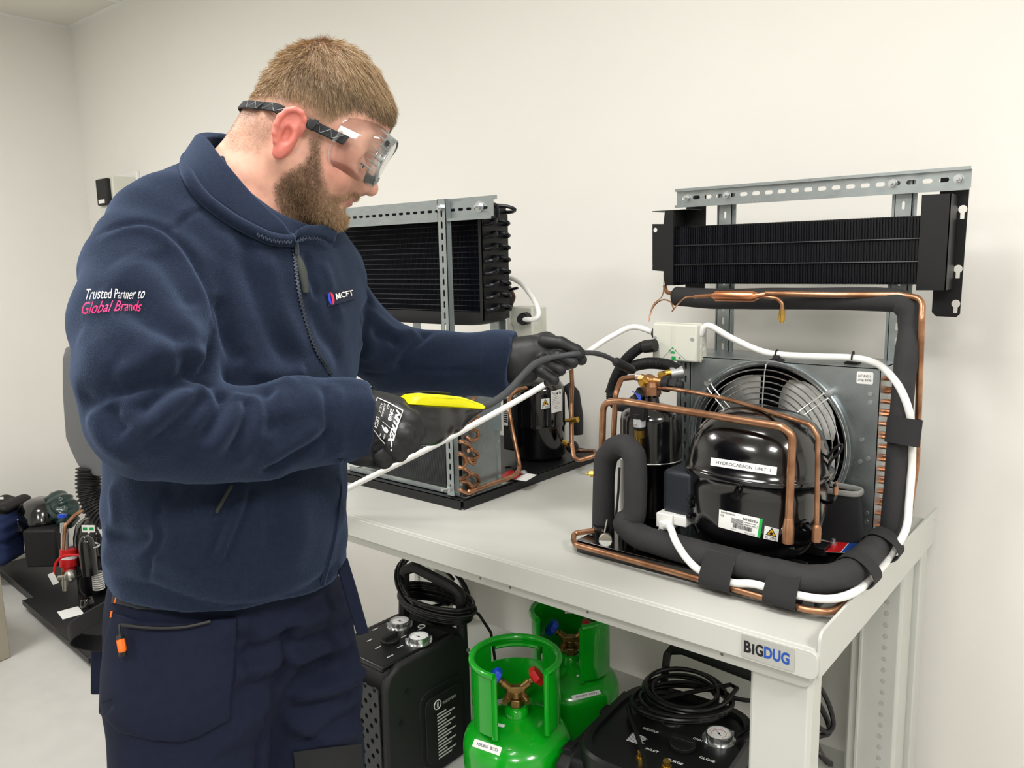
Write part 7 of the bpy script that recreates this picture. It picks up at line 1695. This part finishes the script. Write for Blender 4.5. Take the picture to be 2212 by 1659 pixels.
# elastic strap
near = [(748, 308), (722, 296), (697, 284), (672, 272), (652, 258), (625, 247), (598, 238), (572, 230)]
L_ = []
for x, y in near:
    h, nn_ = hit(bv_h, x, y); L_.append(h)
loc = []
Mi = np.stack([hf, hu, hc])
for h in L_:
    if h is None: continue
    q = (RM @ (h - CAM)) - HO; loc.append(Mi @ q)
loc = [V((p[0], p[1], max(p[2], .055) + .0025 if i < 8 else p[2] + .003)) for i, p in enumerate(loc)]
loc[0] = V((loc[0][0], loc[0][1], .0765)); loc[1] = V((loc[1][0], loc[1][1], .0765)); loc[2] = V((loc[2][0], loc[2][1], .0765)); loc[3] = V((loc[3][0], loc[3][1], .0785)); 
for i in (4, 5, 6):
    loc[i] = V((loc[i][0], loc[i][1], .0745))
bk_m = (np.abs(hv[:, 1] - loc[-1][1] + .004) < .012) & (np.abs(hv[:, 2]) < .03); ab_ = float(hv[bk_m, 0].min()); back = V((ab_ - .0035, loc[-1][1] - .004, 0)); far = [V((p[0], p[1], -p[2])) for p in loc[::-1]]
rb = []
for c_ in (.056, .042, .026):
    b_ = loc[-1][1] - .003 - (.062 - c_) * .08; m_ = (np.abs(hv[:, 1] - b_) < .005) & (np.abs(hv[:, 2] - c_) < .005); rb.append(V((float(hv[m_, 0].min()) - .0022, b_, c_ + .001)))
path = [p for p in loc] + rb + [back] + [V((p[0], p[1], -p[2])) for p in rb[::-1]] + far
path = spline(path, 4); sw = .0068
lo_ = [h2w(p - V((.25, 1, 0)) * sw * .96) for p in path]; up2 = [h2w(p + V((.25, 1, 0)) * sw * .96) for p in path]
M_strap = mat('elastic_strap', '#1B1C1F', .7, bump=.8, bscale=420, bdist=.0006, stretch=(1, 1, 6)); obj('strap', MB().band(lo_, up2, .0022, k=2), M_strap, gg, angle=30)
mb = MB(); k = 0
zig = []
for i in range(2, len(path) // 2 - 3, 2): zig.append(path[i] + V((.25, 1, 0)) * (.005 if (i // 2) % 2 else -.005) + V((0, 0, .0018)))
obj('strap_stitching', MB().tube([h2w(p) for p in zig], .00035, 4), mat('grey_thread', '#A8ACB2', .6), gg)
bk = path[3]; obj('buckle', MB().tube([h2w(bk + V((.25, 1, 0)) * .0085 + V((0, 0, .002))), h2w(bk - V((.25, 1, 0)) * .0085 + V((0, 0, .002)))], .0022, 8), M_rimc, gg)
bk = path[12]; obj('strap_keeper', MB().band([h2w(bk - V((.25, 1, 0)) * .0075 + V((0, 0, .001))), h2w(bk + V((.006, 0, 0)) - V((.25, 1, 0)) * .0075 + V((0, 0, .001)))], [h2w(bk + V((.25, 1, 0)) * .0085 + V((0, 0, .001))), h2w(bk + V((.006, 0, 0)) + V((.25, 1, 0)) * .0085 + V((0, 0, .001)))], .004), M_strap, gg)
# ================================================================ things at the far left
# drafting chair back with rubber bellows, behind him
D0 = 2.65
ch = thing('workshop_chair', 'chair with a grey shell back and black bellows, standing behind him', 'chair', (PD(205, 1100, D0) * (1, 1, 0)))
def pc(x, y, dd=0): return PD(x, y, D0 + dd)
u_ = unit(RM[0] * (1, 1, 0)); w_ = unit(RM[2] * (1, 1, 0))
zt_, zb_ = pc(170, 745)[2], pc(190, 1020)[2]
xl = pc(133, 850); vs = []; rows = [(745, 152, .60), (752, 140, .8), (775, 134, 1), (850, 134, 1), (945, 141, .98), (975, 153, .86), (1000, 165, .74), (1018, 176, .62), (1026, 190, .5)]
n = 16
for (y, xl_, sc) in rows:
    z = pc(150, y)[2]; L = pc(xl_, y); cxx = pc(262, y); half = float(np.dot((cxx - L)[:2], u_[:2]))
    for k in range(n + 1):
        t = -1 + 2 * k / n; p = V((cxx[0], cxx[1], z)) + u_ * (half * t) + w_ * (.05 * t * t * 1.0 - .05); vs.append(p)
m = len(vs); vs2 = [p + w_ * .028 for p in vs]
fs = [(i * (n + 1) + k, i * (n + 1) + k + 1, (i + 1) * (n + 1) + k + 1, (i + 1) * (n + 1) + k) for i in range(len(rows) - 1) for k in range(n)]
fs += [tuple(q + m for q in f[::-1]) for f in fs]; R_ = len(rows)
for k in range(n): fs.append((k + 1, k, m + k, m + k + 1)); b = (R_ - 1) * (n + 1); fs.append((b + k, b + k + 1, m + b + k + 1, m + b + k))
for i in range(R_ - 1): a = i * (n + 1); fs.append((a, a + n + 1, m + a + n + 1, m + a)); a += n; fs.append((a + n + 1, a, m + a, m + a + n + 1))
obj('backrest', MB().add(vs + vs2, fs), mat('grey_shell', '#57585A', .42), ch, angle=50, bevel=.006)
bel = [pc(193, 1010), pc(192, 1050), pc(198, 1080), pc(212, 1105), pc(235, 1122)]
obj('bellows', corrugated(bel, .034, pitch=.011, depth=.007, n=20, ns=5), M_rubber, ch)
cS = pc(400, 1160); sz = cS[2]
obj('seat', MB().lathe([(0, 0), (.9, 0), (1, .02), (1, .05), (.9, .07), (0, .065)], cS, n=36, sx=.21, sy=.21, power=3), mat('chair_fabric', '#2A2B2E', .9), ch)
obj('gas_column', MB().cyl(cS - V((0, 0, sz - .08)), cS, .025), M_blacks, ch)
for k in range(5):
    a = 2 * PI * k / 5 + .3; p = cS * (1, 1, 0) + V((math.cos(a) * .22, math.sin(a) * .22, .07)); obj('foot_arm', MB().tube([cS * (1, 1, 0) + V((0, 0, .09)), p], [.022, .014], 8), M_blacks, ch)
    obj('caster', MB().cyl(p + V((-.012, 0, -.045)), p + V((.012, 0, -.045)), .025), M_rubber, ch)
# compressor units standing on the floor by the wall
def gp(x, y, z): return PZ(x, y, z)
un = thing('compressor_unit', 'small black compressor unit with red switch and copper pipe on the floor behind him', 'refrigeration unit', gp(150, 1340, 0))
f0_, f1_, f2_ = gp(47, 1296, .05), gp(146, 1382, .05), gp(110, 1255, .05)
f3_ = f1_ + (f2_ - f0_) * 1.0; ex = unit(f1_ - f0_); ey = np.cross((0, 0, 1), ex); Lx2 = np.linalg.norm(f1_ - f0_) + .22; Ly2 = .42
def U(a, b, z): return V((f0_[0], f0_[1], 0)) + ex * a + ey * b + V((0, 0, z))
def ubx(name, a0, a1, b0, b1, z0, z1, m_, par=None, **k): return obj(name, MB().hexa([U(a0, b0, z0), U(a1, b0, z0), U(a1, b1, z0), U(a0, b1, z0), U(a0, b0, z1), U(a1, b0, z1), U(a1, b1, z1), U(a0, b1, z1)]), m_, par or un, **k)
ubx('tray', 0, Lx2, 0, Ly2, .025, .05, M_blacks, bevel=.004); ubx('plinth', .02, Lx2 - .02, .03, Ly2 - .02, 0, .025, M_blackm, bevel=.004)
DB = float((RM @ (gp(150, 1290, .05) - CAM))[2])
def B(x, y, dd=0.0): return PD(x, y, DB + dd)
pxm = DB / FPX
def standing(name, x, ytop, ybot, rpx, m_, dd, prof=None, par=None):
    b, t = B(x, ybot, dd), B(x, ytop, dd); H = t[2] - b[2]; R = rpx * (DB + dd) / FPX
    pr = prof or [(0, 0), (.9, 0), (1, .04), (1, .55), (1.03, .56), (1.03, .6), (1, .62), (.96, .78), (.8, .92), (.45, .99), (0, 1)]
    return obj(name, MB().lathe([(r * R, z * H) for r, z in pr], b, n=28), m_, par or un)
cmp_ = standing('compressor', 218, 1108, 1290, 42, M_black, .10)
acc = standing('receiver', 194, 1152, 1240, 17, M_black, -.06, [(0, 0), (1, 0), (1, .62), (.96, .76), (.82, .9), (.5, .98), (0, 1)])
obj('chrome_band', MB().torus(B(194, 1180, -.06), (0, 0, 1), 18 * pxm, .004), M_chrome, acc)
for x in (184, 198):
    c = B(x, 1142, -.10); obj('green_label', MB().obox(c, (u_, unit(RM[2]), (0, 0, 1)), (.014, .001, .016)), M_paper, cmp_, smooth=False); obj('green_logo', MB().obox(c - unit(RM[2]) * .002, (u_, unit(RM[2]), (0, 0, 1)), (.009, .0006, .006)), M_greenp, cmp_, smooth=False)
obj('copper_pipe', MB().tube(fillet([B(136, 1265, -.04), B(137, 1200, -.04), B(140, 1135, -.04), B(160, 1115, .0), B(184, 1098, .05)], .02), .0085, 10), M_copper, un)
obj('red_switch', MB().cyl(B(148, 1222, -.02), B(148, 1186, -.02), .036, n=16).cyl(B(148, 1232, -.02), B(148, 1222, -.02), .028, n=12), M_red, un)
obj('switch_band', MB().cyl(B(148, 1206, -.02), B(148, 1200, -.02), .0365, n=16), M_paper, un, smooth=False)
obj('red_hose', MB().tube(spline([B(208, 1196, -.06), B(175, 1199, -.07), B(145, 1200, -.08), B(127, 1208, -.08), B(119, 1222, -.08), B(117, 1240, -.08)], 5), .006, 8), M_red, un)
obj('hose_tag', MB().obox(B(115, 1250, -.09), (unit(u_ + V((0, 0, .4))), unit(RM[2]), unit(V((0, 0, 1)) - u_ * .4)), (.014, .001, .026)), M_paper, un, smooth=False)
obj('cable', MB().tube(spline([B(194, 1200, -.05), B(190, 1225, -.07), B(178, 1240, -.08), B(160, 1250, -.08)], 5), .0045, 6), M_rubber, un)
obj('cable', MB().tube(spline([B(212, 1232, -.05), B(180, 1236, -.07), B(172, 1270, -.08), B(184, 1288, -.08)], 5), .004, 6), M_rubber, un)
obj('valve_block', MB().ellip(B(152, 1244, -.08), (.026, .026, .028)).cyl(B(126, 1249, -.08), B(150, 1246, -.08), .012).cyl(B(142, 1244, -.08), B(141, 1276, -.08), .016, .011), M_steel, un)
obj('sight_glass', MB().cyl(B(140, 1150, -.03), B(140, 1190, -.03), .016).cyl(B(136, 1130, -.03), B(136, 1150, -.03), .012), M_zinc, un)
obj('blue_cap', MB().cyl(B(134, 1118, -.03), B(134, 1111, -.03), .017), M_blue, un)
standing('float_ball', 190, 1288, 1320, 14, M_black, -.1)
obj('white_box', MB().obox(B(216, 1160, .02), (u_, unit(RM[2]), (0, 0, 1)), (.03, .02, .055)), M_paper, un)
obj('paper_note', MB().hexa([U(.26, .06, .051), U(.36, .05, .051), U(.37, .13, .051), U(.27, .14, .051), U(.26, .06, .052), U(.36, .05, .052), U(.37, .13, .052), U(.27, .14, .052)]), M_paper, un, smooth=False)
mb = MB(); c = B(212, 1252, -.02)
for k in range(8): mb.torus(c + V((0, 0, .03 - .010 * k)), (0, 0, 1), .022, .0035, 14, 6)
obj('white_spring', mb, M_paper, un, kind='stuff')
# second unit further back
DB2 = DB + .35
un2 = thing('compressor_unit', 'black domed compressor with starter box on the floor beside the blue bag', 'refrigeration unit', PZ(90, 1230, 0))
def B2(x, y, dd=0.0): return PD(x, y, DB2 + dd)
def stand2(name, x, ytop, ybot, rx, ry, m_, dd, pr, par=un2, pw=2.4):
    b, t = B2(x, ybot, dd), B2(x, ytop, dd); H = t[2] - b[2]; k = (DB2 + dd) / FPX
    return obj(name, MB().lathe([(r, z * H) for r, z in pr], b, n=32, sx=rx * k, sy=ry * k, power=pw, up=(0, 0, 1)), m_, par)
stand2('compressor', 100, 1072, 1180, 52, 44, M_black, 0, [(0, 0), (.8, 0), (.97, .15), (1, .55), (1.03, .57), (1.03, .63), (1, .66), (.93, .82), (.7, .95), (.4, 1), (0, 1)])
obj('starter_box', MB().obox(B2(100, 1178, -.12), (u_, w_, (0, 0, 1)), (34 * DB2 / FPX, .05, 40 * DB2 / FPX)), M_blackm, un2, bevel=.01)
obj('rating_label', MB().obox(B2(59, 1182, -.10), (u_, w_, (0, 0, 1)), (.014, .001, .026)), M_paper, un2, smooth=False); obj('yellow_print', MB().obox(B2(60, 1186, -.102), (u_, w_, (0, 0, 1)), (.006, .0008, .009)), M_yel, un2, smooth=False)
obj('small_tag', MB().obox(B2(40, 1127, -.08), (u_, w_, (0, 0, 1)), (.010, .001, .011)), M_paper, un2, smooth=False)
a0 = PZ(30, 1215, .03); obj('tray', MB().obox(a0 + ex * .45 + ey * .12 + V((0, 0, -.01)), (ex, ey, (0, 0, 1)), (.46, .20, .018)), M_blacks, un2, bevel=.004)
obj('cable_heap', MB().tube(spline([B2(42, 1112, -.05), B2(50, 1094, -.05), B2(62, 1098, -.05), B2(58, 1120, -.05), B2(44, 1126, -.06), B2(46, 1150, -.08)], 5), .016, 8), M_rubber, un2)
# dark translucent bag over the compressor
bagf = Field((-.16, -.12, -.14), (.16, .12, .14), .008); bagf.ell((0, 0, 0), (.10, .07, .085), k=0); bagf.ell((.05, 0, -.03), (.06, .06, .07), k=.03); bagf.ell((-.06, 0, .01), (.05, .05, .06), k=.03)
v_, f_ = bagf.mesh(2); v_ = v_ + normals(v_, f_) * (.006 * np.sin(v_[:, [0]] * 90 + 3 * np.sin(v_[:, [2]] * 60))); cb_ = B2(132, 1096, -.05)
tb = thing('plastic_bag', 'dark green translucent plastic bag lying over the domed compressor', 'bag', cb_); M_bag = mat('green_film', '#16302E', .25, coat=.3); obj('film', (v_ * (1, .9, .9) + cb_, [tuple(q) for q in f_.tolist()]), M_bag, tb, angle=0)
# blue tool bag and black bag at the edge
bb = thing('tool_bag', 'blue fabric tool bag at the left edge on the floor', 'bag', PD(0, 1215, DB2) * (1, 1, 0))
def softbox(name, c, hx, hy, hz, m_, par, r=.04, seed=1):
    F_ = Field((-hx - .03, -hy - .03, -hz - .03), (hx + .03, hy + .03, hz + .03), .009)
    q = np.sqrt(np.maximum(np.abs(F_.X) - hx + r, 0) ** 2 + np.maximum(np.abs(F_.Y) - hy + r, 0) ** 2 + np.maximum(np.abs(F_.Z) - hz + r, 0) ** 2) + np.minimum(np.maximum(np.maximum(np.abs(F_.X) - hx + r, np.abs(F_.Y) - hy + r), np.abs(F_.Z) - hz + r), 0) - r
    F_.d = q.astype(np.float32); v, f = F_.mesh(1); n_ = normals(v, f); v = v + n_ * (.006 * np.sin(v[:, [0]] * 35 * seed + 4 * np.sin(v[:, [2]] * 30)) + .004 * np.sin(v[:, [2]] * 80))
    v = c + v[:, [0]] * u_ + v[:, [1]] * w_ + v[:, [2]] * V((0, 0, 1)); return obj(name, (v, [tuple(q) for q in f.tolist()]), m_, par, angle=0)
k2 = DB2 / FPX; cc2 = PD(-10, 1158, DB2 - .05); hz = float(PD(-10, 1104, DB2 - .05)[2] - cc2[2]); softbox('fabric_body', cc2, 55 * k2, .14, hz, mat('blue_cordura', '#16264F', .8, bump=.5, bscale=300), bb)
bk_ = thing('black_bag', 'crumpled black bag heaped on top of the blue tool bag', 'bag', PD(0, 1100, DB2)); cc2 = PD(0, 1096, DB2 - .03); softbox('bag_body', cc2, 42 * k2, .10, 14 * k2, M_blackm, bk_, r=.02, seed=2)
obj('paper_corner', MB().obox(PD(2, 1076, DB2 - .10), (u_, w_, (0, 0, 1)), (.012, .002, .005)), M_paper, bk_, smooth=False)
# steel cabinet whose edge shows at the lower left
ca = PD(22, 1422, 2.55); cz = PD(0, 1172, 2.55)[2]
cab = thing('steel_cabinet', 'beige grey steel cabinet cut off by the lower left edge of the photo', 'cabinet', (ca[0] - .3, ca[1] - .25, 0))
p1 = PZ(24, 1420, 0.0); p0_ = PZ(-2, 1431, 0.0); d1 = unit(p1 - p0_); d2 = np.cross((0, 0, 1), d1); ht = PD(0, 1172, float((RM @ (p0_ - CAM))[2]))[2]
c_ = p1 - d1 * .25 - d2 * -.20 + V((0, 0, ht / 2))
c_ = p1 - d1 * .25 + (-d2 if np.dot(-d2, RM[2]) > 0 else d2) * .0
dd = d2 if np.dot(d2, CAM - p1) < 0 else -d2
obj('side_panel', MB().obox(p1 - d1 * .25 + dd * .2 + V((0, 0, ht / 2)), (d1, dd, (0, 0, 1)), (.25, .2, ht / 2)), mat('cabinet_beige', '#A39C8C', .5), cab, bevel=.004)
